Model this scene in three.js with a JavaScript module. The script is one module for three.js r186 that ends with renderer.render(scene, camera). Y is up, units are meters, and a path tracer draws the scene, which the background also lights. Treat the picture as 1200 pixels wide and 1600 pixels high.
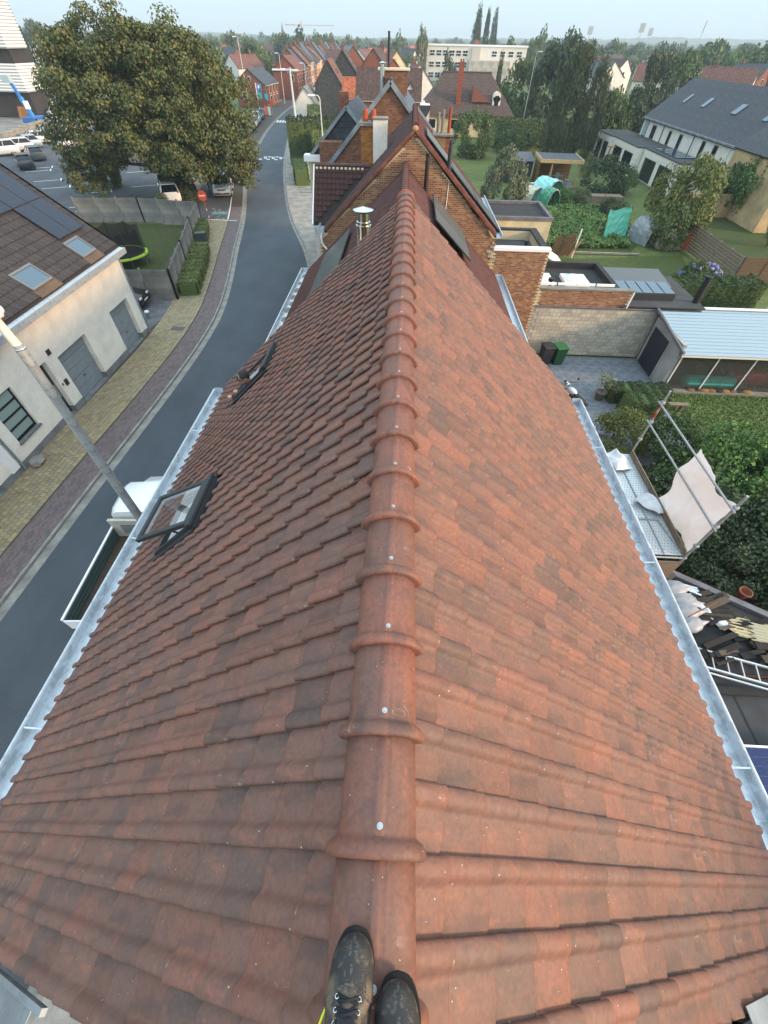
import * as THREE from 'three';
import { mergeGeometries } from 'three/addons/utils/BufferGeometryUtils.js';
import { RoundedBoxGeometry } from 'three/addons/geometries/RoundedBoxGeometry.js';
import { MarchingCubes } from 'three/addons/objects/MarchingCubes.js';

const V3 = (x, y, z) => new THREE.Vector3(x, y, z);
const scene = new THREE.Scene();
// ---------------------------------------------------------------- camera, sky, sun, exposure
const H = 11.5, FP = 628;                       // eye height above the street, focal length in photo pixels
const cv = (() => {                             // camera axes: the ridge runs along -z
  const nrm = a => { const l = Math.hypot(...a); return a.map(v => v / l); };
  const crs = (a, b) => [a[1] * b[2] - a[2] * b[1], a[2] * b[0] - a[0] * b[2], a[0] * b[1] - a[1] * b[0]];
  const Fz = nrm([645 - 600, 63 - 800, FP]), r = 1.3 * Math.PI / 180;
  let n = nrm(crs(Fz, [Math.cos(r), Math.sin(r), 0])); if (n[1] < 0) n = n.map(v => -v);
  let R = crs(n, Fz); if (R[0] < 0) R = R.map(v => -v);
  return { R, U: n.map(v => -v), F: Fz };
})();
const camera = new THREE.PerspectiveCamera(2 * Math.atan(800 / FP) * 180 / Math.PI, 0.75, 0.05, 9000);
camera.position.set(0, H, 0);
{
  const { R, U, F } = cv;
  camera.setRotationFromMatrix(new THREE.Matrix4().makeBasis(V3(R[0], U[0], -F[0]), V3(-R[1], -U[1], F[1]), V3(-R[2], -U[2], F[2])));
}
camera.updateMatrixWorld();
const SUN = V3(0.90, 0.275, 0.33).normalize();
{
  const W = 256, Hh = 128, d = new Float32Array(W * Hh * 4);
  for (let j = 0; j < Hh; j++) for (let i = 0; i < W; i++) {
    const el = ((j + .5) / Hh - .5) * Math.PI, az = ((i + .5) / W - .5) * 2 * Math.PI;
    const dir = V3(Math.cos(el) * Math.cos(az), Math.sin(el), Math.cos(el) * Math.sin(az));
    const t = Math.max(0, Math.sin(el)), k = t, o = (j * W + i) * 4;
    const g = Math.pow(Math.max(0, dir.dot(SUN)), 3) * .95 * (1 - t * .8);
    let c = [.395 + .45 * k, .495 + .55 * k, .54 + .68 * k];   // thin bright overcast, brighter overhead
    if (el < 0) c = [.30, .33, .33];
    d[o] = c[0] + g * 1.0; d[o + 1] = c[1] + g * .68; d[o + 2] = c[2] + g * .40; d[o + 3] = 1;
  }
  const t = new THREE.DataTexture(d, W, Hh, THREE.RGBAFormat, THREE.FloatType);
  t.mapping = THREE.EquirectangularReflectionMapping; t.magFilter = THREE.LinearFilter; t.minFilter = THREE.LinearFilter;
  t.colorSpace = THREE.LinearSRGBColorSpace; t.needsUpdate = true;
  scene.background = t; scene.environment = t; scene.backgroundIntensity = 1; scene.environmentIntensity = 1;
}
const sun = new THREE.DirectionalLight(new THREE.Color(1, .66, .40), 2.6);
sun.position.copy(SUN).multiplyScalar(120); sun.castShadow = true; sun.shadow.radius = 15;
sun.shadow.mapSize.set(4096, 4096);
Object.assign(sun.shadow.camera, { left: -80, right: 80, top: 80, bottom: -80, near: 1, far: 400 });
scene.add(sun); scene.add(sun.target);
const renderer = new THREE.WebGLRenderer({ antialias: true });
renderer.toneMapping = THREE.LinearToneMapping;
renderer.toneMappingExposure = 1.9;
renderer.shadowMap.enabled = true;
scene.fog = new THREE.FogExp2(new THREE.Color(.70, .88, 1), 0.0004);

// ---------------------------------------------------------------- helpers
function ray(x, y) { const d = [x - 600, y - 800, FP], q = a => a[0] * d[0] + a[1] * d[1] + a[2] * d[2]; return [q(cv.R), q(cv.U), -q(cv.F)]; }
const G = (x, y, h = 0) => { const d = ray(x, y), t = (h - H) / d[1]; return V3(d[0] * t, h, d[2] * t); };      // a photo pixel on the level h
const Zp = (x, y, z) => { const d = ray(x, y), t = z / d[2]; return V3(d[0] * t, H + d[1] * t, z); };             // ... on a wall at z
const Xp = (x, y, X) => { const d = ray(x, y), t = X / d[0]; return V3(X, H + d[1] * t, d[2] * t); };             // ... on a wall at x
function rng(s) { let a = s >>> 0; return () => { a = (a + 0x6D2B79F5) | 0; let t = Math.imul(a ^ (a >>> 15), 1 | a); t = (t + Math.imul(t ^ (t >>> 7), 61 | t)) ^ t; return ((t ^ (t >>> 14)) >>> 0) / 4294967296; }; }
const rnd = rng(7), rr = (a, b) => a + (b - a) * rnd(), pick = a => a[Math.floor(rnd() * a.length)];
const names = new Map();
function numbered(n) { const k = names.get(n) || 0; names.set(n, k + 1); return k ? n + '_' + String(k).padStart(3, '0') : n; }
function thing(name, label, category, pos = [0, 0, 0], turn = 0, group) {
  const o = new THREE.Group(); o.name = numbered(name); o.position.set(...pos); o.rotation.y = turn;
  o.userData = { label, category }; if (group) o.userData.group = group; scene.add(o); return o;
}
function planarUV(g, s) {                        // uv in metres, per face
  const p = g.attributes.position, uv = new Float32Array(p.count * 2), a = V3(), b = V3(), c = V3(), n = V3();
  for (let i = 0; i < p.count; i += 3) {
    a.fromBufferAttribute(p, i); b.fromBufferAttribute(p, i + 1); c.fromBufferAttribute(p, i + 2);
    n.subVectors(b, a).cross(V3().subVectors(c, a)); const x = Math.abs(n.x), y = Math.abs(n.y), z = Math.abs(n.z);
    [a, b, c].forEach((q, k) => { const u = y >= x && y >= z ? [q.x, q.z] : x > z ? [q.z, q.y] : [q.x, q.y]; uv[(i + k) * 2] = u[0] * s; uv[(i + k) * 2 + 1] = u[1] * s; });
  }
  g.setAttribute('uv', new THREE.BufferAttribute(uv, 2)); return g;
}
function norm(g, keepUV) {                       // every geometry in one form so that they merge
  let q = g.index ? g.toNonIndexed() : g;
  if (!q.attributes.normal) q.computeVertexNormals();
  for (const k of Object.keys(q.attributes)) if (!['position', 'normal', 'uv', 'color'].includes(k)) q.deleteAttribute(k);
  if (!q.attributes.uv) q.setAttribute('uv', new THREE.BufferAttribute(new Float32Array(q.attributes.position.count * 2), 2));
  if (!keepUV && !g.userData.uv) planarUV(q, 1);
  return q;
}
function merge(list) {
  const l = list.filter(Boolean).map(g => norm(g)), col = l.some(g => g.attributes.color);
  if (col) for (const g of l) if (!g.attributes.color) g.setAttribute('color', new THREE.BufferAttribute(new Float32Array(g.attributes.position.count * 3).fill(1), 3));
  return l.length === 1 ? l[0] : mergeGeometries(l);
}
function part(parent, name, geo, mat, label) {
  const m = new THREE.Mesh(Array.isArray(geo) ? merge(geo) : norm(geo), mat); m.name = name; m.castShadow = m.receiveShadow = true;
  if (label) m.userData.label = label; parent.add(m); return m;
}
function single(name, geo, mat, label, category, group) {
  const m = part(scene, numbered(name), geo, mat); m.userData = { label, category }; if (group) m.userData.group = group; return m;
}
function struct(name, geo, mat) { const m = part(scene, numbered(name), geo, mat); m.userData.kind = 'structure'; return m; }
const box = (w, h, d, x = 0, y = 0, z = 0) => new THREE.BoxGeometry(w, h, d).translate(x, y, z);
const rbox = (w, h, d, r, x = 0, y = 0, z = 0, s = 2) => new RoundedBoxGeometry(w, h, d, s, r).translate(x, y, z);
const bx2 = (x0, x1, y0, y1, z0, z1) => box(x1 - x0, y1 - y0, z1 - z0, (x0 + x1) / 2, (y0 + y1) / 2, (z0 + z1) / 2);
const cyl = (r0, r1, h, x = 0, y = 0, z = 0, n = 12) => new THREE.CylinderGeometry(r1, r0, h, n).translate(x, y + h / 2, z);
function bar(a, b, r, n = 8, r2) {               // a round bar between two points
  const d = V3().subVectors(b, a), l = d.length(), g = new THREE.CylinderGeometry(r2 ?? r, r, l, n);
  g.applyQuaternion(new THREE.Quaternion().setFromUnitVectors(V3(0, 1, 0), d.normalize()));
  return g.translate((a.x + b.x) / 2, (a.y + b.y) / 2, (a.z + b.z) / 2);
}
function beam(a, b, w, h) {                      // a square bar
  const d = V3().subVectors(b, a), l = d.length(), g = new THREE.BoxGeometry(w, h, l), m = new THREE.Matrix4();
  const z = d.normalize(), x = V3(0, 1, 0).cross(z); if (x.length() < .01) x.set(1, 0, 0); x.normalize(); const y = V3().crossVectors(z, x);
  g.applyMatrix4(m.makeBasis(x, y, z)); return g.translate((a.x + b.x) / 2, (a.y + b.y) / 2, (a.z + b.z) / 2);
}
function tris(pts, idx) { const g = new THREE.BufferGeometry(), p = []; for (const i of idx) { const v = pts[i]; p.push(v.x, v.y, v.z); } g.setAttribute('position', new THREE.Float32BufferAttribute(p, 3)); g.computeVertexNormals(); return g; }
function slab(q, t) {                            // a plate: four corners, thickness t against the normal
  const n = V3().subVectors(q[1], q[0]).cross(V3().subVectors(q[3], q[0])).normalize().multiplyScalar(-t);
  const b = q.map(v => v.clone().add(n));
  return tris([...q, ...b], [0, 1, 2, 0, 2, 3, 4, 6, 5, 4, 7, 6, 0, 5, 1, 0, 4, 5, 1, 6, 2, 1, 5, 6, 2, 7, 3, 2, 6, 7, 3, 4, 0, 3, 7, 4]);
}
function prism(pts2, d, bevel = 0) {             // outline in x,y pushed along z by d
  const s = new THREE.Shape(pts2.map(p => new THREE.Vector2(p[0], p[1])));
  return new THREE.ExtrudeGeometry(s, { depth: d, bevelEnabled: bevel > 0, bevelSize: bevel, bevelThickness: bevel, bevelSegments: 2 });
}
function tube(pts, r, n = 6, seg = 20) { return new THREE.TubeGeometry(new THREE.CatmullRomCurve3(pts), seg, r, n, false); }
function tint(g, c) { const n = g.attributes.position.count, a = new Float32Array(n * 3); for (let i = 0; i < n; i++) { a[i * 3] = c[0]; a[i * 3 + 1] = c[1]; a[i * 3 + 2] = c[2]; } g.setAttribute('color', new THREE.BufferAttribute(a, 3)); return g; }
// a polyline as a smooth curve, its points pushed sideways by off
function path(pts, n = 60) { return new THREE.CatmullRomCurve3(pts.map(p => V3(p[0], 0, p[1]))).getSpacedPoints(n); }
function ribbon(L, R, y) {
  const p = [], n = L.length; for (let i = 0; i < n - 1; i++) { const a = L[i], b = R[i], c = R[i + 1], d = L[i + 1]; for (const v of [a, b, c, a, c, d]) p.push(v.x, y, v.z); }
  const g = new THREE.BufferGeometry(); g.setAttribute('position', new THREE.Float32BufferAttribute(p, 3)); g.computeVertexNormals();
  if (g.attributes.normal.getY(0) < 0) { const a = g.attributes.position.array; for (let i = 0; i < a.length; i += 9) for (let k = 0; k < 3; k++) { const t = a[i + 3 + k]; a[i + 3 + k] = a[i + 6 + k]; a[i + 6 + k] = t; } g.computeVertexNormals(); }
  return g;
}
function band(L, R, y0, y1) {                    // a ribbon with thickness
  const n = L.length, gs = [ribbon(L, R, y1)];
  for (const P of [L, R]) { const p = []; for (let i = 0; i < n - 1; i++) { const a = P[i], b = P[i + 1]; p.push(a.x, y0, a.z, b.x, y0, b.z, b.x, y1, b.z, a.x, y0, a.z, b.x, y1, b.z, a.x, y1, a.z); } const g = new THREE.BufferGeometry(); g.setAttribute('position', new THREE.Float32BufferAttribute(p, 3)); g.computeVertexNormals(); gs.push(g); }
  return merge(gs);
}
function offset(P, d) { return P.map((p, i) => { const a = P[Math.max(0, i - 1)], b = P[Math.min(P.length - 1, i + 1)], t = V3().subVectors(b, a).normalize(); return V3(p.x - t.z * d, 0, p.z + t.x * d); }); }

// ---------------------------------------------------------------- textures
function hash(x, y, s) { let h = Math.imul(x, 374761393) + Math.imul(y, 668265263) + Math.imul(s, 974634017); h = Math.imul(h ^ (h >>> 13), 1274126177); return ((h ^ (h >>> 16)) >>> 0) / 4294967296; }
function vn(x, y, p, s) { const xi = Math.floor(x), yi = Math.floor(y), fx = x - xi, fy = y - yi, u = fx * fx * (3 - 2 * fx), v = fy * fy * (3 - 2 * fy), m = q => ((q % p) + p) % p; const a = hash(m(xi), m(yi), s), b = hash(m(xi + 1), m(yi), s), c = hash(m(xi), m(yi + 1), s), d = hash(m(xi + 1), m(yi + 1), s); return a + (b - a) * u + (c - a) * v + (a - b - c + d) * u * v; }
function fbm(u, v, f, o, s) { let a = 0, w = .5, t = 0; for (let i = 0; i < o; i++) { a += w * vn(u * f, v * f, f, s + i); t += w; w *= .5; f *= 2; } return a / t; }
function texture(n, fn, metres = 1, srgb = true) {
  const d = new Uint8Array(n * n * 4);
  for (let j = 0; j < n; j++) for (let i = 0; i < n; i++) { const c = fn(i / n, j / n), o = (j * n + i) * 4; for (let k = 0; k < 3; k++) d[o + k] = Math.max(0, Math.min(255, c[k] * 255)); d[o + 3] = 255; }
  const t = new THREE.DataTexture(d, n, n); t.wrapS = t.wrapT = THREE.RepeatWrapping; t.magFilter = THREE.LinearFilter; t.minFilter = THREE.LinearMipmapLinearFilter; t.generateMipmaps = true;
  if (srgb) t.colorSpace = THREE.SRGBColorSpace; t.repeat.set(1 / metres, 1 / metres); t.needsUpdate = true; return t;
}
const rep = (t, m) => { const c = t.clone(); c.repeat.set(1 / m, 1 / m); c.needsUpdate = true; return c; };
const mix = (a, b, t) => a.map((v, i) => v + (b[i] - v) * t), ss = (a, b, x) => { const t = Math.max(0, Math.min(1, (x - a) / (b - a))); return t * t * (3 - 2 * t); };
const grainT = texture(256, (u, v) => { const a = .90 + .10 * fbm(u, v, 6, 3, 3) + .07 * (fbm(u, v, 64, 2, 9) - .5); return [a, a, a]; }, 1.6);
const grainB = texture(256, (u, v) => { const a = fbm(u, v, 40, 3, 5); return [a, a, a]; }, .7, false);
const blotT = texture(512, (u, v) => { const a = .70 + .34 * fbm(u, v, 5, 5, 13) + .10 * (fbm(u, v, 90, 2, 19) - .5); return [a, a, a]; }, 4);
const clayT = texture(1024, (u, v) => {          // fired clay: red body, grey patina in streaks down the slope (v), pale scuffs and flecks
  const p = ss(.35, .80, fbm(u * 1, v * .5, 4, 4, 21)), st = fbm(u, v * .25, 32, 3, 31), f = fbm(u, v, 120, 2, 41);
  let c = mix([.475, .325, .275], [.405, .315, .285], p * .9); c = mix(c, [.55, .36, .28], ss(.58, .8, st) * .5);
  c = mix(c, [.28, .235, .225], ss(.54, .82, fbm(u, v * .35, 14, 4, 51)) * .55); c = mix(c, [.33, .27, .25], ss(.55, .75, fbm(u, v, 40, 3, 57)) * .3);
  c = c.map(q => q * (.92 + .16 * f));
  const sc = ss(.70, .80, fbm(u, v, 26, 4, 61)) * ss(.5, .75, fbm(u, v, 5, 2, 66)); c = mix(c, [.76, .65, .60], sc * .5);
  const fl = hash(Math.floor(u * 420 + 3 * vn(u * 64, v * 64, 64, 5)), Math.floor(v * 300), 71); if (fl > .99955) c = mix(c, [.90, .84, .78], .8); const wv = Math.abs(fbm(u, v, 11, 3, 73) - .5), sm = ss(.60, .72, fbm(u, v, 6, 3, 77)); c = mix(c, [.74, .64, .58], (1 - ss(.001, .005, wv)) * sm * .42);
  return c;
}, 1.3);
const clayB = texture(512, (u, v) => { const a = .5 * fbm(u, v, 60, 3, 81) + .5 * fbm(u, v * .3, 24, 3, 83); return [a, a, a]; }, 1.3, false);
const asphT = texture(1024, (u, v) => { const s = hash(Math.floor(u * 1024), Math.floor(v * 1024), 5), w = fbm(u, v * .25, 8, 3, 27), ck = 1 - ss(.001, .005, Math.abs(fbm(u, v, 4, 4, 29) - .5)); const a = .70 + .22 * fbm(u, v, 3, 5, 23) + .12 * w + .16 * (s - .5) - .10 * ck; return [a * .98, a * .99, a]; }, 7);
const grassT = texture(512, (u, v) => { const a = fbm(u, v, 10, 4, 33), b = fbm(u, v, 70, 2, 37), d = ss(.58, .75, fbm(u, v, 14, 3, 39)); let c = mix([.20, .285, .11], [.36, .41, .17], a * .6 + b * .5); c = mix(c, [.47, .44, .25], d * .5); return c; }, 5);
const zincT = texture(512, (u, v) => { const c = fbm(u, v, 24, 3, 91), e = ss(.55, .7, fbm(u, v, 9, 4, 95)), a = .80 + .14 * c - .10 * e; return [a, a * 1.005, a * 1.01]; }, 1);
const woodT = texture(256, (u, v) => { const a = .70 + .3 * fbm(u * .25, v, 32, 3, 101); return [a, a * .97, a * .93]; }, 1);
const barkT = texture(256, (u, v) => { const a = .5 + .5 * fbm(u, v * .3, 32, 3, 111); return [a, a * .95, a * .88]; }, 1);
const shingleT = texture(256, (u, v) => {        // far roofs whose tiles run together
  const r = Math.floor(v * 12), fv = v * 12 - r, c = Math.floor(u * 12 + (r % 2) * .5), fu = u * 12 + (r % 2) * .5 - c; const e = (fv < .12 ? .62 : 1) * (fu < .08 ? .8 : 1); const a = (.72 + .26 * hash(((c % 12) + 12) % 12, r, 3)) * e * (.9 + .16 * fbm(u, v, 8, 3, 5)); return [a, a, a];
}, 3);
const brickT = texture(256, (u, v) => {          // far brickwork whose bricks run together
  const r = Math.floor(v * 16), fv = v * 16 - r, uu = u * 6 + (r % 2) * .5, c = Math.floor(uu), fu = uu - c; if (fv < .16 || fu < .06) return [.95, .9, .82]; const h = hash(((c % 6) + 6) % 6, r, 7); return [.72 + .25 * h, .62 + .25 * h, .60 + .22 * h];
}, 1.25);

// ---------------------------------------------------------------- materials
function M(color, rough = .85, metal = 0, o = {}) { return new THREE.MeshStandardMaterial({ color, roughness: rough, metalness: metal, side: THREE.DoubleSide, ...o }); }
const VC = { vertexColors: true };
const m_ = {
  clay: M(0xffffff, .66, 0, { map: clayT, bumpMap: clayB, bumpScale: .0022, ...VC }),
  ridge: M(0xfff4ee, .64, 0, { map: rep(clayT, 1.1), bumpMap: clayB, bumpScale: .002, ...VC }),
  oldclay: M(0xb9a3a4, .85, 0, { map: rep(clayT, 1.7), ...VC }),
  underlay: M(0x2a2422, .95),
  zinc: M(0xe2ebf1, .34, .5, { map: zincT }), zincOld: M(0x9aa4aa, .6, .35, { map: rep(blotT, 2) }), galv: M(0xb2b9ba, .5, .18, { map: rep(zincT, .5) }), steel: M(0xd8dadb, .14, 1), screw: M(0xaab3b8, .45, .6),
  blackFrame: M(0x33373a, .5, .2), black: M(0x141516, .6), rubber: M(0x17181a, .9), plastic: M(0x2b2e31, .55),
  glass: new THREE.MeshPhysicalMaterial({ color: 0xffffff, roughness: .02, transmission: 1, thickness: 0, ior: 2.3, side: THREE.DoubleSide }),
  darkGlass: M(0x10161b, .06, 0, { envMapIntensity: 1 }), skyGlass: M(0x5d7280, .05, .5), carGlass: M(0x131a20, .07, .2),
  stucco: M(0xf4f0e6, .9, 0, { map: rep(grainT, 2.2), bumpMap: grainB, bumpScale: .003 }), stuccoGrey: M(0xe0dcd2, .9, 0, { map: rep(grainT, 3) }), cream: M(0xdccfa8, .9, 0, { map: rep(blotT, 3) }), whitewall: M(0xe2e0da, .85, 0, { map: rep(grainT, 3) }),
  concrete: M(0x8f8d86, .95, 0, { map: rep(blotT, 2.4), bumpMap: grainB, bumpScale: .002 }), concreteDark: M(0x77757a, .95, 0, { map: rep(blotT, 1.7) }), kerb: M(0x94928b, .9, 0, { map: rep(blotT, 1.2) }), plinth: M(0x83878a, .8, 0, { map: rep(blotT, 1.2) }),
  asphalt: M(0x4f575d, .93, 0, { map: asphT, bumpMap: grainB, bumpScale: .002 }), lot: M(0x565b60, .93, 0, { map: rep(asphT, 3.7) }), yard: M(0x8c8b86, .95, 0, { map: rep(blotT, 6) }),
  grass: M(0xffffff, .95, 0, { map: grassT }), lawn: M(0xcfe08f, .95, 0, { map: rep(grassT, 2.1) }), soil: M(0x4d4234, .98, 0, { map: rep(blotT, 1.5) }),
  paint: M(0xdfe2df, .8), white: M(0xe8eaea, .6), bitumen: M(0x2d2f31, .9, 0, { map: rep(blotT, 1.9) }), bitGrey: M(0x45484a, .95, 0, { map: rep(blotT, 2.6) }),
  brickFar: M(0x8c6253, .9, 0, { map: brickT }), brickBrown: M(0x856a5a, .9, 0, { map: brickT }), mortar: M(0xcdbf9f, .95, 0, { map: grainT }),
  slate: M(0x3f444b, .6, 0, { map: shingleT }), slateBlue: M(0x4a5661, .5, 0, { map: rep(shingleT, 2.4) }), roofRed: M(0x83594c, .85, 0, { map: shingleT }), roofOrange: M(0xc06a45, .85, 0, { map: shingleT }), roofBrown: M(0x5c463f, .88, 0, { map: shingleT }), roofPurple: M(0x6a4a4a, .85, 0, { map: shingleT }),
  darkTile: M(0x3b3839, .8, 0, { map: rep(blotT, .8), ...VC }), solar: M(0x1b2434, .18, .25), solarCell: M(0x1c2c58, .16, .3), solarGrey: M(0x59605f, .28, .3), alu: M(0xc3cacd, .4, .4), wood: M(0xb88a57, .8, 0, { map: woodT }), woodGrey: M(0x8c8274, .9, 0, { map: woodT }), woodDark: M(0x6a5540, .9, 0, { map: woodT }),
  bark: M(0x5a4a3a, .95, 0, { map: barkT }), leaf: M(0xffffff, .72, 0, VC), door: M(0x8e9aa1, .55, .1, { map: rep(grainT, .9) }), navy: M(0x1d2733, .5), green: M(0x1f4a2c, .5),
};
// ---------------------------------------------------------------- the tiled roof under the camera
function tileGeo(W, L, seed, lo = 0) {           // local: -x across (roll edge at 0), y up, z down the slope
  const r = rng(seed), ov = L * .14, prof = lo
    ? [[0, .014], [.002, .03], [.2 * W, .046], [.42 * W, .016], [W * .98, .012]]
    : [[0, .024], [.0, .034], [.010 * W, .040], [.05 * W, .046], [.14 * W, .0495], [.24 * W, .047], [.31 * W, .038], [.36 * W, .026], [.40 * W, .018], [.44 * W, .0155], [.62 * W, .0135], [.80 * W, .0125], [1.08 * W, .013]];
  const st = lo ? [[0, 0], [L + ov, .020]] : [[0, 0], [L * .55, .012], [L + ov - .014, .0258], [L + ov - .006, .0246], [L + ov - .0015, .0205], [L + ov, .016]];
  const sag = (r() - .5) * .003, tw = (r() - .5) * .004, p = [], uv = [], ou = r() * 1.3, ov2 = r() * 1.3, rows = st.map(([s, n]) => prof.map(([a, h]) => [a, h + n + sag * Math.sin(a / W * 3) + tw * (a / W - .5) * s / L, s > L && a > .80 * W ? s - .034 : s]));
  rows.push(rows[rows.length - 1].map(q => [q[0], q[1] - .019, q[2] - .001]));
  const q = (A, B, C, D) => { for (const v of [A, B, C, A, C, D]) { p.push(-v[0], v[1], v[2]); uv.push(v[0] + ou, v[2] + ov2); } };
  for (let i = 0; i < rows.length - 1; i++) for (let j = 0; j < prof.length - 1; j++) q(rows[i][j], rows[i][j + 1], rows[i + 1][j + 1], rows[i + 1][j]);
  if (!lo) for (let i = 0; i < st.length - 1; i++) { const a = rows[i][0], b = rows[i + 1][0]; q([a[0] + .016, a[1] + .002, a[2]], a, b, [b[0] + .016, b[1] + .002, b[2]]); }
  const g = new THREE.BufferGeometry(); g.setAttribute('position', new THREE.Float32BufferAttribute(p, 3)); g.setAttribute('uv', new THREE.Float32BufferAttribute(uv, 2));
  g.computeVertexNormals(); smooth(g); g.userData.uv = true; return g;
}
function smooth(g, cosA = .5) {                  // average normals of touching faces that meet at less than 60 degrees
  const p = g.attributes.position, n = g.attributes.normal, map = new Map();
  for (let i = 0; i < p.count; i++) { const k = [p.getX(i), p.getY(i), p.getZ(i)].map(v => Math.round(v * 5000)).join(); (map.get(k) || map.set(k, []).get(k)).push(i); }
  const src = n.array.slice();
  for (const l of map.values()) for (const i of l) { let x = 0, y = 0, z = 0; for (const j of l) { const d = src[i * 3] * src[j * 3] + src[i * 3 + 1] * src[j * 3 + 1] + src[i * 3 + 2] * src[j * 3 + 2]; if (d > cosA) { x += src[j * 3]; y += src[j * 3 + 1]; z += src[j * 3 + 2]; } } const k = Math.hypot(x, y, z) || 1; n.setXYZ(i, x / k, y / k, z / k); }
  return g;
}
function clayTint(r) {                           // fired tones: red, brown, greyed
  const k = r(), b = .92 + .16 * r(); const c = k < .14 ? [.80, .86, .89] : k < .36 ? [.90, .92, .93] : k < .50 ? [1.08, 1.02, .98] : [1, .98, .96]; return c.map(v => v * b);
}
// one slope of pantiles: returns [{matrix, seed, tint, dist}]
function slope(side, apexX, Hr, th, zNear, cols, rows, W, L, r, skip) {
  const out = [], c = Math.cos(th), s = Math.sin(th);
  const X = V3(0, 0, side < 0 ? 1 : -1), Y = V3(side * s, c, 0), Z = V3(side * c, -s, 0);
  for (let k = 0; k < cols; k++) for (let j = 0; j < rows; j++) {
    const z = side < 0 ? zNear - k * W : zNear - (k + 1) * W, d = .02 + j * L, o = V3(apexX, Hr, z).addScaledVector(Z, d);
    if (skip && skip(z + (side < 0 ? -W / 2 : W / 2), d + L / 2)) continue;
    const m = new THREE.Matrix4().makeBasis(X, Y, Z).setPosition(o);
    const e = new THREE.Matrix4().makeRotationFromEuler(new THREE.Euler((r() - .5) * .018, (r() - .5) * .024, (r() - .5) * .020)).setPosition((r() - .5) * .004, (r() - .5) * .003, (r() - .5) * .009);
    m.multiply(e); out.push({ m, v: Math.floor(r() * 20), t: Math.floor(r() * 12), dist: o.distanceTo(camera.position), o });
  }
  return out;
}
const RT = 42.5 * Math.PI / 180, RH = 9.735, TW = .213, TL = .252, ROWS = 22, ZN = .64, ZF = -8.75, COLS = 44;
const EAVE_D = .02 + ROWS * TL + .035, EX = EAVE_D * Math.cos(RT), EY = RH - EAVE_D * Math.sin(RT);   // eaves line
const tints = (() => { const r = rng(99); return Array.from({ length: 12 }, () => clayTint(r)); })();
const tileVar = Array.from({ length: 20 }, (_, i) => tileGeo(TW, TL, 300 + i));
const tileVT = new Map();                        // tile variant in a tint, shared between tiles
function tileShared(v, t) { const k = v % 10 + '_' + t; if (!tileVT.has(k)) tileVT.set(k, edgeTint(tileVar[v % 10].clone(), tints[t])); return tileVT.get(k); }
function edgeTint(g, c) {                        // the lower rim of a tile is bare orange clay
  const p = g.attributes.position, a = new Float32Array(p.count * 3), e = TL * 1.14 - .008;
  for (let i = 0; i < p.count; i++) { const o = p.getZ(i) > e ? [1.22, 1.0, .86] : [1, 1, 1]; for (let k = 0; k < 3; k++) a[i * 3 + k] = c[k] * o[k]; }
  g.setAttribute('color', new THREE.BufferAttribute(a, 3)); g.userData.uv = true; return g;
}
const WIN = [{ z0: -3.74, z1: -2.96, d0: 3.22, d1: 4.20 }, { z0: -7.30, z1: -6.52, d0: 3.16, d1: 4.14 }];   // roof window openings
const house = thing('tiled_row_house', 'house with long steep red clay tile roof and half round ridge tiles', 'house');
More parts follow.
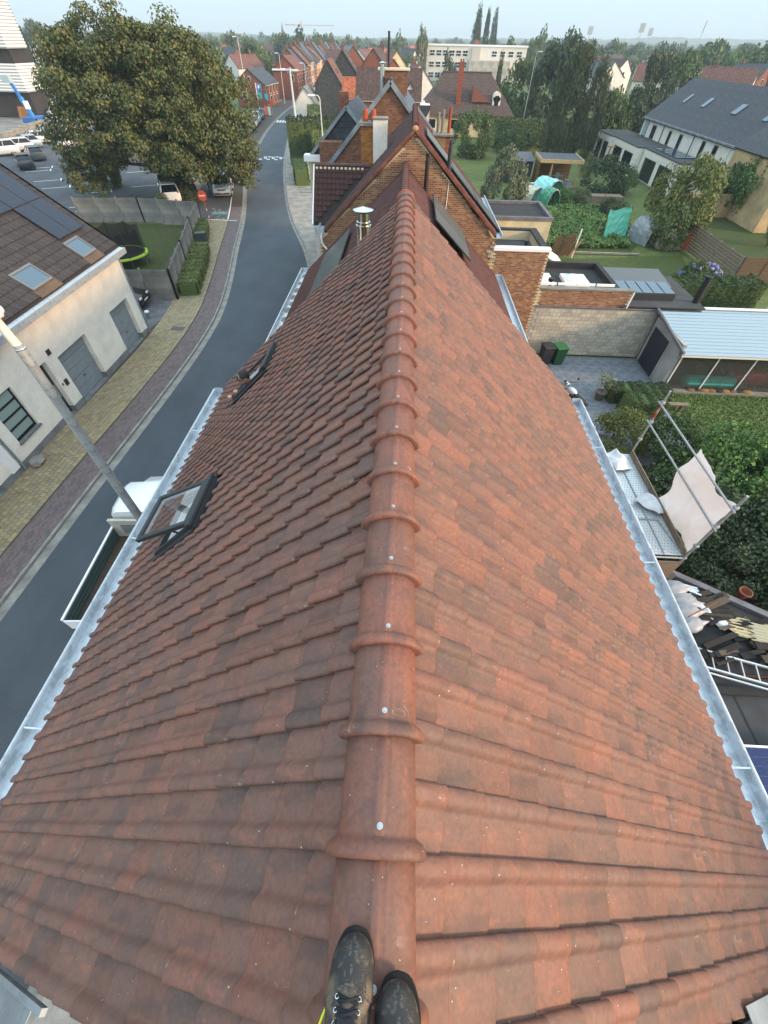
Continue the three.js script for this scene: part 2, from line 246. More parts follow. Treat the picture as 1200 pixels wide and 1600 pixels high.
{
  part(house, 'wall', [bx2(-EX + .25, -EX + .5, 0, EY - .2, ZF + .02, ZN - .05), bx2(EX - .5, EX - .25, 0, EY - .2, ZF + .02, ZN - .05)], m_.brickFar);
  const c = Math.cos(RT), s = Math.sin(RT), pl = (side, z, d, n) => V3(side * (d * c + n * s), RH - d * s + n * c, z);
  for (const z of [ZF + .03, ZN - .16]) part(house, 'gable_wall', prism([[-EX + .51, 0], [EX - .51, 0], [EX - .51, EY - .1], [0, RH - .35], [-EX + .51, EY - .1]], .1).translate(0, 0, z), m_.brickFar);
  // roof deck in strips that leave the window openings free
  const strips = [];
  const dk = (side, z0, z1, d0, d1) => { const q = [pl(side, z1, d0, -.02), pl(side, z1, d1, -.02), pl(side, z0, d1, -.02), pl(side, z0, d0, -.02)]; strips.push(slab(side > 0 ? q : q.reverse(), .12)); };
  dk(1, ZF, ZN, 0, EAVE_D - .1);
  dk(-1, ZF, ZN, 0, 3.16); dk(-1, ZF, ZN, 4.2, EAVE_D - .1);
  dk(-1, ZF, -7.3, 3.16, 4.2); dk(-1, -6.52, -3.74, 3.16, 4.2); dk(-1, -2.96, ZN, 3.16, 4.2);
  const roof = part(house, 'roof', strips, m_.underlay);
  const r = rng(1234);
  const inWin = (z, d) => WIN.some(w => z > w.z0 - .04 && z < w.z1 + .04 && d > w.d0 - .10 && d < w.d1 + .12);
  const all = [...slope(-1, 0, RH, RT, ZN, COLS, ROWS, TW, TL, r, inWin), ...slope(1, 0, RH, RT, ZN - .01, COLS, ROWS, TW, TL, r)];
  const seen = o => { const v = o.clone().project(camera); return Math.abs(v.x) < 1.05 && Math.abs(v.y) < 1.05 && v.z < 1; };
  all.forEach(t => { t.k = seen(t.o) ? t.dist : 1e3 + t.dist; }); all.sort((a, b) => a.k - b.k);
  const rest = [];
  all.forEach((t, i) => {
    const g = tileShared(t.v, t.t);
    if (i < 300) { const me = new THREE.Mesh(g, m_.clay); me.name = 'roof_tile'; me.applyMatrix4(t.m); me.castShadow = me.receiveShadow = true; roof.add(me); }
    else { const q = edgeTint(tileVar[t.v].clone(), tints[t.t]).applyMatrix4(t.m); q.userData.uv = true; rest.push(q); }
  });
  const st = part(roof, 'roof_tiles', rest, m_.clay); st.userData.kind = 'stuff';
  // ridge: half round tiles, a collar at the near end of each
  const P = .354, rg = (seed) => {
    const rd = rng(seed), A = 44, a0 = -84 * Math.PI / 180, ringsZ = [[.0, .024], [.003, .031], [.014, .036], [.032, .034], [.046, .024], [.054, .011], [.060, .0035], [.068, .001], [.2, 0], [.352, -.001], [.356, -.004], [.372, -.004]];
    const p = [], uv = [], ou = rd() * 1.1, ov = rd() * 1.1, ring = ringsZ.map(([z, b]) => Array.from({ length: A + 1 }, (_, i) => { const an = a0 - 2 * a0 * i / A, de = an * 180 / Math.PI; const rib = b < .003 && z < .353 ? (de > -4 && de < 11 ? .006 : 0) + (de > 13 && de < 17 ? .003 : 0) : 0; const R = 1 + (b + rib) / .13; return [Math.sin(an) * .136 * R, Math.cos(an) * .118 * R - .118, -z]; }));
    const q = (A_, B, C, D) => { for (const v of [A_, B, C, A_, C, D]) { p.push(...v); uv.push(v[0] + ou, v[2] + ov); } };
    for (let i = 0; i < ring.length - 1; i++) for (let j = 0; j < A; j++) q(ring[i][j], ring[i][j + 1], ring[i + 1][j + 1], ring[i + 1][j]);
    const inn = ring[0].map(v => [v[0] * .86, v[1] - .022, v[2]]); for (let j = 0; j < A; j++) q(inn[j], inn[j + 1], ring[0][j + 1], ring[0][j]);
    const inn2 = inn.map(v => [v[0], v[1], -.1]); for (let j = 0; j < A; j++) q(inn2[j], inn2[j + 1], inn[j + 1], inn[j]);
    const g = new THREE.BufferGeometry(); g.setAttribute('position', new THREE.Float32BufferAttribute(p, 3)); g.setAttribute('uv', new THREE.Float32BufferAttribute(uv, 2)); g.computeVertexNormals(); smooth(g, .35);
    const b = .94 + .12 * rd(), w = rd(); tint(g, [(1.0 + .08 * w) * b, (.98) * b, (.97 - .06 * w) * b]); g.userData.uv = true; return g;
  };
  const rv = Array.from({ length: 9 }, (_, i) => rg(700 + i));
  const sg = merge([new THREE.CylinderGeometry(.0105, .0105, .003, 14), cyl(.006, .005, .006, 0, .001, 0, 6)]);
  let n = 0;
  for (let z = .015 + P; z > -8.7; z -= P, n++) {
    const me = part(roof, 'ridge_tile', rv[(n * 5 + Math.floor(r() * 3)) % 9], m_.ridge); me.position.set((r() - .5) * .004, 9.8 + (r() - .5) * .003, z); me.rotation.set(.016, (r() - .5) * .012, (r() - .5) * .02);
    const sc = part(roof, 'ridge_screw', sg, m_.screw); sc.position.set(.008, 9.808, z - .082 - r() * .012); sc.rotation.z = (r() - .5) * .2;
  }
  const endT = part(roof, 'ridge_end_tile', [tint(new THREE.TorusGeometry(.135, .022, 8, 18, Math.PI).scale(1, .92, 1), [1.5, .95, .7])], m_.ridge); endT.position.set(0, 9.68, -8.79);
  // red ventilation roll peeping out under the ridge tiles
  for (const s2 of [-1, 1]) {
    const p = [], nS = 500; for (let i = 0; i < nS; i++) { const z0 = .5 - i * 9.2 / nS, z1 = .5 - (i + 1) * 9.2 / nS, w0 = .134 + .012 * hash(i, 3, s2 + 5), w1 = .134 + .012 * hash(i + 1, 3, s2 + 5), y0 = 9.67 - (w0 - .1) * .9 + .012 * (i % 2), y1 = 9.67 - (w1 - .1) * .9 + .012 * ((i + 1) % 2); p.push(s2 * .09, 9.72, z0, s2 * w0, y0, z0, s2 * w1, y1, z1, s2 * .09, 9.72, z0, s2 * w1, y1, z1, s2 * .09, 9.72, z1); }
    const g = new THREE.BufferGeometry(); g.setAttribute('position', new THREE.Float32BufferAttribute(p, 3)); g.computeVertexNormals(); part(roof, 'ridge_roll', g, M(0x8e4438, .7));
  }
  // zinc box gutters
  const gutter = (side, z0, z1) => {
    const prof = [[-.30, .16], [-.05, -.005], [.07, -.05], [.075, -.095], [.25, -.105], [.255, .025], [.27, .04], [.295, .035], [.30, .0], [.305, -.13], [.06, -.135]];
    const sh = prof.map(([a, b]) => [side * (EX + a), EY + b]);
    const outer = sh.slice(0, 9), under = sh.slice(8), p = [];
    const quad = (A, B) => { const a = [A[0], A[1], z0], b = [B[0], B[1], z0], c2 = [B[0], B[1], z1], d = [A[0], A[1], z1]; for (const v of [a, b, c2, a, c2, d]) p.push(...v); };
    for (let i = 0; i < outer.length - 1; i++) quad(outer[i], outer[i + 1]); for (let i = 0; i < under.length - 1; i++) quad(under[i], under[i + 1]);
    const g = new THREE.BufferGeometry(); g.setAttribute('position', new THREE.Float32BufferAttribute(p, 3)); g.computeVertexNormals();
    const gt = part(house, 'gutter', g, m_.zinc, side < 0 ? 'zinc box gutter along the street eaves' : 'zinc box gutter along the garden eaves');
    for (const z of [z0, z1]) part(gt, 'gutter_end', prism([sh[2], sh[3], sh[4], sh[5], [sh[5][0], EY + .06], [sh[2][0], EY + .06]].map(v => [v[0], v[1] + .002]), .006).translate(0, 0, z - .003), m_.zinc);
    for (let z = Math.max(z0, z1) - 1.1; z > Math.min(z0, z1); z -= 1.95) part(gt, 'gutter_seam', beam(V3(side * (EX + .08), EY - .090, z), V3(side * (EX + .25), EY - .098, z), .022, .006), m_.zinc);
    for (let z = Math.max(z0, z1) - 1.6; z > Math.min(z0, z1); z -= 2.9) part(gt, 'gutter_bracket', beam(V3(side * (EX - .02), EY - .02, z), V3(side * (EX + .265), EY + .02, z), .02, .004), m_.zinc);
  };
  gutter(-1, .62, -8.35); gutter(1, .62, -8.5);
  // near verge on the garden side: old brick edge and a lead flashing
  const verge = [];
  for (let i = 0; i < 9; i++) { const d = 1.2 + i * .2, g = rbox(.075, .07, .185, .006); g.applyMatrix4(new THREE.Matrix4().makeBasis(V3(0, 0, 1), V3(s, c, 0), V3(c, -s, 0))); const q = pl(1, ZN + .045, d, .035 - .012 * r()); part(house, 'verge_brick', g, M([0x7e4a38, 0x8c5340, 0x6b4034, 0x76503f][i % 4], .95, 0, { map: grainT })).position.copy(q); }
  part(house, 'verge_flashing', slab([pl(1, .60, 3.05, .062), pl(1, .60, 4.3, .062), pl(1, .95, 4.3, .085), pl(1, .95, 3.05, .085)].reverse(), .004), m_.zincOld, 'lead flashing at the garden verge');
  part(house, 'verge_board', slab([pl(1, .68, 1.1, -.05), pl(1, .68, 5.6, -.05), pl(1, .68, 5.6, -.3), pl(1, .68, 1.1, -.3)], .03), m_.woodDark);
  part(house, 'verge_flashing', [slab([pl(-1, .68, 2.4, .03), pl(-1, .68, 3.6, .03), pl(-1, 1.0, 3.6, .05), pl(-1, 1.0, 2.4, .05)], .004), beam(pl(-1, .69, 2.2, .04), pl(-1, .69, 3.4, .04), .03, .03)], m_.zincOld, 'grey lead flashing at the street verge');
}
// ---------------------------------------------------------------- two open roof windows
function roofWindow(w, open, label) {
  const c = Math.cos(RT), s = Math.sin(RT), wd = w.z1 - w.z0, ln = w.d1 - w.d0, zc = (w.z0 + w.z1) / 2;
  const t = thing('roof_window', label, 'roof window', [0, 0, 0], 0, 'open roof windows in the tiled slope');
  const fr = new THREE.Matrix4().makeBasis(V3(0, 0, 1), V3(-s, c, 0), V3(-c, -s, 0)).setPosition(-(w.d0 * c), RH - w.d0 * s, zc);   // local x along the ridge (z), y out, z down the slope
  const f = [], fm = m_.blackFrame;
  f.push(box(wd + .08, .14, .07, 0, .05, 0), box(wd + .08, .12, .05, 0, .03, ln), box(.055, .13, ln - .04, -wd / 2 - .01, .045, ln / 2 + .005), box(.055, .13, ln - .04, wd / 2 + .01, .045, ln / 2 + .005));
  part(t, 'frame', merge(f).applyMatrix4(fr), fm);
  part(t, 'lining', merge([box(.02, .3, ln - .06, -wd / 2 + .03, -.12, ln / 2), box(.02, .3, ln - .06, wd / 2 - .03, -.12, ln / 2), box(wd - .08, .3, .02, 0, -.12, .05), box(wd - .08, .3, .02, 0, -.12, ln - .04)]).applyMatrix4(fr), m_.white);
  const ap = []; for (let i = 0; i < 26; i++) { const x0 = -wd / 2 - .05 + i * (wd + .1) / 26, x1 = x0 + (wd + .1) / 26, hf = x => .045 + .012 * Math.cos(x * 2 * Math.PI / TW); ap.push(slab([V3(x0, hf(x0), ln + .02), V3(x0, hf(x0) + .004, ln + .2), V3(x1, hf(x1) + .004, ln + .2), V3(x1, hf(x1), ln + .02)], .003)); }
  part(t, 'apron', merge(ap).applyMatrix4(fr), m_.plastic);
  for (const k of [-1, 1]) part(t, 'side_flashing', box(.09, .02, ln + .06, k * (wd / 2 + .08), .065, ln / 2).applyMatrix4(fr), m_.plastic);
  part(t, 'top_cover', rbox(wd + .12, .05, .11, .012, 0, .125, .0).applyMatrix4(fr), fm);
  // sash hung at the top, swung out
  const sm = fr.clone().multiply(new THREE.Matrix4().makeTranslation(0, .12, .05)).multiply(new THREE.Matrix4().makeRotationX(-open));
  const sl = ln - .06, sash = part(t, 'sash', merge([box(.06, .055, sl, -wd / 2 + .03, 0, sl / 2), box(.06, .055, sl, wd / 2 - .03, 0, sl / 2), box(wd - .122, .055, .06, 0, 0, .03), box(wd - .122, .055, .07, 0, 0, sl - .035)]).applyMatrix4(sm), fm);
  part(sash, 'pane', box(wd - .10, .012, sl - .11, 0, .004, sl / 2).applyMatrix4(sm), m_.glass);
  part(sash, 'inner_rim', merge([box(.012, .03, sl - .13, -wd / 2 + .066, -.02, sl / 2), box(.012, .03, sl - .13, wd / 2 - .066, -.02, sl / 2), box(wd - .16, .03, .012, 0, -.02, sl - .076)]).applyMatrix4(sm), m_.white);
  const hin = V3(wd / 2 - .01, .05, .30).applyMatrix4(fr), hs = V3(wd / 2 - .03, -.03, .34).applyMatrix4(sm), hin2 = V3(-wd / 2 + .01, .05, .30).applyMatrix4(fr), hs2 = V3(-wd / 2 + .03, -.03, .34).applyMatrix4(sm);
  part(t, 'stay_arm', beam(hin, hs, .012, .03), fm); part(t, 'stay_arm', beam(hin2, hs2, .012, .03), fm);
  return t;
}
roofWindow(WIN[0], .27, 'dark framed roof window with its glass sash tilted open above the street gutter, nobody in it');
roofWindow(WIN[1], -.32, 'dark framed roof window swung open with a man leaning out of it');
// ---------------------------------------------------------------- ground, street, pavements
{
  const g = new THREE.PlaneGeometry(7000, 5200, 1, 1).rotateX(-Math.PI / 2).translate(0, -.06, -2400);
  struct('ground', g, m_.grass);
}
const roadL = path([[-11.9, 14], [-11.8, 4], [-11.6, -5], [-11.4, -10.9], [-11.15, -17], [-11.1, -21.7], [-11.35, -25.8], [-12.1, -30.2], [-13.7, -37.7], [-15.6, -46.8], [-20.3, -65.6], [-24.2, -87.3], [-26.7, -104.3], [-29.4, -133], [-30.8, -167], [-31.5, -210], [-31, -330]], 160);
const roadR = path([[-6.2, 14], [-6.1, 4], [-6.0, -5], [-5.9, -12], [-5.8, -20], [-6.0, -26], [-6.6, -32], [-8.0, -37.7], [-11.0, -46.8], [-15.6, -65.6], [-19.3, -85], [-22.3, -104.3], [-25.4, -133], [-26.9, -160], [-27.2, -205], [-26.7, -330]], 160);
struct('street', ribbon(roadL, roadR, 0), m_.asphalt);
const kL0 = offset(roadL, -.02), kL1 = offset(roadL, -.32), kL2 = offset(roadL, -.44);
// sign of the side: make sure offsets go away from the road
const sgn = kL1[20].x < roadL[20].x ? 1 : -1, offL = d => offset(roadL, -sgn * d), sgR = offset(roadR, 1)[20].x > roadR[20].x ? 1 : -1, offR = d => offset(roadR, sgR * d);
struct('gutter_strip', ribbon(offL(-.02), offL(.30), .006), m_.kerb);
struct('kerb', band(offL(.30), offL(.42), -.05, .10), m_.kerb);
struct('gutter_strip', ribbon(offR(-.25), offR(.0), .006), m_.kerb);
struct('kerb', band(offR(0), offR(.14), -.05, .10), m_.kerb);
struct('pavement', ribbon(offR(.14), path([[-3.2, 14], [-3.2, 4], [-3.2, -5], [-3.4, -12], [-3.6, -20], [-3.8, -26], [-4.4, -32], [-5.6, -37.7], [-8, -46.8], [-12.6, -65.6], [-16.4, -85], [-19.6, -104.3], [-22.6, -133], [-24, -160], [-24.2, -205], [-23.7, -330]], 160), .095), M(0x9b978e, .95, 0, { map: rep(blotT, 2.4) }));
const paveBase = struct('pavement', band(offL(.42), offL(5.2), -.05, .075), M(0x4a453c, .95, 0, { map: grainT }));
const beyond = struct('pavement', ribbon(offL(5.2), offL(7.5), .02), M(0x8a8378, .95, 0, { map: blotT }));
// pavers laid along the kerb: a dark band and a yellow band; s runs along the street
{
  const L = roadL, cum = [0]; for (let i = 1; i < L.length; i++) cum.push(cum[i - 1] + L[i].distanceTo(L[i - 1]));
  const at = (s, d) => { let i = 1; while (i < cum.length - 1 && cum[i] < s) i++; const t = (s - cum[i - 1]) / (cum[i] - cum[i - 1]), a = L[i - 1], b = L[i], p = a.clone().lerp(b, t), tg = V3().subVectors(b, a).normalize(); const n = V3(sgn * tg.z, 0, -sgn * tg.x); const nn = n.x < 0 ? n : n.negate(); return { p: p.addScaledVector(nn, d), tg }; };
  const s0 = cum[L.findIndex(p => p.z < -4.2)], s1 = cum[L.findIndex(p => p.z < -50)], r = rng(55);
  const yel = [[.31, .255, .145], [.35, .29, .17], [.26, .215, .13], [.29, .25, .17]], pur = [[.15, .115, .115], [.18, .135, .135], [.125, .105, .107], [.16, .13, .12]];
  const mats = [M(0xffffff, .93, 0, { map: rep(grainT, .8), vertexColors: true })];
  const base = rbox(.212, .06, .100, .006, 0, 0, 0, 1), list = [];
  const bands = [{ d0: .44, d1: 1.50, c: pur, lx: .212, lz: .1, along: true }, { d0: 1.52, d1: 3.60, c: yel, lx: .2, lz: .2, along: true }];
  const pg = [new THREE.BoxGeometry(.206, .06, .096), new THREE.BoxGeometry(.186, .06, .186)].map(g => norm(g, true));
  const tinted = bands.map((b, k) => b.c.map(c => { const g = pg[k].clone(); planarUV(g, 1); return tint(g, c); }));
  bands.forEach((b, k) => {
    let row = 0; for (let d = b.d0 + b.lz / 2; d < b.d1 - b.lz * .4; d += b.lz, row++) for (let s = s0 + (row % 2) * b.lx / 2; s < s1; s += b.lx) {
      const q = at(s, d); const m = new THREE.Matrix4().makeRotationY(Math.atan2(-q.tg.z, q.tg.x) + (r() - .5) * .03).setPosition(q.p.x, .068 + (r() - .5) * .006, q.p.z);
      list.push({ m, k, c: Math.floor(r() * 4), dist: Math.abs(q.p.z) > 6 ? q.p.length() : 30 + q.p.length() });
    }
  });
  for (const k of [0, 1]) {
    const l = list.filter(t => t.k === k).sort((a, b) => a.dist - b.dist), rest = [];
    l.forEach((t, i) => { if (i < 300) { const me = new THREE.Mesh(tinted[k][t.c], mats[0]); me.name = 'paver'; me.applyMatrix4(t.m); me.castShadow = me.receiveShadow = true; paveBase.add(me); } else rest.push(tinted[k][t.c].clone().applyMatrix4(t.m)); });
    const st = part(paveBase, 'pavers', mergeGeometries(rest), mats[0]); st.userData.kind = 'stuff';
  }
}
struct('drain_cover', box(.75, .012, .45, -13.3, .105, -23.4), M(0x55524e, .8));
struct('drain_cover', box(.3, .012, .5, roadL[33].x + .05, .012, -27.6), M(0x3c3d3f, .8));
// painted markings
const lotEdge = [[-24.2, -46], [-22.6, -52], [-24, -66], [-26.5, -78]];
function mark(pts, y = .006) { const p = []; for (const q of pts) { const [a, b, c, d] = q; for (const v of [a, b, c, a, c, d]) p.push(v[0], y, v[1]); } const g = new THREE.BufferGeometry(); g.setAttribute('position', new THREE.Float32BufferAttribute(p, 3)); g.computeVertexNormals(); return g; }
const sq = (x, z, w, l, a = 0) => { const c = Math.cos(a), s = Math.sin(a); return [[-w / 2, -l / 2], [w / 2, -l / 2], [w / 2, l / 2], [-w / 2, l / 2]].map(([u, v]) => [x + u * c + v * s, z - u * s + v * c]); };
{
  // two speed-table teeth rows and the zebra crossing
  const a = [], b = [];
  for (let k = 0; k < 6; k++) { const t = (k + .5) / 6; a.push(sq(-21.6 + 3.4 * t, -75.9 - (k % 2) * .8, .42, .55, .2)); }
  for (let k = 0; k < 6; k++) { const t = (k + .5) / 6; a.push(sq(-21.6 + 3.4 * t + .3, -77.6 - (k % 2) * .2, .42, .5, .2)); }
  for (let k = 0; k < 7; k++) b.push(sq(-28.0 + 4.0 * (k + .5) / 7, -116.6, .34, 3.4, .12));
  struct('road_marking', mark(a), m_.paint); struct('road_marking', mark(b), m_.paint);
  // bicycle symbol and the white edge line of the parking bay
  const bay = [G(330, 352, .1), G(360, 352, .1)].map(v => [v.x, v.z]);
  struct('road_marking', mark([sq(-17.6, -45.4, 3.2, .12, -.05)], .108), m_.paint);
  const eL = offL(1.52).filter(p => p.z < -45.3 && p.z > -66), eR = offL(1.62).filter(p => p.z < -45.3 && p.z > -66); struct('road_marking', ribbon(eL, eR, .11), m_.paint);
  const bc = G(378, 285, .1); struct('road_marking', mark([sq(bc.x - .3, bc.z, .7, .35, .2), sq(bc.x + .35, bc.z - .6, .7, .35, .2), sq(bc.x, bc.z - .3, .14, 1.2, .6)], .112), m_.paint);
  const pb = offL(1.7).filter(p => p.z < -44 && p.z > -70), pb2 = offL(4.6).filter(p => p.z < -44 && p.z > -70); struct('parking_bay', ribbon(pb, pb2, .100), m_.lot);
  const hb = G(344, 333, .1); struct('road_marking', mark([sq(hb.x, hb.z, 1.4, .9, .1)], .106), M(0x6f9c98, .85, 0, { map: rep(blotT, .8) }));
}
// ---------------------------------------------------------------- car park and works yard
{
  const P = pts => { const s = new THREE.Shape(pts.map(p => new THREE.Vector2(p[0], -p[1]))); return new THREE.ShapeGeometry(s).rotateX(-Math.PI / 2); };
  struct('car_park', P([[-20.5, -47], [-60, -38], [-72, -80], [-66, -100], [-52, -100], [-27, -72]]).translate(0, -.03, 0), m_.lot);
  struct('works_yard', P([[-60, -38], [-130, -20], [-170, -150], [-120, -230], [-80, -220], [-60, -120], [-52, -100], [-66, -100], [-72, -80]]).translate(0, -.036, 0), m_.yard);
  const arrow = (x, z, a, k = 1) => { const pts = [[-.12, 1.6], [.12, 1.6], [.12, -.3], [.42, -.3], [0, -1.6], [-.42, -.3], [-.12, -.3]], g = P(pts.map(p => [p[0] * k, p[1] * k])).rotateY(a); struct('road_marking', g.translate(x, -.024, z), m_.paint); };
  const A = G(172, 338); arrow(A.x, A.z, -.75); const B = G(163, 320); 
  for (const [x, y] of [[130, 322], [140, 328], [150, 300], [215, 268], [225, 290], [85, 293], [72, 282], [57, 267], [60, 262], [232, 322], [220, 332]]) { const g = G(x, y); struct('road_marking', mark([sq(g.x, g.z, 2.6, .14, .5), sq(g.x + 1.1 * Math.cos(.5) + .3, g.z - 1.1 * Math.sin(.5) - .4, .14, 1.3, .5)], -.024), m_.paint); }
  const e = [], E2 = [[-72, -80], [-66, -100], [-52, -100], [-27, -72]];
}
// ---------------------------------------------------------------- white house across the street
const OX = -14.8;
{
  const z1 = -22.9, z0 = 6, ey = 4.2, t = thing('white_house', 'white rendered house with grey garage doors and dark tiled roof across the street', 'house');
  // openings in the street wall: [zNear, zFar, yBottom, yTop]
  const ops = [{ n: 'garage', a: -15.75, b: -17.95, y0: .12, y1: 2.35 }, { n: 'garage', a: -20.3, b: -22.15, y0: .12, y1: 2.3 }, { n: 'door', a: -14.15, b: -15.05, y0: .1, y1: 2.55 }, { n: 'window', a: -11.7, b: -12.95, y0: .95, y1: 2.7 }, { n: 'arch', a: -8.6, b: -9.9, y0: .1, y1: 2.4 }];
  const zs = [...new Set([z0, z1, ...ops.flatMap(o => [o.a, o.b])])].sort((a, b) => b - a), wall = [];
  for (let i = 0; i < zs.length - 1; i++) { const o = ops.find(q => q.a >= zs[i] - 1e-6 && q.b <= zs[i + 1] + 1e-6); if (!o) wall.push(bx2(OX - .35, OX, .38, ey, zs[i + 1], zs[i])); else { wall.push(bx2(OX - .35, OX, o.y1, ey, zs[i + 1], zs[i])); if (o.y0 > .5) wall.push(bx2(OX - .35, OX, .38, o.y0 - .06, zs[i + 1], zs[i])); } }
  wall.push(prism([[0, .38], [8.4, .38], [8.4, ey], [4.1, 7.35], [0, ey]], .3).translate(-8.4 + OX - .36, 0, z1), bx2(-23.5, -23.2, 0, ey, z1 + .3, z0));
  const w = part(t, 'wall', wall, m_.stucco);
  for (let i = 0; i < zs.length - 1; i++) { const o = ops.find(q => q.a >= zs[i] - 1e-6 && q.b <= zs[i + 1] + 1e-6); if (!o || o.y0 > .5) part(t, 'plinth', bx2(OX - .35, OX + .035, 0, .38, zs[i + 1], zs[i]), m_.plinth); else part(t, 'threshold', bx2(OX - .3, OX + .06, 0, .118, zs[i + 1] + .003, zs[i] - .003), m_.plinth); }
  for (const o of ops) {
    if (o.n === 'garage') { const d = part(t, 'garage_door', bx2(OX - .30, OX - .27, o.y0, o.y1, o.b, o.a), m_.black); const n = 5, h = (o.y1 - o.y0) / n; for (let k = 0; k < n; k++) part(d, 'door_panel', rbox(.04, h - .018, o.a - o.b - .03, .008, OX - .245, o.y0 + h * (k + .5), (o.a + o.b) / 2), m_.door); part(d, 'handle', rbox(.02, .05, .16, .008, OX - .215, o.y0 + .75, (o.a + o.b) / 2), m_.plastic); }
    if (o.n === 'door') { const d = part(t, 'front_door', bx2(OX - .30, OX - .24, o.y0, o.y1, o.b, o.a), m_.plastic); part(d, 'handle', bx2(OX - .24, OX - .2, .9, 1.5, o.b + .1, o.b + .13), m_.alu); for (let k = 0; k < 5; k++) part(d, 'pane', bx2(OX - .238, OX - .23, .35 + k * .43, .70 + k * .43, o.a - .32, o.a - .12), m_.skyGlass); }
    if (o.n === 'window') { const f = part(t, 'window', [bx2(OX - .16, OX - .10, o.y0, o.y0 + .07, o.b, o.a), bx2(OX - .16, OX - .10, o.y1 - .07, o.y1, o.b, o.a), bx2(OX - .16, OX - .10, o.y0 + .07, o.y1 - .07, o.b, o.b + .07), bx2(OX - .16, OX - .10, o.y0 + .07, o.y1 - .07, o.a - .07, o.a)], m_.black); const n = 4, h = (o.y1 - o.y0 - .14) / n; for (let k = 0; k < n; k++) { const y = o.y0 + .07 + k * h; part(f, 'pane', bx2(OX - .14, OX - .13, y + .035, y + h - .035, o.b + .07, o.a - .07), M(0x8fa3a3, .25)); if (k) part(f, 'glazing_bar', bx2(OX - .155, OX - .105, y - .034, y + .034, o.b + .071, o.a - .071), m_.black); } part(f, 'sill', bx2(OX - .16, OX + .08, o.y0 - .058, o.y0 - .002, o.b - .05, o.a + .05), m_.plinth); }
    if (o.n === 'arch') { const g = part(t, 'garden_gate', bx2(OX - .28, OX - .25, o.y0, o.y1, o.b, o.a), m_.black); for (let k = 0; k < 9; k++) for (let j = 0; j < 2; j++) part(g, 'gate_scroll', new THREE.TorusGeometry(.07, .009, 4, 12).rotateY(Math.PI / 2).translate(OX - .235, .35 + j * .2, o.b + .08 + k * .14), m_.white); }
  }
  part(t, 'wall_vent', bx2(OX - .01, OX + .02, 2.62, 2.84, -15.6, -15.36), m_.plastic); part(t, 'letter_box', bx2(OX - .01, OX + .05, 1.25, 1.5, -15.5, -15.32), m_.plastic); part(t, 'doorbell', bx2(OX - .01, OX + .02, 1.35, 1.45, -15.2, -15.14), m_.black);
  part(t, 'corner_pilaster', bx2(OX - .3, OX + .04, .38, ey, z1 - .02, z1 + .30), m_.white); part(t, 'corner_pilaster', bx2(OX - .3, OX + .045, 0, .38, z1 - .03, z1 + .31), m_.plinth);
  part(t, 'downpipe', bar(V3(OX + .08, .1, z1 + .05), V3(OX + .08, ey, z1 + .05), .045), m_.zincOld); part(t, 'downpipe', bar(V3(OX + .07, .1, -11.1), V3(OX + .07, ey, -11.1), .045), m_.zincOld);
  part(t, 'bay_pier', bx2(OX - .01, OX + .12, .38, ey, -10.95, -10.55), m_.white);
  // roof
  const th = 38 * Math.PI / 180, ax = -18.75, ay = 7.75, ex = OX + .35, rs = Math.hypot(ax - ex, ay - (ay - (ex - ax) * Math.tan(th))), c = Math.cos(th), s = Math.sin(th);
  const pl = (z, d, n) => V3(ax + d * c + n * s, ay - d * s + n * c, z);
  const roof = part(t, 'roof', [slab([pl(z1 - .12, 0, 0), pl(z0, 0, 0), pl(z0, rs - .1, 0), pl(z1 - .12, rs - .1, 0)], .14), slab([V3(ax, ay, z0), V3(ax, ay, z1 - .12), V3(ax - 4.3, ay - 4.3 * Math.tan(th), z1 - .12), V3(ax - 4.3, ay - 4.3 * Math.tan(th), z0)], .14)], m_.underlay);
  const sk = [{ z0: -21.55, z1: -20.4, d0: 4.1, d1: 4.98 }, { z0: -17.95, z1: -16.6, d0: 4.1, d1: 4.98 }];
  const W = .30, L = .345, r = rng(42), tg = [0, 1, 2].map(i => { const p = [], prof = [[0, .018], [.004, .034], [.05, .036], [.06, .026], [.15, .022], [.16, .032], [.2, .034], [.21, .024], [.306, .020]], st = [[0, -.004], [L + .04, .020], [L + .043, .004]], rows = st.map(([d, n]) => prof.map(([a, h]) => [a, h + n, d])); for (let q = 0; q < 2; q++) for (let j = 0; j < prof.length - 1; j++) { const A = rows[q][j], B = rows[q][j + 1], C = rows[q + 1][j + 1], D = rows[q + 1][j]; for (const v of [A, D, C, A, C, B]) p.push(v[0], v[1], v[2]); } const g = new THREE.BufferGeometry(); g.setAttribute('position', new THREE.Float32BufferAttribute(p, 3)); g.computeVertexNormals(); planarUV(norm(g), 1); return tint(g, [[1, 1, 1], [.86, .85, .86], [1.14, 1.12, 1.1]][i]); });
  const list = []; for (let k = 0; k < 52; k++) for (let j = 0; j < Math.floor(rs / L) - 0; j++) { const z = z1 - .1 + k * W, d = .02 + j * L; if (sk.some(q => z + W / 2 > q.z0 && z + W / 2 < q.z1 && d + L / 2 > q.d0 - .1 && d + L / 2 < q.d1 + .1)) continue; if (z > -8) continue; list.push({ z, d, k: V3(ax + d * c, ay - d * s, z).distanceTo(camera.position) + (z > -14 ? 40 : 0) }); }
  list.sort((a, b) => a.k - b.k); const rest = [];
  list.forEach((q, i) => { const mm = new THREE.Matrix4().makeBasis(V3(0, 0, -1), V3(s, c, 0), V3(c, -s, 0)).setPosition(pl(q.z + W, q.d, 0)); const g = tg[Math.floor(r() * 3)]; if (i < 300) { const me = new THREE.Mesh(g, m_.darkTile); me.name = 'roof_tile'; me.applyMatrix4(mm); roof.add(me); me.castShadow = me.receiveShadow = true; } else rest.push(g.clone().applyMatrix4(mm)); });
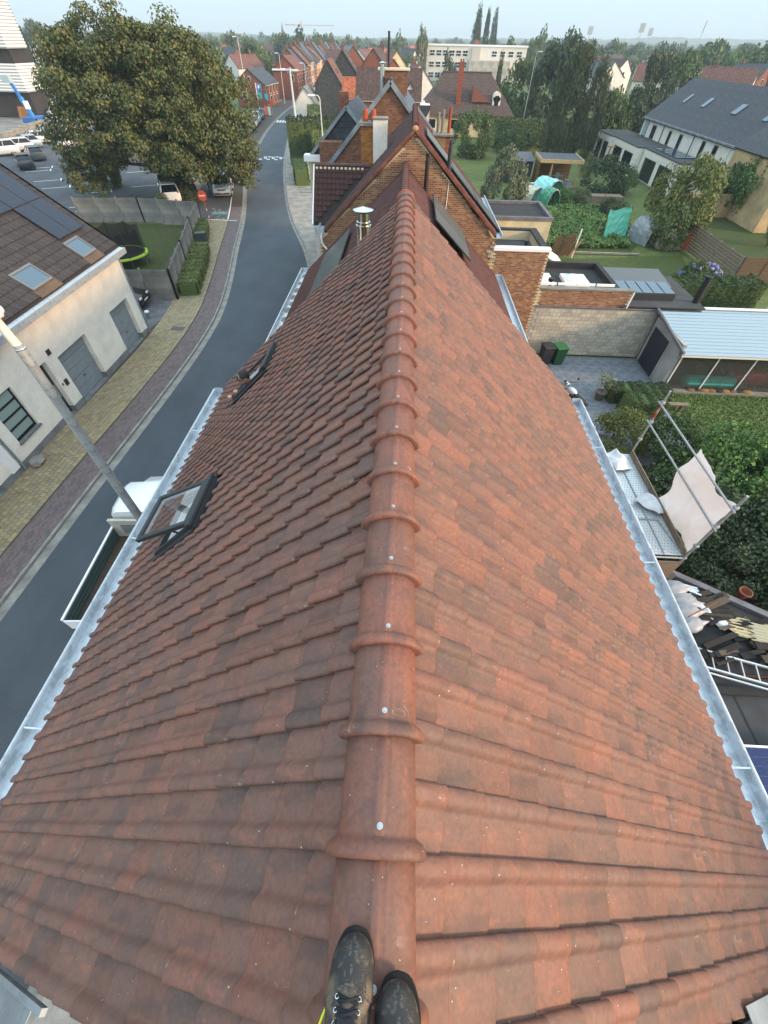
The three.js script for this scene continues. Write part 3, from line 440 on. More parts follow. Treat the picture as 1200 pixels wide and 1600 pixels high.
  if (rest.length) part(roof, 'roof_tiles', mergeGeometries(rest), m_.darkTile).userData.kind = 'stuff';
  for (let k = 0; k < 40; k++) part(roof, 'ridge_tile', new THREE.CylinderGeometry(.13, .14, .34, 8, 1, true, -Math.PI / 2, Math.PI).rotateX(Math.PI / 2).translate(ax, ay - .02, z1 + k * .33), m_.darkTile.clone().clone()).material.vertexColors = false;
  for (let k = 0; k < 14; k++) part(roof, 'verge_tile', box(.05, .14, .36).applyMatrix4(new THREE.Matrix4().makeBasis(V3(0, 0, 1), V3(s, c, 0), V3(c, -s, 0))).translate(...pl(z1 - .13, .2 + k * .345, .0 + (k % 2) * .004).toArray()), M(0x3a3536, .85));
  for (const q of sk) { const f = (a, b, d, e, n0, n1) => slab([pl(a, d, n1), pl(b, d, n1), pl(b, e, n1), pl(a, e, n1)], n1 - n0); const o = part(roof, 'roof_window', [f(q.z0, q.z1, q.d0, q.d0 + .09, 0, .1), f(q.z0, q.z1, q.d1 - .09, q.d1, 0, .1), f(q.z0, q.z0 + .08, q.d0 + .09, q.d1 - .09, 0, .098), f(q.z1 - .08, q.z1, q.d0 + .09, q.d1 - .09, 0, .098)], M(0x6d6f70, .5, .2)); part(roof, 'window_pane', f(q.z0 + .08, q.z1 - .08, q.d0 + .09, q.d1 - .09, 0, .075), m_.skyGlass); part(roof, 'window_apron', f(q.z0 - .06, q.z1 + .06, q.d1, q.d1 + .34, 0, .05), M(0x6c5a48, .8, 0, { map: blotT })); }
  // zinc gutter
  part(t, 'gutter', [slab([V3(ex - .32, ey + .27, z0), V3(ex + .18, ey + .20, z0), V3(ex + .18, ey + .20, z1 - .1), V3(ex - .32, ey + .27, z1 - .1)], .03), bx2(ex + .16, ex + .2, ey - .02, ey + .23, z1 - .11, z0), bx2(OX + .001, ex + .158, ey - .02, ey + .0, z1 - .1, z0)], m_.zinc);
  part(t, 'soffit', bx2(OX - .1, ex + .15, ey + .0, ey + .16, z1 - .1, z0), m_.plastic);
  // solar panels
  const panel = (za, zb, d0, d1) => { const p = thing('solar_panel', d0 > 1 ? 'black solar panel in the lower row, above the roof window of the white house' : 'black solar panel in the upper row on the white house roof', 'solar panel', [0, 0, 0], 0, 'solar panels on the white house'); const f = (a, b, d, e, n0, n1) => slab([pl(a, d, n1), pl(b, d, n1), pl(b, e, n1), pl(a, e, n1)], n1 - n0); part(p, 'frame', f(za, zb, d0, d1, .10, .135), m_.plastic); part(p, 'glass', f(za + .02, zb - .02, d0 + .02, d1 - .02, .136, .139), m_.solar); };
  for (const z of [-22.52, -21.5]) { panel(z, z + 1.0, .42, 2.16); panel(z, z + 1.0, 2.19, 3.93); } for (let k = 0; k < 7; k++) panel(-20.46 + k * 1.02, -19.46 + k * 1.02, .42, 2.16);
  // stone block at the wall foot
  single('stone_block', new THREE.DodecahedronGeometry(.27, 0).scale(1, .75, 1.25).translate(OX + .4, .26, -11.45), m_.kerb, 'grey faceted stone block on the yellow pavers by the white wall', 'stone');
}
// ---------------------------------------------------------------- garden beyond: concrete panel fence, lawn, trampoline
{
  const C = [[-14.85, -27.5], [-18.7, -43.6], [-21.6, -47.6], [-27.0, -44.6], [-30, -42]];
  const fenceM = [0x8d8b85, 0x94928b, 0x86847f].map(c => M(c, .95, 0, { map: rep(blotT, 4.3), bumpMap: grainB, bumpScale: .002 })), fence = thing('concrete_fence', 'grey precast concrete panel fence around the trampoline lawn', 'fence');
  const run = (a, b, h) => {
    const l = Math.hypot(b[0] - a[0], b[1] - a[1]), n = Math.max(1, Math.round(l / 2)), dx = (b[0] - a[0]) / n, dz = (b[1] - a[1]) / n, an = Math.atan2(-dz, dx);
    for (let i = 0; i <= n; i++) part(fence, 'post', rbox(.13, h + .1, .13, .015, 0, (h + .1) / 2, 0), m_.concrete).position.set(a[0] + dx * i, 0, a[1] + dz * i);
    for (let i = 0; i < n; i++) for (let k = 0; k < 5; k++) { const m = part(fence, 'panel', rbox(l / n - .12, h / 5 - .008, .045 + .006 * ((k + i) % 2), .006, 0, h / 5 * (k + .5), 0), fenceM[(k * 2 + i * 3) % 3]); m.position.set(a[0] + dx * (i + .5), 0, a[1] + dz * (i + .5)); m.rotation.y = an; }
  };
  run([-18.4, -27.2], C[0], 1.85); run(C[0], [-16.2, -33], 1.85); run([-16.2, -33], [-17.6, -38.6], 1.85); run([-17.6, -38.6], C[1], 1.85); run(C[1], [-24.5, -44.4], 1.85); run([-24.5, -44.4], [-30, -43.6], 1.85);
  const s = new THREE.Shape([[-14.9, -27.5], [-18.6, -43.8], [-31, -43.6], [-31, -24], [-18.5, -24], [-18.5, -27.2]].map(p => new THREE.Vector2(p[0], -p[1])));
  struct('lawn', new THREE.ShapeGeometry(s).rotateX(-Math.PI / 2).translate(0, .03, 0), M(0xb3ad6a, .95, 0, { map: rep(grassT, 2.6) }));
  struct('driveway', new THREE.ShapeGeometry(new THREE.Shape([[-15, -23], [-23, -23], [-23, -27.1], [-15, -27.4], [-14.4, -26.5]].map(p => new THREE.Vector2(p[0], -p[1])))).rotateX(-Math.PI / 2).translate(0, .085, 0), M(0x6c6e70, .95, 0, { map: rep(blotT, 1.3) }));
  // trampoline
  const t = thing('trampoline', 'round trampoline with black safety net and lime green rim on the lawn', 'trampoline', [-21.2, 0, -33.6]), R = 1.75;
  part(t, 'mat', new THREE.CircleGeometry(R - .2, 28).rotateX(-Math.PI / 2).translate(0, .78, 0), m_.black);
  part(t, 'pad', merge([new THREE.RingGeometry(R - .22, R + .06, 32).rotateX(-Math.PI / 2).translate(0, .80, 0), new THREE.CylinderGeometry(R + .07, R + .07, .1, 32, 1, true).translate(0, .755, 0)]), M(0xa6c83c, .6));
  const net = []; for (let i = 0; i < 8; i++) { const a = i * Math.PI / 4; part(t, 'pole', bar(V3(Math.cos(a) * (R + .05), .1, Math.sin(a) * (R + .05)), V3(Math.cos(a) * (R - .02), 2.45, Math.sin(a) * (R - .02)), .028), m_.plastic); part(t, 'leg', bar(V3(Math.cos(a) * R * .95, 0, Math.sin(a) * R * .95), V3(Math.cos(a) * R, .76, Math.sin(a) * R), .022), m_.galv); }
  const p = [], n = 64; for (let i = 0; i < n; i++) { const f = (k, y) => { const a = k / n * 2 * Math.PI, sg = Math.abs(Math.sin(k / n * 8 * Math.PI)), q = R - .06 - .12 * sg * (y > 1 ? 1 : .2); return [Math.cos(a) * q, y - (y > 1.5 ? .16 * sg : 0), Math.sin(a) * q]; }; const A = f(i, .82), B = f(i + 1, .82), Cc = f(i + 1, 1.6), D = f(i, 1.6), E = f(i + 1, 2.38), F2 = f(i, 2.38); for (const v of [A, B, Cc, A, Cc, D, D, Cc, E, D, E, F2]) p.push(...v); }
  const g = new THREE.BufferGeometry(); g.setAttribute('position', new THREE.Float32BufferAttribute(p, 3)); g.computeVertexNormals(); part(t, 'net', g, M(0x17191a, .9, 0, { transparent: true, opacity: .82 }));
}
// ---------------------------------------------------------------- foliage
// leaves as many small folded faces; pos(r) gives a point and an outward direction
function leaves(n, pos, size, cols, r, spread = .9) {
  const P = new Float32Array(n * 18), C = new Float32Array(n * 18), a = V3(), b = V3(), nn = V3();
  for (let i = 0; i < n; i++) {
    const q = pos(r), s = size * (.6 + .8 * r()); nn.set(q[3] + (r() - .5) * 2 * spread, q[4] + (r() - .5) * 2 * spread, q[5] + (r() - .5) * 2 * spread).normalize();
    a.set(r() - .5, r() - .5, r() - .5).cross(nn).normalize(); b.crossVectors(nn, a);
    const c = cols[Math.floor(r() * cols.length)], k = .85 + .3 * r(), f = s * .25, v = [[-.5, 0, 0], [0, -.38, 1], [.5, 0, 0], [-.5, 0, 0], [.5, 0, 0], [0, .38, 1]];
    for (let j = 0; j < 6; j++) { const [u, w, h] = v[j], o = i * 18 + j * 3; P[o] = q[0] + (a.x * u + b.x * w) * s + nn.x * h * f; P[o + 1] = q[1] + (a.y * u + b.y * w) * s + nn.y * h * f; P[o + 2] = q[2] + (a.z * u + b.z * w) * s + nn.z * h * f; C[o] = c[0] * k; C[o + 1] = c[1] * k; C[o + 2] = c[2] * k; }
  }
  const g = new THREE.BufferGeometry(); g.setAttribute('position', new THREE.BufferAttribute(P, 3)); g.setAttribute('color', new THREE.BufferAttribute(C, 3)); g.setAttribute('uv', new THREE.BufferAttribute(new Float32Array(n * 12), 2)); g.computeVertexNormals(); g.userData.uv = true; return g;
}
// clumps spread over an egg-shaped crown of radius 1, height from 0 to 1
function clumped(clumps, rad) { return r => { const c = clumps[Math.floor(r() * clumps.length)], u = r() * 2 - 1, t = r() * 6.2832, w = Math.sqrt(1 - u * u), k = rad * c[3] * Math.pow(r(), .35), d = [w * Math.cos(t), u, w * Math.sin(t)]; return [c[0] + d[0] * k, c[1] + d[1] * k * .8, c[2] + d[2] * k, d[0], d[1] + .35, d[2]]; }; }
function crownClumps(n, r, shape) { const o = []; for (let i = 0; i < n; i++) { const t = r() * 6.2832, h = r(), q = shape(h, t, r), k = q * (.62 + .38 * Math.sqrt(r())); o.push([Math.cos(t) * k, h, Math.sin(t) * k, .7 + .6 * r()]); } return o; }
const shapes = { round: (h, t) => Math.sqrt(Math.max(.02, 1 - Math.pow(h * 2 - 1, 2))) * (.85 + .15 * Math.sin(t * 3 + h * 5)), egg: h => Math.pow(Math.sin(Math.PI * Math.min(1, h * .92 + .08)), .6) * (1.1 - .45 * h), column: h => .9 * Math.pow(1 - h, .35) * (h < .1 ? .6 + 4 * h : 1), cone: h => (1 - h) * .95 + .05, spread: (h, t) => Math.pow(Math.sin(Math.PI * Math.min(1, h + .04)), .5) * (.9 + .2 * Math.sin(2 * t + 1)) };
const GC = {
  mid: [[.075, .125, .035], [.10, .16, .045], [.055, .095, .03], [.12, .17, .06]], dark: [[.035, .065, .028], [.05, .085, .03], [.028, .05, .025], [.06, .09, .035]], olive: [[.13, .15, .055], [.10, .12, .05], [.16, .17, .08], [.08, .10, .04]], yellow: [[.17, .20, .05], [.13, .17, .045], [.21, .22, .07], [.10, .14, .04]],
  chest: [[.085, .115, .03], [.10, .13, .035], [.065, .095, .028], [.07, .10, .03], [.17, .15, .045], [.13, .125, .04], [.05, .075, .024]], bright: [[.09, .18, .04], [.12, .21, .05], [.07, .14, .035]], silver: [[.17, .20, .12], [.12, .15, .08], [.21, .23, .15], [.09, .12, .06]], conifer: [[.045, .07, .03], [.065, .09, .035], [.035, .055, .025], [.09, .10, .045]], hedge: [[.06, .105, .03], [.08, .13, .035], [.045, .08, .025]],
};
const protoCrown = new Map();
function crown(kind, cols, n, cl, rad, size, seed, shape) { const k = [kind, cols, n, cl, rad, size, seed].join(); if (!protoCrown.has(k)) { const r = rng(seed); protoCrown.set(k, leaves(n, clumped(crownClumps(cl, r, shapes[kind]), rad), size, GC[cols], r)); } return protoCrown.get(k); }
function trunkGeo(h, r0, limbs, spreadR, top, seed) { const r = rng(seed), g = [bar(V3(0, -.05, 0), V3(0, h, 0), r0, 9, r0 * .7)]; for (let i = 0; i < limbs; i++) { const t = i / limbs * 6.283 + r(), a = V3(0, h * (.75 + .25 * r()), 0), b = V3(Math.cos(t) * spreadR * .4, h + (top - h) * .35, Math.sin(t) * spreadR * .4), c = V3(Math.cos(t + .3) * spreadR * .75, h + (top - h) * (.5 + .3 * r()), Math.sin(t + .3) * spreadR * .75); g.push(bar(a, b, r0 * .45, 6, r0 * .28), bar(b, c, r0 * .28, 5, r0 * .1)); } return merge(g); }
function tree(name, label, o, pos, R, hgt, base, group, cat = 'tree') {   // o: kind, cols, n, cl, rad, size, seed
  const t = thing(name, label, cat, pos, 0, group);
  if (base > .05 || o.trunk) part(t, 'trunk', trunkGeo(Math.max(base, hgt * .12), Math.max(.06, hgt * .022), 4, R, hgt, o.seed), m_.bark);
  const c = new THREE.Mesh(crown(o.kind, o.cols, o.n, o.cl, o.rad, o.size, o.seed), m_.leaf); c.name = 'crown'; c.castShadow = c.receiveShadow = true; c.position.y = base; c.scale.set(R, hgt - base, R); c.rotation.y = (pos[0] * 7.3 + pos[2]) % 6.28; t.add(c); return t;
}
// base pixel, top pixel row and half width in pixels give a tree its place and size
function treePx(name, label, o, bx, by, topY, hw, base, group, z) { const p = z ? Zp(bx, by, z) : G(bx, by), top = Zp(bx, topY, p.z).y, R = Math.abs(Zp(bx + hw, (by + topY) / 2, p.z).x - Zp(bx, (by + topY) / 2, p.z).x); return tree(name, label, o, [p.x, 0, p.z], R, top, base * top, group); }
const T = { broad: (c, s = 1) => ({ kind: 'round', cols: c, n: 5200, cl: 60, rad: .22, size: .085, seed: 10 + s }), egg: (c, s = 1) => ({ kind: 'egg', cols: c, n: 5200, cl: 64, rad: .2, size: .085, seed: 30 + s }), col: (c, s = 1) => ({ kind: 'column', cols: c, n: 6000, cl: 90, rad: .2, size: .075, seed: 50 + s }), far: (c, s = 1) => ({ kind: 'round', cols: c, n: 1300, cl: 26, rad: .3, size: .15, seed: 70 + s }), shrub: (c, s = 1) => ({ kind: 'round', cols: c, n: 3600, cl: 46, rad: .26, size: .075, seed: 90 + s }) };
function hedge(name, label, pts, w, h, cols, n, group, lsz = .09) {   // along a polyline of ground points
  const t = thing(name, label, 'hedge', [0, 0, 0], 0, group), r = rng(Math.round(Math.abs(pts[0][0] * 31 + pts[0][1] * 17)) + 3), core = [], segs = []; let tot = 0;
  for (let i = 0; i < pts.length - 1; i++) { const a = V3(pts[i][0], 0, pts[i][1]), b = V3(pts[i + 1][0], 0, pts[i + 1][1]), l = a.distanceTo(b); segs.push([a, b, l]); tot += l; core.push(beam(V3(a.x, h * .47, a.z), V3(b.x, h * .47, b.z), w * .82, h * .9)); }
  part(t, 'core', core, M(0x4f6136, 1));
  const pos = q => { let s = q() * tot, i = 0; while (s > segs[i][2] && i < segs.length - 1) s -= segs[i++][2]; const [a, b, l] = segs[i], d = V3().subVectors(b, a).normalize(), nx = -d.z, nz = d.x, p = a.clone().addScaledVector(d, s), k = q(), bump = .05 * w * Math.sin(s * 5 + h) + .04 * w * Math.sin(s * 13); let u, y, o; if (k < .45) { u = (q() - .5) * w; y = h + bump - .05 * q(); o = [0, 1, 0]; } else { const sd = q() < .5 ? -1 : 1; u = sd * (w / 2 + bump * .6 - .04 * q()); y = h * q(); o = [sd * nx, .3, sd * nz]; } return [p.x + nx * u, y, p.z + nz * u, ...o]; };
  const lf = new THREE.Mesh(leaves(n, pos, lsz, GC[cols], r, .8), m_.leaf); lf.name = 'foliage'; lf.castShadow = lf.receiveShadow = true; t.add(lf); return t;
}
// the great broadleaf tree by the car park
{
  const r = rng(2024), t = thing('chestnut_tree', 'huge broad dense green tree with yellowing leaves at the edge of the car park', 'tree', [-24.4, 0, -53.2]);
  const lobes = [[0, 8.2, 0, 5.2], [-5.2, 8.6, .5, 3.8], [4.4, 7.4, .6, 4.2], [-1.6, 10.8, .4, 3.0], [2.6, 10.4, -.6, 3.0], [6.0, 4.9, .8, 3.4], [-6.6, 5.2, .8, 3.6], [-4.4, 10.6, -.6, 2.6], [-7.0, 10.2, 0, 1.9], [0.4, 5.6, 2.6, 3.3], [3.2, 5.0, 2.8, 3.0], [-7.6, 2.6, 2.2, 2.2], [-3.4, 6.4, 3.0, 3.0], [7.0, 3.6, 0, 2.4], [0, 7, -4, 4.2], [5, 7, -4, 3.4], [-5, 7, -4, 3.6], [-8.6, 7.3, -.5, 2.2], [4.6, 10.2, .3, 2.2]];
  const cl = []; for (const [x, y, z, R] of lobes) { const n = Math.round(R * R * 3.2); for (let i = 0; i < n; i++) { const u = r() * 2 - 1, a = r() * 6.283, w = Math.sqrt(1 - u * u), k = R * (.72 + .3 * r()); const p = [x + w * Math.cos(a) * k, y + u * k * .82, z + w * Math.sin(a) * k]; if (p[1] < 1.3) continue; cl.push([...p, .55 + .55 * r()]); } }
  const pos = q => { const c = cl[Math.floor(q() * cl.length)], u = q() * 2 - 1, a = q() * 6.283, w = Math.sqrt(1 - u * u), k = c[3] * 1.25 * Math.pow(q(), .4); return [c[0] + w * Math.cos(a) * k, c[1] + u * k * .62 - .18 * k, c[2] + w * Math.sin(a) * k, w * Math.cos(a), u + .5, w * Math.sin(a)]; };
  const c = new THREE.Mesh(leaves(120000, pos, .225, GC.chest, r, .7), m_.leaf); c.name = 'crown'; c.castShadow = c.receiveShadow = true; t.add(c);
  const tr = [bar(V3(0, -.1, 0), V3(.2, 3.4, 0), .55, 12, .42)]; for (let i = 0; i < 11; i++) { const a = i * 2.4, k = 2.2 + 2.4 * r(), h = 4.5 + 3 * r(), m = V3(Math.cos(a) * k * .5, h * .72, Math.sin(a) * k * .5); tr.push(bar(V3(.15, 2.6 + r(), 0), m, .26, 7, .17), bar(m, V3(Math.cos(a) * k * 1.5, h + 1.5 * r(), Math.sin(a) * k * 1.5), .17, 6, .06)); }
  tr.push(bar(V3(0, 2.6, .2), V3(-3.6, 3.2, 2.4), .2, 7, .1), bar(V3(-3.6, 3.2, 2.4), V3(-6, 2.6, 3), .1, 6, .05));
  part(t, 'trunk', tr, m_.bark);
  const ivy = r2 => { const a = r2() * 6.283, h = r2() * 3.8, k = 1.3 - .15 * h + .4 * r2(); return [Math.cos(a) * k * 1.2, h, Math.sin(a) * k, Math.cos(a), .4, Math.sin(a)]; };
  const iv = new THREE.Mesh(leaves(7000, ivy, .22, GC.dark, r), m_.leaf); iv.name = 'ivy'; iv.castShadow = true; t.add(iv);
}
tree('shrub', 'bright green upright shrub beside the car park arrows, left of the great tree', { ...T.egg('yellow', 3), n: 6500 }, [-34.6, 0, -57.2], 2.1, 4.3, .1, undefined, 'shrub');
tree('shrub', 'leafy green bush hugging the foot of the great tree by the parking bay', T.shrub('bright', 4), [-21.0, 0, -56.8], 1.5, 3.8, .05, undefined, 'shrub');
tree('shrub', 'small round bush in front of the white car under the great tree', T.shrub('mid', 5), [-24.2, 0, -48.4], .8, 1.3, .0, undefined, 'shrub');
hedge('clipped_hedge', 'low clipped green hedge along the concrete fence, longer of the two', [[-14.25, -28.1], [-15.4, -33.2], [-16.3, -36.6]], 1.25, .85, 'yellow', 9000);
hedge('clipped_hedge', 'short clipped green hedge beside the orange road sign', [[-17.0, -38.4], [-18.3, -42.6]], 1.1, .9, 'yellow', 4500);
// ---------------------------------------------------------------- vehicles
function loft(rings, cap = true) {
  const p = [], n = rings[0].length, q = (a, b, c, d) => { for (const v of [a, b, c, a, c, d]) p.push(...v); };
  for (let i = 0; i < rings.length - 1; i++) for (let j = 0; j < n - 1; j++) q(rings[i][j], rings[i + 1][j], rings[i + 1][j + 1], rings[i][j + 1]);
  if (cap) for (const [k, f] of [[0, 1], [rings.length - 1, -1]]) { const R = rings[k], c = R.reduce((a, v) => [a[0] + v[0] / n, a[1] + v[1] / n, a[2] + v[2] / n], [0, 0, 0]); for (let j = 0; j < n - 1; j++) p.push(...c, ...(f > 0 ? R[j] : R[j + 1]), ...(f > 0 ? R[j + 1] : R[j])); }
  const g = new THREE.BufferGeometry(); g.setAttribute('position', new THREE.Float32BufferAttribute(p, 3)); g.computeVertexNormals(); return smooth(g, .6);
}
const paintM = new Map(); function carPaint(c) { if (!paintM.has(c)) paintM.set(c, new THREE.MeshPhysicalMaterial({ color: c, roughness: .38, metalness: .25, clearcoat: .7, clearcoatRoughness: .12, side: THREE.DoubleSide })); return paintM.get(c); }
const carSpec = {
  hatch: { L: 4.15, W: 1.76, belt: .96, roof: 1.47, hood: [[-2.07, .60], [-1.98, .74], [-1.2, .90], [-.8, .96]], tail: [[1.75, .98], [2.0, .92], [2.07, .78]], cab: [-.98, 1.88], top: [-.12, 1.42], base: .24 },
  suv: { L: 4.5, W: 1.88, belt: 1.10, roof: 1.68, hood: [[-2.25, .70], [-2.18, .92], [-1.3, 1.06], [-.95, 1.10]], tail: [[2.0, 1.12], [2.2, 1.06], [2.25, .85]], cab: [-1.12, 2.14], top: [-.42, 1.8], base: .28 },
  estate: { L: 4.65, W: 1.82, belt: .95, roof: 1.46, hood: [[-2.32, .58], [-2.24, .72], [-1.4, .88], [-.95, .95]], tail: [[2.1, .96], [2.28, .92], [2.32, .75]], cab: [-1.15, 2.2], top: [-.2, 1.75], base: .22 },
  van: { L: 4.9, W: 1.9, belt: 1.1, roof: 1.95, hood: [[-2.45, .72], [-2.4, .95], [-1.9, 1.12], [-1.7, 1.15]], tail: [[2.3, 1.15], [2.42, 1.12], [2.45, .9]], cab: [-1.85, 2.43], top: [-1.05, 2.36], base: .28, closed: true },
};
const carCache = new Map();
function carParts(kind) {
  if (carCache.has(kind)) return carCache.get(kind);
  const s = carSpec[kind], w = s.W / 2, st = [...s.hood, [.4, s.belt + .01], ...s.tail];
  const body = loft(st.map(([z, y], i) => { const e = i === 0 || i === st.length - 1 ? .86 : i === 1 || i === st.length - 2 ? .95 : 1, b = s.base + (i === 0 || i === st.length - 1 ? .08 : 0), k = w * e; return [[-k * .9, b, z], [-k, b + .16, z], [-k * 1.0, y - .26, z], [-k * .95, y - .05, z], [-k * .84, y, z], [0, y + .025, z], [k * .84, y, z], [k * .95, y - .05, z], [k, y - .26, z], [k, b + .16, z], [k * .9, b, z], [-k * .9, b, z]]; }));
  const cr = (z0, z1, y0, y1, w0, w1) => loft([[[-w0, y0, z0], [0, y0, z0 - .1], [w0, y0, z0], [w0, y0, z1], [0, y0, z1 + .05], [-w0, y0, z1], [-w0, y0, z0]], [[-w1, y1, s.top[0]], [0, y1 + .01, s.top[0] - .08], [w1, y1, s.top[0]], [w1, y1, s.top[1]], [0, y1 + .01, s.top[1] + .04], [-w1, y1, s.top[1]], [-w1, y1, s.top[0]]]], true);
  const glass = cr(s.cab[0], s.cab[1], s.belt - .03, s.roof - .05, w * .88, w * .74);
  const roof = rbox(w * 1.5, .09, s.top[1] - s.top[0] + .1, .04, 0, s.roof - .02, (s.top[0] + s.top[1]) / 2);
  const pil = []; for (const k of [-1, 1]) { pil.push(beam(V3(k * w * .87, s.belt, s.cab[0] + .02), V3(k * w * .735, s.roof - .04, s.top[0] + .02), .06, .05), beam(V3(k * w * .885, s.belt, (s.cab[0] + s.cab[1]) / 2), V3(k * w * .75, s.roof - .04, (s.top[0] + s.top[1]) / 2), .03, .07), beam(V3(k * w * .87, s.belt, s.cab[1] - .04), V3(k * w * .735, s.roof - .04, s.top[1] - .02), .08, .09)); if (s.closed) pil.push(slab([V3(k * w * .90, s.belt - .02, -.7), V3(k * w * .90, s.belt - .02, s.cab[1]), V3(k * w * .76, s.roof - .03, s.top[1]), V3(k * w * .76, s.roof - .03, -.55)], .02)); }
  const tyre = new THREE.TorusGeometry(.235, .085, 8, 18).rotateY(Math.PI / 2).scale(1.15, 1, 1), rim = merge([new THREE.CylinderGeometry(.2, .2, .1, 14).rotateZ(Math.PI / 2), ...[0, 1, 2, 3, 4].map(i => box(.14, .05, .32).rotateX(i * Math.PI / 5))]);
  const o = { s, w, body, glass, roof, pil: merge(pil), tyre, rim }; carCache.set(kind, o); return o;
}
const tyreM = m_.rubber, rimM = M(0x9da2a5, .35, .8), lampM = M(0xdfe8ec, .15, .3), tailM = M(0x8c1a18, .3), plateM = M(0xe9e6d6, .5);
function car(kind, color, label, pos, turn, group, name = 'parked_car', cat = 'car') {
  const c = carParts(kind), t = thing(name, label, cat, pos, turn, group), P = carPaint(color), { s, w } = c;
  part(t, 'body', c.body, P); part(t, 'windows', c.glass, m_.carGlass); part(t, 'roof', c.roof, P); part(t, 'pillars', c.pil, P);
  for (const k of [-1, 1]) for (const z of [-s.L * .31, s.L * .29]) { const wh = part(t, 'wheel', c.tyre, tyreM); wh.position.set(k * (w - .1), .32, z); part(wh, 'rim', c.rim, rimM).position.x = k * .03; }
  for (const k of [-1, 1]) { part(t, 'headlight', rbox(.3, .12, .1, .03, k * w * .62, s.hood[1][1] - .06, s.hood[0][0] + .06), lampM); part(t, 'tail_light', rbox(.16, .2, .08, .03, k * w * .78, s.tail[0][1] - .12, s.tail[s.tail.length - 1][0] - .07), tailM); part(t, 'mirror', rbox(.16, .12, .12, .04, k * (w + .06), s.belt + .06, s.cab[0] + .45), P); }
  part(t, 'grille', rbox(w * .9, .12, .05, .02, 0, s.hood[1][1] - .16, s.hood[0][0] + .02), m_.black); part(t, 'number_plate', box(.5, .11, .02, 0, .48, s.hood[0][0] - .01), plateM); part(t, 'bumper', rbox(w * 1.7, .16, .14, .05, 0, s.base + .16, s.hood[0][0] + .04), m_.plastic);
  return t;
}
// by the kerb: a pale SUV facing us with its door open, others beyond under the tree
{
  const p = G(348, 311, .1), a = Math.PI + .25, t = car('suv', 0xc9d1d6, 'pale silver SUV facing down the street in the parking bay, its door open', [p.x - .5, .1, p.z - 2.2], a, 'cars in the kerbside bays');
  const d = part(t, 'open_door', rbox(.06, .95, 1.0, .03, 1.35, .78, -.95), carPaint(0x20252b), 'dark inner face of the open front door'); part(d, 'door_window', slab([V3(1.34, 1.25, -1.40), V3(1.34, 1.25, -.5), V3(1.25, 1.62, -.6), V3(1.25, 1.62, -1.1)], .02), m_.carGlass);
  const q = G(366, 290, .1); car('hatch', 0x23282d, 'black hatchback behind the silver SUV under the great tree', [p.x - 1.6, .1, p.z - 8.4], a, 'cars in the kerbside bays');
  const kinds = [['hatch', 0xaebfc9, 'pale blue hatchback in the far kerbside bay, half hidden by the great tree'], ['hatch', 0x1d2228, 'black hatchback second in the row of far kerbside cars'], ['estate', 0x8a979f, 'grey estate car in the middle of the far kerbside row'], ['suv', 0xb8c6cf, 'light silver SUV fourth in the far kerbside row'], ['estate', 0x262b33, 'dark estate car at the far end of the kerbside row before the zebra crossing']];
  [[385, 212], [391, 206.5], [396, 200], [400, 194.5], [406, 188]].forEach(([x, y], i) => { const g = G(x, y, .1); car(kinds[i][0], kinds[i][1], kinds[i][2], [g.x - .3, .1, g.z - 1.5], Math.PI + .15, 'cars in the kerbside bays'); });
  const m = G(472, 178); car('hatch', 0xc3c9ce, 'silver hatchback driving away along the street past the white garden wall', [m.x - .1, 0, m.z], .03, undefined, 'moving_car');
  // car park rows
  const W = [[5, 243, 'suv', 0xd9dcde, 'white SUV at the near left end of the car park row'], [28, 236, 'estate', 0xc8ccd0, 'silver estate car in the car park row beside a white SUV'], [44, 231, 'hatch', 0x9fb0c0, 'pale blue hatchback between estate cars in the car park row'], [57, 224, 'estate', 0xd8dadc, 'white estate car in the middle of the car park row'], [68, 219, 'hatch', 0x7f8d99, 'grey blue hatchback in the car park row next to a black estate'], [80, 214, 'estate', 0x20262b, 'black estate car in the car park row'], [90, 209, 'suv', 0xbac6ce, 'pale silver SUV at the far end of the car park row by the tree'], [100, 205, 'hatch', 0xdfe3e5, 'white hatchback last in the car park row, half behind the tree']];
  W.forEach(([x, y, k, c, l]) => { const g = G(x, y); car(k, c, l, [g.x, -.03, g.z], 2.3, 'cars in the car park'); });
  const b1 = G(58, 248); car('estate', 0x3f4d52, 'dark green grey estate car alone in the lane before the car park row', [b1.x, -.03, b1.z], .75, 'cars in the car park');
  const b2 = G(42, 262); car('hatch', 0x222a33, 'dark hatchback just showing above the solar panels of the white house', [b2.x, -.03, b2.z], .7, 'cars in the car park');
  const b3 = G(88, 222); car('hatch', 0xd4d8da, 'white hatchback in the second car park row', [b3.x + 5, -.03, b3.z + 4], 2.3, 'cars in the car park');
  const b4 = G(248, 322); car('suv', 0xdfe2e3, 'white SUV parked under the great tree behind the concrete fence', [b4.x + .4, -.03, b4.z - 2.6], .45, 'cars in the car park');
  const b5 = G(225, 478, .1); car('hatch', 0x14171a, 'black car in the driveway between white house and concrete fence', [b5.x - 1.7, .09, b5.z + .2], -1.5);
  const v1 = G(70, 144), v2 = G(72, 176), v3 = G(98, 183); car('van', 0xe6e8e8, 'white van parked in the works yard behind the dark hall', [v1.x, -.04, v1.z], 1.2, 'vans in the works yard', 'parked_van', 'van'); car('van', 0xe2e0d8, 'white delivery van beside the black gate of the works yard', [v2.x, -.04, v2.z], 1.9, 'vans in the works yard', 'parked_van', 'van'); car('van', 0xd6dadb, 'white van by the rubble heap, half behind the great tree', [v3.x, -.04, v3.z], 2.6, 'vans in the works yard', 'parked_van', 'van');
}
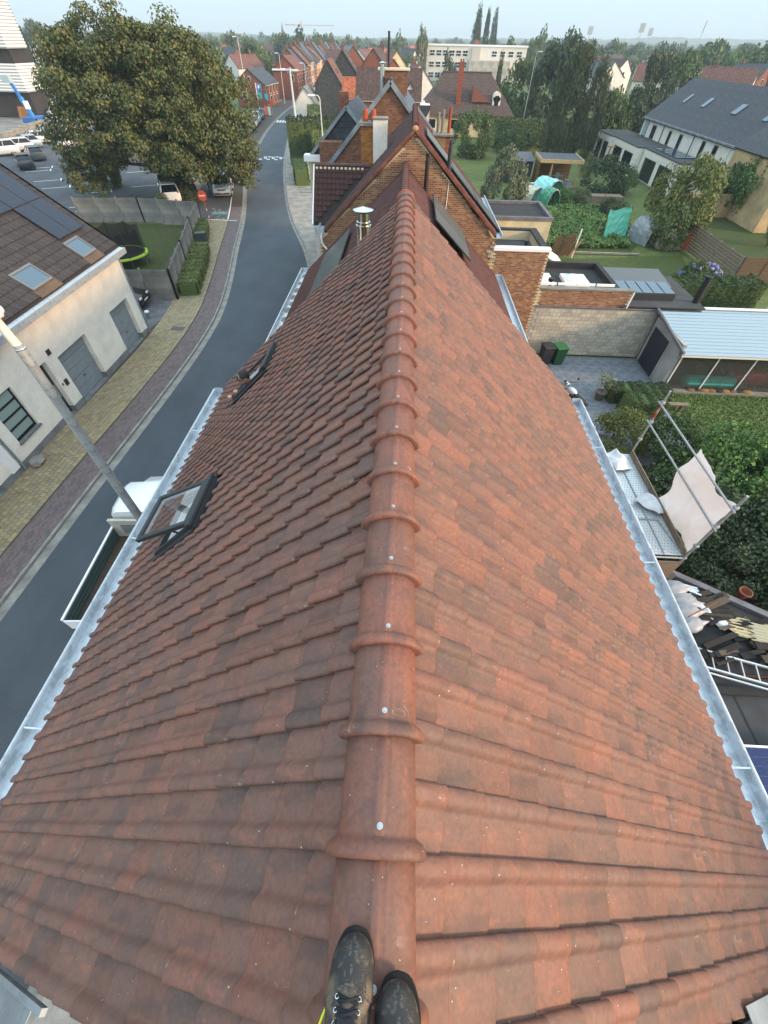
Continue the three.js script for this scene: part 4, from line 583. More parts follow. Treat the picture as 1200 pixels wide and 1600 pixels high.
// ---------------------------------------------------------------- flatbed truck below the street gutter
{
  const t = thing('flatbed_truck', 'white flatbed pickup truck with drop sides parked below the street gutter', 'truck', [-7.55, 0, -4.35], .06), W = 2.0, bw = W / 2, bl = 3.15, by = .95, sm = M(0x8f9a98, .5, .35, { map: rep(grainT, 1.1) }), wm = m_.white;
  part(t, 'bed_floor', box(W, .07, bl, 0, by, -bl / 2), M(0x5a4f45, .9, 0, { map: woodT }));
  for (let k = 0; k < 2; k++) { const x = k ? bw : -bw, sd = part(t, 'drop_side', box(.03, .44, bl - .06, x, by + .27, -bl / 2), M(0x4f6664, .45, .2, { map: rep(grainT, 1.5) })); for (const y of [.08, .22, .36]) part(sd, 'side_rib', box(.045, .018, bl - .07, x, by + .05 + y, -bl / 2), M(0x5d7371, .45, .2)); part(sd, 'top_rail', box(.06, .045, bl, x, by + .51, -bl / 2), wm); }
  const tg = part(t, 'tailgate', box(W - .05, .44, .035, 0, by + .27, 0), wm); for (const x of [-.6, 0, .6]) part(tg, 'latch', box(.12, .05, .03, x, by + .2, .03), m_.black); for (const x of [-.9, .9]) part(t, 'tail_light', box(.22, .1, .06, x * .95, .72, .05), tailM);
  part(t, 'headboard', [box(W, .75, .05, 0, by + .42, -bl), box(W, .06, .09, 0, by + .82, -bl)], M(0xd9d3c4, .7, 0, { map: blotT })); part(t, 'headboard_mesh', box(W * .7, .4, .02, 0, by + .45, -bl + .035), sm);
  part(t, 'chassis', box(.9, .2, bl + 2.2, 0, .68, -bl * .5 - .8), m_.black);
  // cab
  const cz = -bl - .12, cab = loft([[0, 2.02], [-.2, 2.12], [-1.05, 2.12], [-1.25, 2.06]].map(([z, y]) => { const k = .86; return [[-.96, 1.45, cz + z], [-k, y - .1, cz + z], [-k * .8, y, cz + z], [0, y + .03, cz + z], [k * .8, y, cz + z], [k, y - .1, cz + z], [.96, 1.45, cz + z]]; }), true);
  part(t, 'cab_roof', cab, carPaint(0xe3e8ea)); part(t, 'cab_body', [rbox(1.98, 1.0, 1.6, .08, 0, .98, cz - .72), loft([[-1.45, 1.5], [-1.9, 1.42], [-2.35, 1.22], [-2.45, .9]].map(([z, y]) => [[-.97, .45, cz + z], [-.97, y - .12, cz + z], [-.8, y, cz + z], [0, y + .04, cz + z], [.8, y, cz + z], [.97, y - .12, cz + z], [.97, .45, cz + z]]), true)], carPaint(0xe3e8ea));
  part(t, 'windscreen', slab([V3(-.84, 2.02, cz - 1.26), V3(.84, 2.02, cz - 1.26), V3(.92, 1.47, cz - 1.66), V3(-.92, 1.47, cz - 1.66)], .02), m_.carGlass);
  for (const k of [-1, 1]) { part(t, 'side_window', slab([V3(k * .97, 1.49, cz - .15), V3(k * .97, 1.49, cz - 1.45), V3(k * .89, 1.95, cz - 1.15), V3(k * .89, 1.95, cz - .2)], .02), m_.carGlass); part(t, 'mirror', rbox(.14, .3, .1, .04, k * 1.14, 1.55, cz - 1.3), m_.black); part(t, 'headlight', rbox(.3, .18, .08, .03, k * .7, .85, cz - 2.44), lampM); for (const z of [-.75, cz - 1.75]) { const wh = part(t, 'wheel', new THREE.TorusGeometry(.25, .1, 8, 20).rotateY(Math.PI / 2).scale(1.2, 1, 1), m_.rubber); wh.position.set(k * .86, .35, z); part(wh, 'rim', new THREE.CylinderGeometry(.2, .2, .12, 14).rotateZ(Math.PI / 2), rimM); } }
  // load
  const tp = thing('blue_tarpaulin', 'crumpled dark blue sheet lying in the bed of the flatbed truck', 'tarpaulin', [-7.5, by + .04, -6.2]), pg = new THREE.PlaneGeometry(.95, 1.5, 16, 20).rotateX(-Math.PI / 2), pp = pg.attributes.position; for (let i = 0; i < pp.count; i++) { const x = pp.getX(i), z = pp.getZ(i), e = Math.max(Math.abs(x) / .47, Math.abs(z) / .75); pp.setY(i, (.3 + .08 * vn(x * 6 + 9, z * 6 + 9, 64, 4)) * (1 - Math.pow(e, 6)) + .05 * vn(x * 14 + 5, z * 14 + 5, 64, 8)); } pg.computeVertexNormals(); part(tp, 'sheet', pg, M(0x1c2f72, .5));
  const ld = thing('ladder', 'aluminium ladder lying in the bed of the flatbed truck', 'ladder', [-7.15, by + .42, -5.9], .06); for (const x of [-.19, .19]) part(ld, 'rail', box(.03, .06, 2.7, x, 0, 0), m_.alu); for (let k = 0; k < 10; k++) part(ld, 'rung', bar(V3(-.18, 0, -1.2 + k * .27), V3(.18, 0, -1.2 + k * .27), .014), m_.alu);
  const bm = thing('timber_battens', 'bundle of brown battens lying along the truck bed', 'timber', [-6.95, by + .04, -5.9], .06); for (let k = 0; k < 5; k++) part(bm, 'batten', box(.06, .05, 2.6 - .1 * k, -.25 + k * .07, .03 + (k % 2) * .05, .1), m_.woodDark);
}
// ---------------------------------------------------------------- street lamps, signs, poles
{
  const t = thing('street_lamp', 'galvanised street lamp post with flat white head beside the truck', 'street lamp', [-5.0, .09, -4.88], 0, 'street lamps');
  part(t, 'post', bar(V3(0, 0, 0), V3(0, 8.75, .02), .105, 18, .062), m_.galv); part(t, 'base_sleeve', cyl(.13, .12, .5, 0, 0, 0, 16), m_.galv);
  part(t, 'neck', bar(V3(0, 8.66, .02), V3(-.05, 9.07, .02), .058, 14, .05), M(0xd8d4c4, .5)); part(t, 'clamp', new THREE.TorusGeometry(.066, .012, 6, 16).rotateX(Math.PI / 2).translate(0, 8.7, .02), m_.steel);
  const h = part(t, 'lamp_head', rbox(.85, .11, .34, .05, -.42, 9.14, .02, 3), M(0xe4e9ea, .45)); part(h, 'lens', box(.5, .02, .24, -.5, 9.078, .02), M(0xc9d2d4, .2)); part(h, 'hinge', rbox(.16, .1, .2, .03, -.06, 9.12, .02), M(0xbfc4c4, .5));
}
function lampPost(label, bxp, hgt, arm, dir, z, r = .07, mat = M(0xcfd6d8, .5, .2)) { const t = thing('street_lamp', label, 'street lamp', [bxp, .05, z], 0, 'street lamps'); part(t, 'post', bar(V3(0, 0, 0), V3(0, hgt, 0), r, 10, r * .7), mat); part(t, 'arm', tube([V3(0, hgt - .05, 0), V3(dir * arm * .3, hgt + .18, 0), V3(dir * arm, hgt + .22, 0)], .045, 6, 8), mat); part(t, 'lamp_head', rbox(.7, .14, .3, .05, dir * (arm + .3), hgt + .2, 0), m_.white); return t; }
{
  let q = G(509, 268); lampPost('white curved street lamp rising behind the tiled lean-to roof', -9.15, 7.5, .55, -1, -57.9);
  const p = thing('utility_pole', 'tall pale concrete utility pole beside the speed table', 'utility pole', [-15.5, 0, -76]); part(p, 'shaft', bar(V3(0, 0, 0), V3(-.1, 9.0, 0), .2, 12, .12), M(0xbcc6c9, .7)); part(p, 'crossarm', beam(V3(-.5, 8.6, 0), V3(.9, 8.7, 0), .09, .09), m_.galv); part(p, 'lamp_head', rbox(.6, .14, .25, .05, -1.0, 8.85, 0), m_.white); part(p, 'lamp_arm', bar(V3(0, 8.7, 0), V3(-.9, 8.88, 0), .03), m_.galv); part(p, 'bracket', box(.3, .35, .3, .1, 2.6, 0), m_.zincOld);
  lampPost('slim street lamp in front of the brick gable house with white window', Zp(389, 165, -141).x, 11.2, .5, -1, -141);
  lampPost('slim street lamp between the two red brick houses', Zp(445, 160, -150).x, 8.7, .4, -1, -150);
  lampPost('street lamp by the driving car near the white wall', Zp(481, 160, -148).x, 7.2, .5, -1, -148);
  lampPost('small street lamp in front of the far row of narrow houses', Zp(486, 140, -190).x, 6.5, .5, -1, -190);
  lampPost('street lamp rising among the trees behind the hipped roof house', Zp(827, 140, -120).x, 10.2, .5, 1, -120);
  // back of an orange road sign on a post
  const s = thing('road_sign', 'round orange road sign on an orange post by the parking bay', 'sign', [-18.25, .08, -44.5], 0, 'temporary orange signs'); part(s, 'post', bar(V3(0, 0, 0), V3(-.12, 2.0, 0), .035, 8), M(0xc9552a, .6)); part(s, 'disc', new THREE.CylinderGeometry(.38, .38, .03, 26).rotateX(Math.PI / 2).rotateY(.35).translate(-.12, 2.05, .05), M(0xe0522a, .5)); part(s, 'disc_bar', box(.5, .09, .012).rotateY(.35).translate(-.12, 2.05, .078), M(0xf2e6da, .6)); part(s, 'band', bar(V3(-.06, .95, 0), V3(-.068, 1.1, 0), .042, 8), m_.white); part(s, 'band', bar(V3(-.02, .4, 0), V3(-.03, .55, 0), .042, 8), m_.white);
  const eb = thing('utility_cabinet', 'dark grey utility cabinet between the two clipped hedges', 'cabinet', [-16.55, .07, -37.6], .3); part(eb, 'box', rbox(.75, 1.0, .4, .03, 0, .55, 0), M(0x394247, .6)); part(eb, 'lid', rbox(.8, .06, .46, .02, 0, 1.08, 0), M(0x505a5f, .6)); part(eb, 'plinth', box(.78, .1, .42, 0, .05, 0), m_.concrete);
  const c2 = document.createElement('canvas'); c2.width = c2.height = 128; const x = c2.getContext('2d'); x.fillStyle = '#1d6fb5'; x.fillRect(0, 0, 128, 128); x.fillStyle = '#fff'; x.font = 'bold 110px sans-serif'; x.textAlign = 'center'; x.textBaseline = 'middle'; x.fillText('P', 64, 70); const pt = new THREE.CanvasTexture(c2); pt.colorSpace = THREE.SRGBColorSpace;
  const bp = Zp(408, 185, -121), bs = thing('parking_sign', 'white post with blue parking sign and teal flags near the zebra crossing', 'sign', [bp.x, .08, -121]); part(bs, 'post', bar(V3(0, 0, 0), V3(-.1, 5.2, 0), .07, 8), m_.white); const pm = new THREE.Mesh(new THREE.PlaneGeometry(.9, .9), M(0xffffff, .6, 0, { map: pt })); pm.name = 'sign_panel'; pm.position.set(.5, 4.6, .03); bs.add(pm); part(bs, 'sign_back', box(.94, .94, .03, .5, 4.6, 0), m_.white); part(bs, 'flag', slab([V3(.05, 4.0, 0), V3(1.0, 3.8, .2), V3(1.0, 2.9, .1), V3(.05, 3.2, 0)], .02), M(0x35b5c4, .6)); part(bs, 'flag', slab([V3(1.4, 3.7, -.5), V3(2.1, 3.5, -.3), V3(2.1, 2.6, -.4), V3(1.4, 2.9, -.5)], .02), M(0x45bccb, .6));
  const b0 = Zp(415, 178, -124); for (const [dx, cl, lb, h] of [[.2, 0xe8693f, 'orange plastic road barrier on the far left pavement', 1.5], [.95, 0xe3ded4, 'pale upright board beside the orange road barrier', 1.4]]) { const o = thing('road_barrier', lb, 'barrier', [b0.x + dx, .08, -124]); part(o, 'board', rbox(.55, h, .1, .03, 0, h / 2 + .1, 0), M(cl, .6)); part(o, 'foot', box(.7, .1, .5, 0, .05, 0), m_.rubber); }
  const os = Zp(426, 178, -127), o2 = thing('road_sign', 'orange sign board on a post beside the dark hedge of the far pavement', 'sign', [os.x, .08, -127], 0, 'temporary orange signs'); part(o2, 'post', bar(V3(0, 0, 0), V3(0, 1.6, 0), .05), m_.galv); part(o2, 'board', prism([[-.4, 1.4], [.4, 1.4], [.5, 2.6], [0, 2.3], [-.5, 2.7]], .05), M(0xc9502a, .6));
  const ps = Zp(479, 172, -141), o3 = thing('banner', 'pink banner hanging on a post at the end of the white garden wall', 'banner', [ps.x, 0, -141]); part(o3, 'post', bar(V3(0, 0, 0), V3(0, 2.4, 0), .05), m_.galv); part(o3, 'cloth', slab([V3(-.5, 2.3, .06), V3(.45, 2.2, .1), V3(.4, .9, .12), V3(-.45, .8, .06)], .03), M(0xd24a78, .7));
  const bb = thing('litter_bin', 'small white bin on the driveway beside the white house corner', 'bin', [-15.6, .08, -24.7]); part(bb, 'body', cyl(.1, .13, .34, 0, 0, 0, 12), M(0x7b8388, .5)); part(bb, 'lid', cyl(.14, .12, .07, 0, .34, 0, 12), m_.white);
}
// ---------------------------------------------------------------- brickwork: single bricks proud of the mortar
const brickM = [0x8c5c45, 0x9a6c50, 0x7d5545, 0xa5805c, 0x8e664e].map(c => M(c, .92, 0, { map: rep(grainT, .6) }));
const brickG = norm(new THREE.BoxGeometry(.186, .059, .02), true); planarUV(brickG, 1);
function bricks(parent, P, u, n, inside, w, h, viewer = camera.position) {   // P lower corner, u along the wall, n outward
  const r = rng(Math.round(P.x * 91 + P.z * 7) + 500), list = [], q = new THREE.Matrix4(), up = V3(0, 1, 0);
  for (let j = 0; j < h / .075; j++) for (let i = 0; i < w / .2; i++) { const a = (i + .5 + (j % 2) * .5) * .2, b = (j + .5) * .075; if (!inside(a, b)) continue; const p = P.clone().addScaledVector(u, a).addScaledVector(up, b).addScaledVector(n, .001 + r() * .004); list.push({ p, c: Math.floor(r() * 5), d: p.distanceTo(viewer) }); }
  list.sort((a, b) => a.d - b.d); const rest = [[], [], [], [], []];
  list.forEach((t, i) => { q.makeBasis(u, up, n).setPosition(t.p); if (i < 300) { const m = new THREE.Mesh(brickG, brickM[t.c]); m.name = 'brick'; m.applyMatrix4(q); m.castShadow = m.receiveShadow = true; parent.add(m); } else { const g = brickG.clone().applyMatrix4(q); const c = brickM[t.c].color; rest[0].push(tint(g, [c.r, c.g, c.b])); } });
  if (rest[0].length) { const m = part(parent, 'bricks', mergeGeometries(rest[0]), brickRestM); m.userData.kind = 'stuff'; }
}
const brickRestM = M(0xffffff, .92, 0, { map: rep(grainT, .6), vertexColors: true });
// ---------------------------------------------------------------- old-tiled neighbour beyond the new roof
const loVar = Array.from({ length: 6 }, (_, i) => tileGeo(.213, .252, 900 + i, 1));
function loSlope(roof, side, ax, ay, th, zN, cols, rows, mat, tn, skip) { const r = rng(77 + cols + rows + side), rest = slope(side, ax, ay, th, zN, cols, rows, .213, .252, r, skip).map(t => { const b = tn[t.t % tn.length], k = .85 + .3 * r(); const g = tint(loVar[t.v % 6].clone(), b.map(v => v * k)).applyMatrix4(t.m); g.userData.uv = true; return g; }); const m = part(roof, 'roof_tiles', rest, mat); m.userData.kind = 'stuff'; return m; }
function ridgeRun(roof, ax, ay, z0, z1, mat, pitch = .36) { for (let z = z0; z > z1; z -= pitch) part(roof, 'ridge_tile', tint(new THREE.CylinderGeometry(.125, .14, pitch, 10, 1, false, -Math.PI / 2, Math.PI).rotateX(-Math.PI / 2), [.9 + .2 * rnd(), .9 + .1 * rnd(), .9 + .1 * rnd()]), mat).position.set(ax, ay - .05, z - pitch / 2); }
function flue(name, label, base, h, r, mat, capR, group) { const t = thing(name, label, 'chimney pipe', base, 0, group); part(t, 'pipe', cyl(r, r, h, 0, -.25, 0, 20), mat); part(t, 'collar', cyl(r * 1.12, r * 1.12, .05, 0, h - .36, 0, 20), mat); part(t, 'cowl', [cyl(r * .85, r * .85, .16, 0, h - .25, 0, 20), cyl(capR * .9, capR, .03, 0, h - .07, 0, 24), new THREE.ConeGeometry(capR, .06, 24).translate(0, h - .01, 0)], mat); return t; }
const rp = (ax, ay, side, th) => (z, d, n) => V3(ax + side * (d * Math.cos(th) + n * Math.sin(th)), ay - d * Math.sin(th) + n * Math.cos(th), z);
function plate(f, side, za, zb, d0, d1, n0, n1) { const q = [f(za, d0, n1), f(zb, d0, n1), f(zb, d1, n1), f(za, d1, n1)]; return slab(side > 0 ? q : q.reverse(), n1 - n0); }
function roofPanel(f, side, za, zb, d0, d1, n, mat, label, group) { const t = thing('solar_panel', label, 'solar panel', [0, 0, 0], 0, group); part(t, 'frame', plate(f, side, za, zb, d0, d1, n - .04, n), m_.plastic); part(t, 'glass', plate(f, side, za + .025, zb - .025, d0 + .025, d1 - .025, n + .001, n + .005), mat); return t; }
{
  const th = 41 * Math.PI / 180, ax = -.05, ay = 8.02, z0 = -8.85, z1 = -22.1, t = thing('old_tiled_house', 'lower neighbour house with weathered purple red tile roof behind the new roof', 'house'), L = rp(ax, ay, -1, th), R = rp(ax, ay, 1, th), D = 6.1;
  part(t, 'wall', [bx2(-4.4, -4.15, 0, 4.0, z1, z0), bx2(4.15, 4.4, 0, 4.0, z1, z0), prism([[-4.1, 0], [4.1, 0], [4.1, 4.3], [0, 7.7], [-4.1, 4.3]], .1).translate(0, 0, z0 - .12)], m_.brickBrown);
  const roof = part(t, 'roof', [plate(L, -1, z1, z0, 0, D, -.12, -.01), plate(R, 1, z1, z0, 0, D, -.12, -.01)], m_.underlay), tn = [[.95, .86, .88], [.82, .80, .86], [1.05, .9, .88], [.9, .82, .84]];
  const vis = (z, d) => z > -10.5 && d < 3;
  loSlope(roof, -1, ax, ay, th, z0, 62, 24, m_.oldclay, tn, vis); loSlope(roof, 1, ax, ay, th, z0, 62, 24, m_.oldclay, tn, vis);
  ridgeRun(roof, ax, ay + .12, -9, -22, m_.oldclay);
  for (const [s, f] of [[-1, L], [1, R]]) { const e = f(0, D, 0); const g = part(t, 'gutter', [bx2(...[e.x, e.x + s * .36].sort((a, b) => a - b), e.y - .12, e.y - .09, z1 + .1, z0), bx2(...[e.x + s * .34, e.x + s * .38].sort((a, b) => a - b), e.y - .13, e.y + .06, z1 + .1, z0), bx2(...[e.x, e.x + s * .38].sort((a, b) => a - b), e.y - .13, e.y + .06, z1 + .06, z1 + .1)], m_.zinc); const st = []; if (s < 0) for (let k = 0; k < 16; k++) part(g, 'rust_stain', new THREE.CircleGeometry(.12 + .1 * rnd(), 7).rotateX(-Math.PI / 2).scale(.6, 1, 1.5).translate(e.x - .12 - .1 * rnd(), e.y - .086, z1 + .6 + k * .78 + .3 * rnd()), M(0x7a776c, .9)); }
  roofPanel(R, 1, -21.3, -19.4, 1.35, 3.3, .26, m_.solarGrey, 'grey solar panel on the old roof garden slope, beside the brick gable', 'panels on the old roof');
  roofPanel(R, 1, -19.38, -17.5, 1.35, 3.3, .26, m_.solarGrey, 'grey solar panel on the old roof garden slope, next to the new tiles', 'panels on the old roof');
  roofPanel(L, -1, -20, -18.2, 2.75, 4.3, .2, m_.solarGrey, 'grey solar panel on the street slope behind the steel flue', 'panels on the old roof'); roofPanel(L, -1, -18.18, -15.4, 2.75, 4.3, .2, m_.solarGrey, 'grey solar panel on the street slope nearest the new tiles', 'panels on the old roof');
  flue('chimney_flue', 'shiny stainless steel flue with flat cap on the old roof', [-.90, 7.2, -10.5], 1.97, .15, m_.steel, .22);
  const bp = Zp(661, 300, -21.8); flue('vent_pipe', 'black vent pipe standing against the brick gable', [bp.x + .1, 7.0, -21.8], 1.55, .09, m_.black, .1);
}
// ---------------------------------------------------------------- brick gable house
{
  const z0 = -22.2, z1 = -29.6, ax = .27, ay = 9.2, th = 41.3 * Math.PI / 180, t = thing('brick_gable_house', 'house with multicoloured brick gable and old purple tile roof facing the new roof', 'house'), L = rp(ax, ay, -1, th), R = rp(ax, ay, 1, th), D = 5.4, tt = Math.tan(th);
  const gab = part(t, 'gable_wall', prism([[-4.05, 0], [4.35, 0], [4.35, 5.25], [4.05, 5.55], [ax, ay - .12], [-3.75, 5.55], [-4.05, 5.3]], .3).translate(0, 0, z0 - .3), m_.mortar);
  bricks(gab, V3(-4.1, 3.6, z0), V3(1, 0, 0), V3(0, 0, 1), (a, b) => { const x = -4.1 + a, y = 3.6 + b; return x > -3.95 && x < 4.28 && y < ay - .2 - Math.abs(x - ax) * tt * 1.0 && y > 8.0 - Math.abs(x) * .87 - 1.2; }, 8.5, 5.6);
  part(t, 'wall', [bx2(-4.05, -3.8, 0, 5.2, z1, z0 - .31), bx2(4.1, 4.35, 0, 5.2, z1, z0 - .31), prism([[-3.79, 0], [4.09, 0], [4.09, 5.3], [ax, ay - .2], [-3.79, 5.3]], .2).translate(0, 0, z1)], m_.brickBrown);
  const roof = part(t, 'roof', [plate(L, -1, z1, z0 + .05, 0, D, -.1, -.01), plate(R, 1, z1, z0 + .05, 0, D, -.1, -.01)], m_.underlay);
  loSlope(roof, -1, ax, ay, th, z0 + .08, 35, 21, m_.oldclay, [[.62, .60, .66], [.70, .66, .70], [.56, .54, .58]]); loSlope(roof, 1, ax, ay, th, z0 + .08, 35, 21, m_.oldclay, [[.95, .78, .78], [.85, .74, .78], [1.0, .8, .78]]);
  ridgeRun(roof, ax, ay + .13, z0 + .1, z1, m_.oldclay.clone()); part(roof, 'ridge_end', new THREE.SphereGeometry(.12, 10, 8).scale(1, .8, .5).translate(ax, ay + .02, z0 + .1), M(0xb08a68, .9));
  for (const [s, f] of [[-1, L], [1, R]]) for (let k = 0; k < 21; k++) part(t, 'verge_tile', box(.09, .11, .25).applyMatrix4(new THREE.Matrix4().makeBasis(V3(0, 0, s < 0 ? 1 : -1), V3(s * Math.sin(th), Math.cos(th), 0), V3(s * Math.cos(th), -Math.sin(th), 0))).translate(...f(z0 + .09, .14 + k * .252, -.01 + (k % 2) * .004).toArray()), M(k % 3 ? 0x6d3f32 : 0x7d4a38, .9));
  // weathered kneeler stones at the right foot of the gable
  for (let k = 0; k < 7; k++) part(t, 'kneeler_stone', rbox(.16 + .1 * rnd(), .09, .05, .012, 4.05 + .3 * rnd(), 5.3 - k * .1, z0 + .02), M(k % 2 ? 0xb9b0a0 : 0x9a8c7a, .95, 0, { map: blotT }));
  part(t, 'cable', bar(V3(1.83, 7.55, z0 + .03), V3(1.80, 5.5, z0 + .03), .014, 5), m_.white);
  // solar panels along the garden slope
  [[.55, 2.2], [2.25, 3.9], [3.95, 5.6]].forEach(([a, b], i) => roofPanel(R, 1, -25.4 - i * .12, -22.9 - i * .05, a, b, .16, m_.solarGrey, ['grey solar panel on the brick gable house, at its ridge', 'grey solar panel on the brick gable house, middle of three', 'grey solar panel on the brick gable house, at its gutter'][i], 'panels on the gable house'));
  flue('vent_pipe', 'dark grey vent pipe between the solar panels of the gable house', [1.78, 7.75, -22.5], 1.15, .085, m_.plastic, .09);
  const e = R(0, D, 0); part(t, 'gutter', [bx2(e.x, e.x + .26, e.y - .1, e.y - .07, z1, z0), bx2(e.x + .24, e.x + .28, e.y - .11, e.y + .06, z1, z0)], m_.zinc); const e2 = L(0, D, 0); part(t, 'gutter', [bx2(e2.x - .3, e2.x, e2.y - .1, e2.y - .07, -23.2, z0), bx2(e2.x - .32, e2.x - .28, e2.y - .11, e2.y + .06, -23.2, z0), bx2(e2.x - .32, e2.x, e2.y - .11, e2.y + .06, z0 + .01, z0 + .04)], m_.zinc);
  part(t, 'downpipe', tube([V3(e2.x - .1, e2.y - .1, z0 + .1), V3(e2.x - .1, e2.y - .5, z0 + .1), V3(e2.x + .12, e2.y - .8, z0 + .1), V3(e2.x + .12, e2.y - 2.2, z0 + .1)], .045, 8, 24), m_.white);
  // chimney: brick stack beside a white rendered one
  const ch = thing('brick_chimney', 'yellow brown brick chimney stack with two red pots on the gable house', 'chimney', [-1.86, 6.4, -26.0]); part(ch, 'stack', box(.76, 2.5, .7, 0, 1.25, 0), M(0xa97f4a, .92, 0, { map: rep(brickT, 1.1) })); part(ch, 'cap', rbox(.9, .14, .86, .03, 0, 2.55, 0), m_.concrete); for (const x of [-.18, .2]) part(ch, 'pot', cyl(.14, .11, .42, x, 2.6, 0, 12), M(0xa14a2e, .85)); part(ch, 'saddle', prism([[-.6, 0], [.45, 0], [.45, .9], [-.05, .9]], .8).translate(-.1, .15, .3), m_.roofPurple);
  const wc = thing('rendered_chimney', 'tall white rendered chimney on the slope of the gable house', 'chimney', [-1.32, 7.0, -25.7]); part(wc, 'stack', rbox(.66, 2.15, .6, .015, 0, 1.06, 0), m_.stuccoGrey); part(wc, 'cap', rbox(.72, .07, .66, .015, 0, 2.17, 0), m_.concrete);
  const rc = thing('pot_chimney', 'rendered and brick chimney with three tall pots beyond the solar panels', 'chimney', [1.8, 6.6, -28.2]); part(rc, 'stack', box(.62, 1.75, .62, -.2, .88, 0), M(0xa8956a, .95, 0, { map: blotT })); part(rc, 'brick_side', box(.28, 1.75, .60, .255, .88, 0), m_.brickFar); part(rc, 'cap', rbox(1.05, .1, .8, .02, -.05, 1.8, 0), m_.concrete); for (const [x, m, h] of [[-.32, m_.concrete, .75], [-.1, m_.concrete, .85], [.24, M(0x8f4128, .85), .95]]) part(rc, 'pot', cyl(.085, .075, h, x, 1.85, 0, 10), m);
  part(rc, 'render_patch', prism([[-.6, 0], [.1, 0], [.1, .7], [-.6, 1.2]], .1).translate(-.1, .0, .35), m_.whitewall);
  // street wing: a pantile slope facing us under a mortared ridge
  const wg = thing('tiled_wing', 'low street wing with brown pantile slope facing the gable', 'house'); const wz = -25.2, wy = 7.5, fy = 5.55, fz = -23.35, wth = Math.atan2(wy - fy, fz - wz), c = Math.cos(wth), s = Math.sin(wth), wl = Math.hypot(wy - fy, fz - wz), xa = -4.45, xb = -2.0;
  const pw = (x, d, n) => V3(x, wy - d * s + n * c, wz + d * c + n * s), wr = part(wg, 'roof', [slab([pw(xa, 0, 0), pw(xa, wl, 0), pw(xb, wl, 0), pw(xb, 0, 0)], .1), slab([V3(xa, wy, wz), V3(xb, wy, wz), V3(xb, wy - 1.5, wz - 1.6), V3(xa, wy - 1.5, wz - 1.6)], .1)], m_.underlay), tg = tileGeo(.213, .252, 950);
  for (let i = 0; i < 12; i++) for (let j = 0; j < Math.floor(wl / .252); j++) { const x = xa + (i + 1) * .205, d = j * .252 + .02; if (x + (.0) > -1.9 - d * 1.02 + .0) continue; const m = new THREE.Mesh(wingTile(tg, (i * 7 + j * 3) % 4), m_.oldclay); m.name = 'roof_tile'; m.applyMatrix4(new THREE.Matrix4().makeBasis(V3(1, 0, 0), V3(0, c, s), V3(0, -s, c)).setPosition(pw(x, d, 0))); m.castShadow = m.receiveShadow = true; wr.add(m); }
  part(wr, 'ridge_cap', bar(V3(xa, wy + .03, wz), V3(xb + .2, wy + .03, wz), .1, 10), m_.roofPurple); for (let k = 0; k < 12; k++) part(wr, 'ridge_mortar', rbox(.12, .09, .06, .02, xa + .1 + k * .2, wy - .06, wz + .13), M(0xd9cfae, .95));
  part(wg, 'wall', [bx2(xa, xb, 0, fy - .12, wz - 1.6, fz - .12), prism([[-1.8, 0], [1.8, 0], [1.8, .2], [0, 1.9], [-1.8, .2]], .06).rotateY(Math.PI / 2).translate(xa + .0, fy - .2, wz)], m_.whitewall); part(wg, 'verge_board', beam(pw(xa - .04, 0, .02), pw(xa - .04, wl, .02), .05, .14), m_.white); part(wg, 'gutter', bx2(xa - .02, -3.9, fy - .1, fy - .02, fz - .02, fz + .25), m_.zinc);
}
function wingTile(g, k) { const key = 'wing' + k; if (!tileVT.has(key)) { const q = tint(g.clone(), [[.60, .52, .56], [.68, .56, .58], [.55, .5, .54], [.74, .56, .56]][k]); q.userData.uv = true; tileVT.set(key, q); } return tileVT.get(key); }
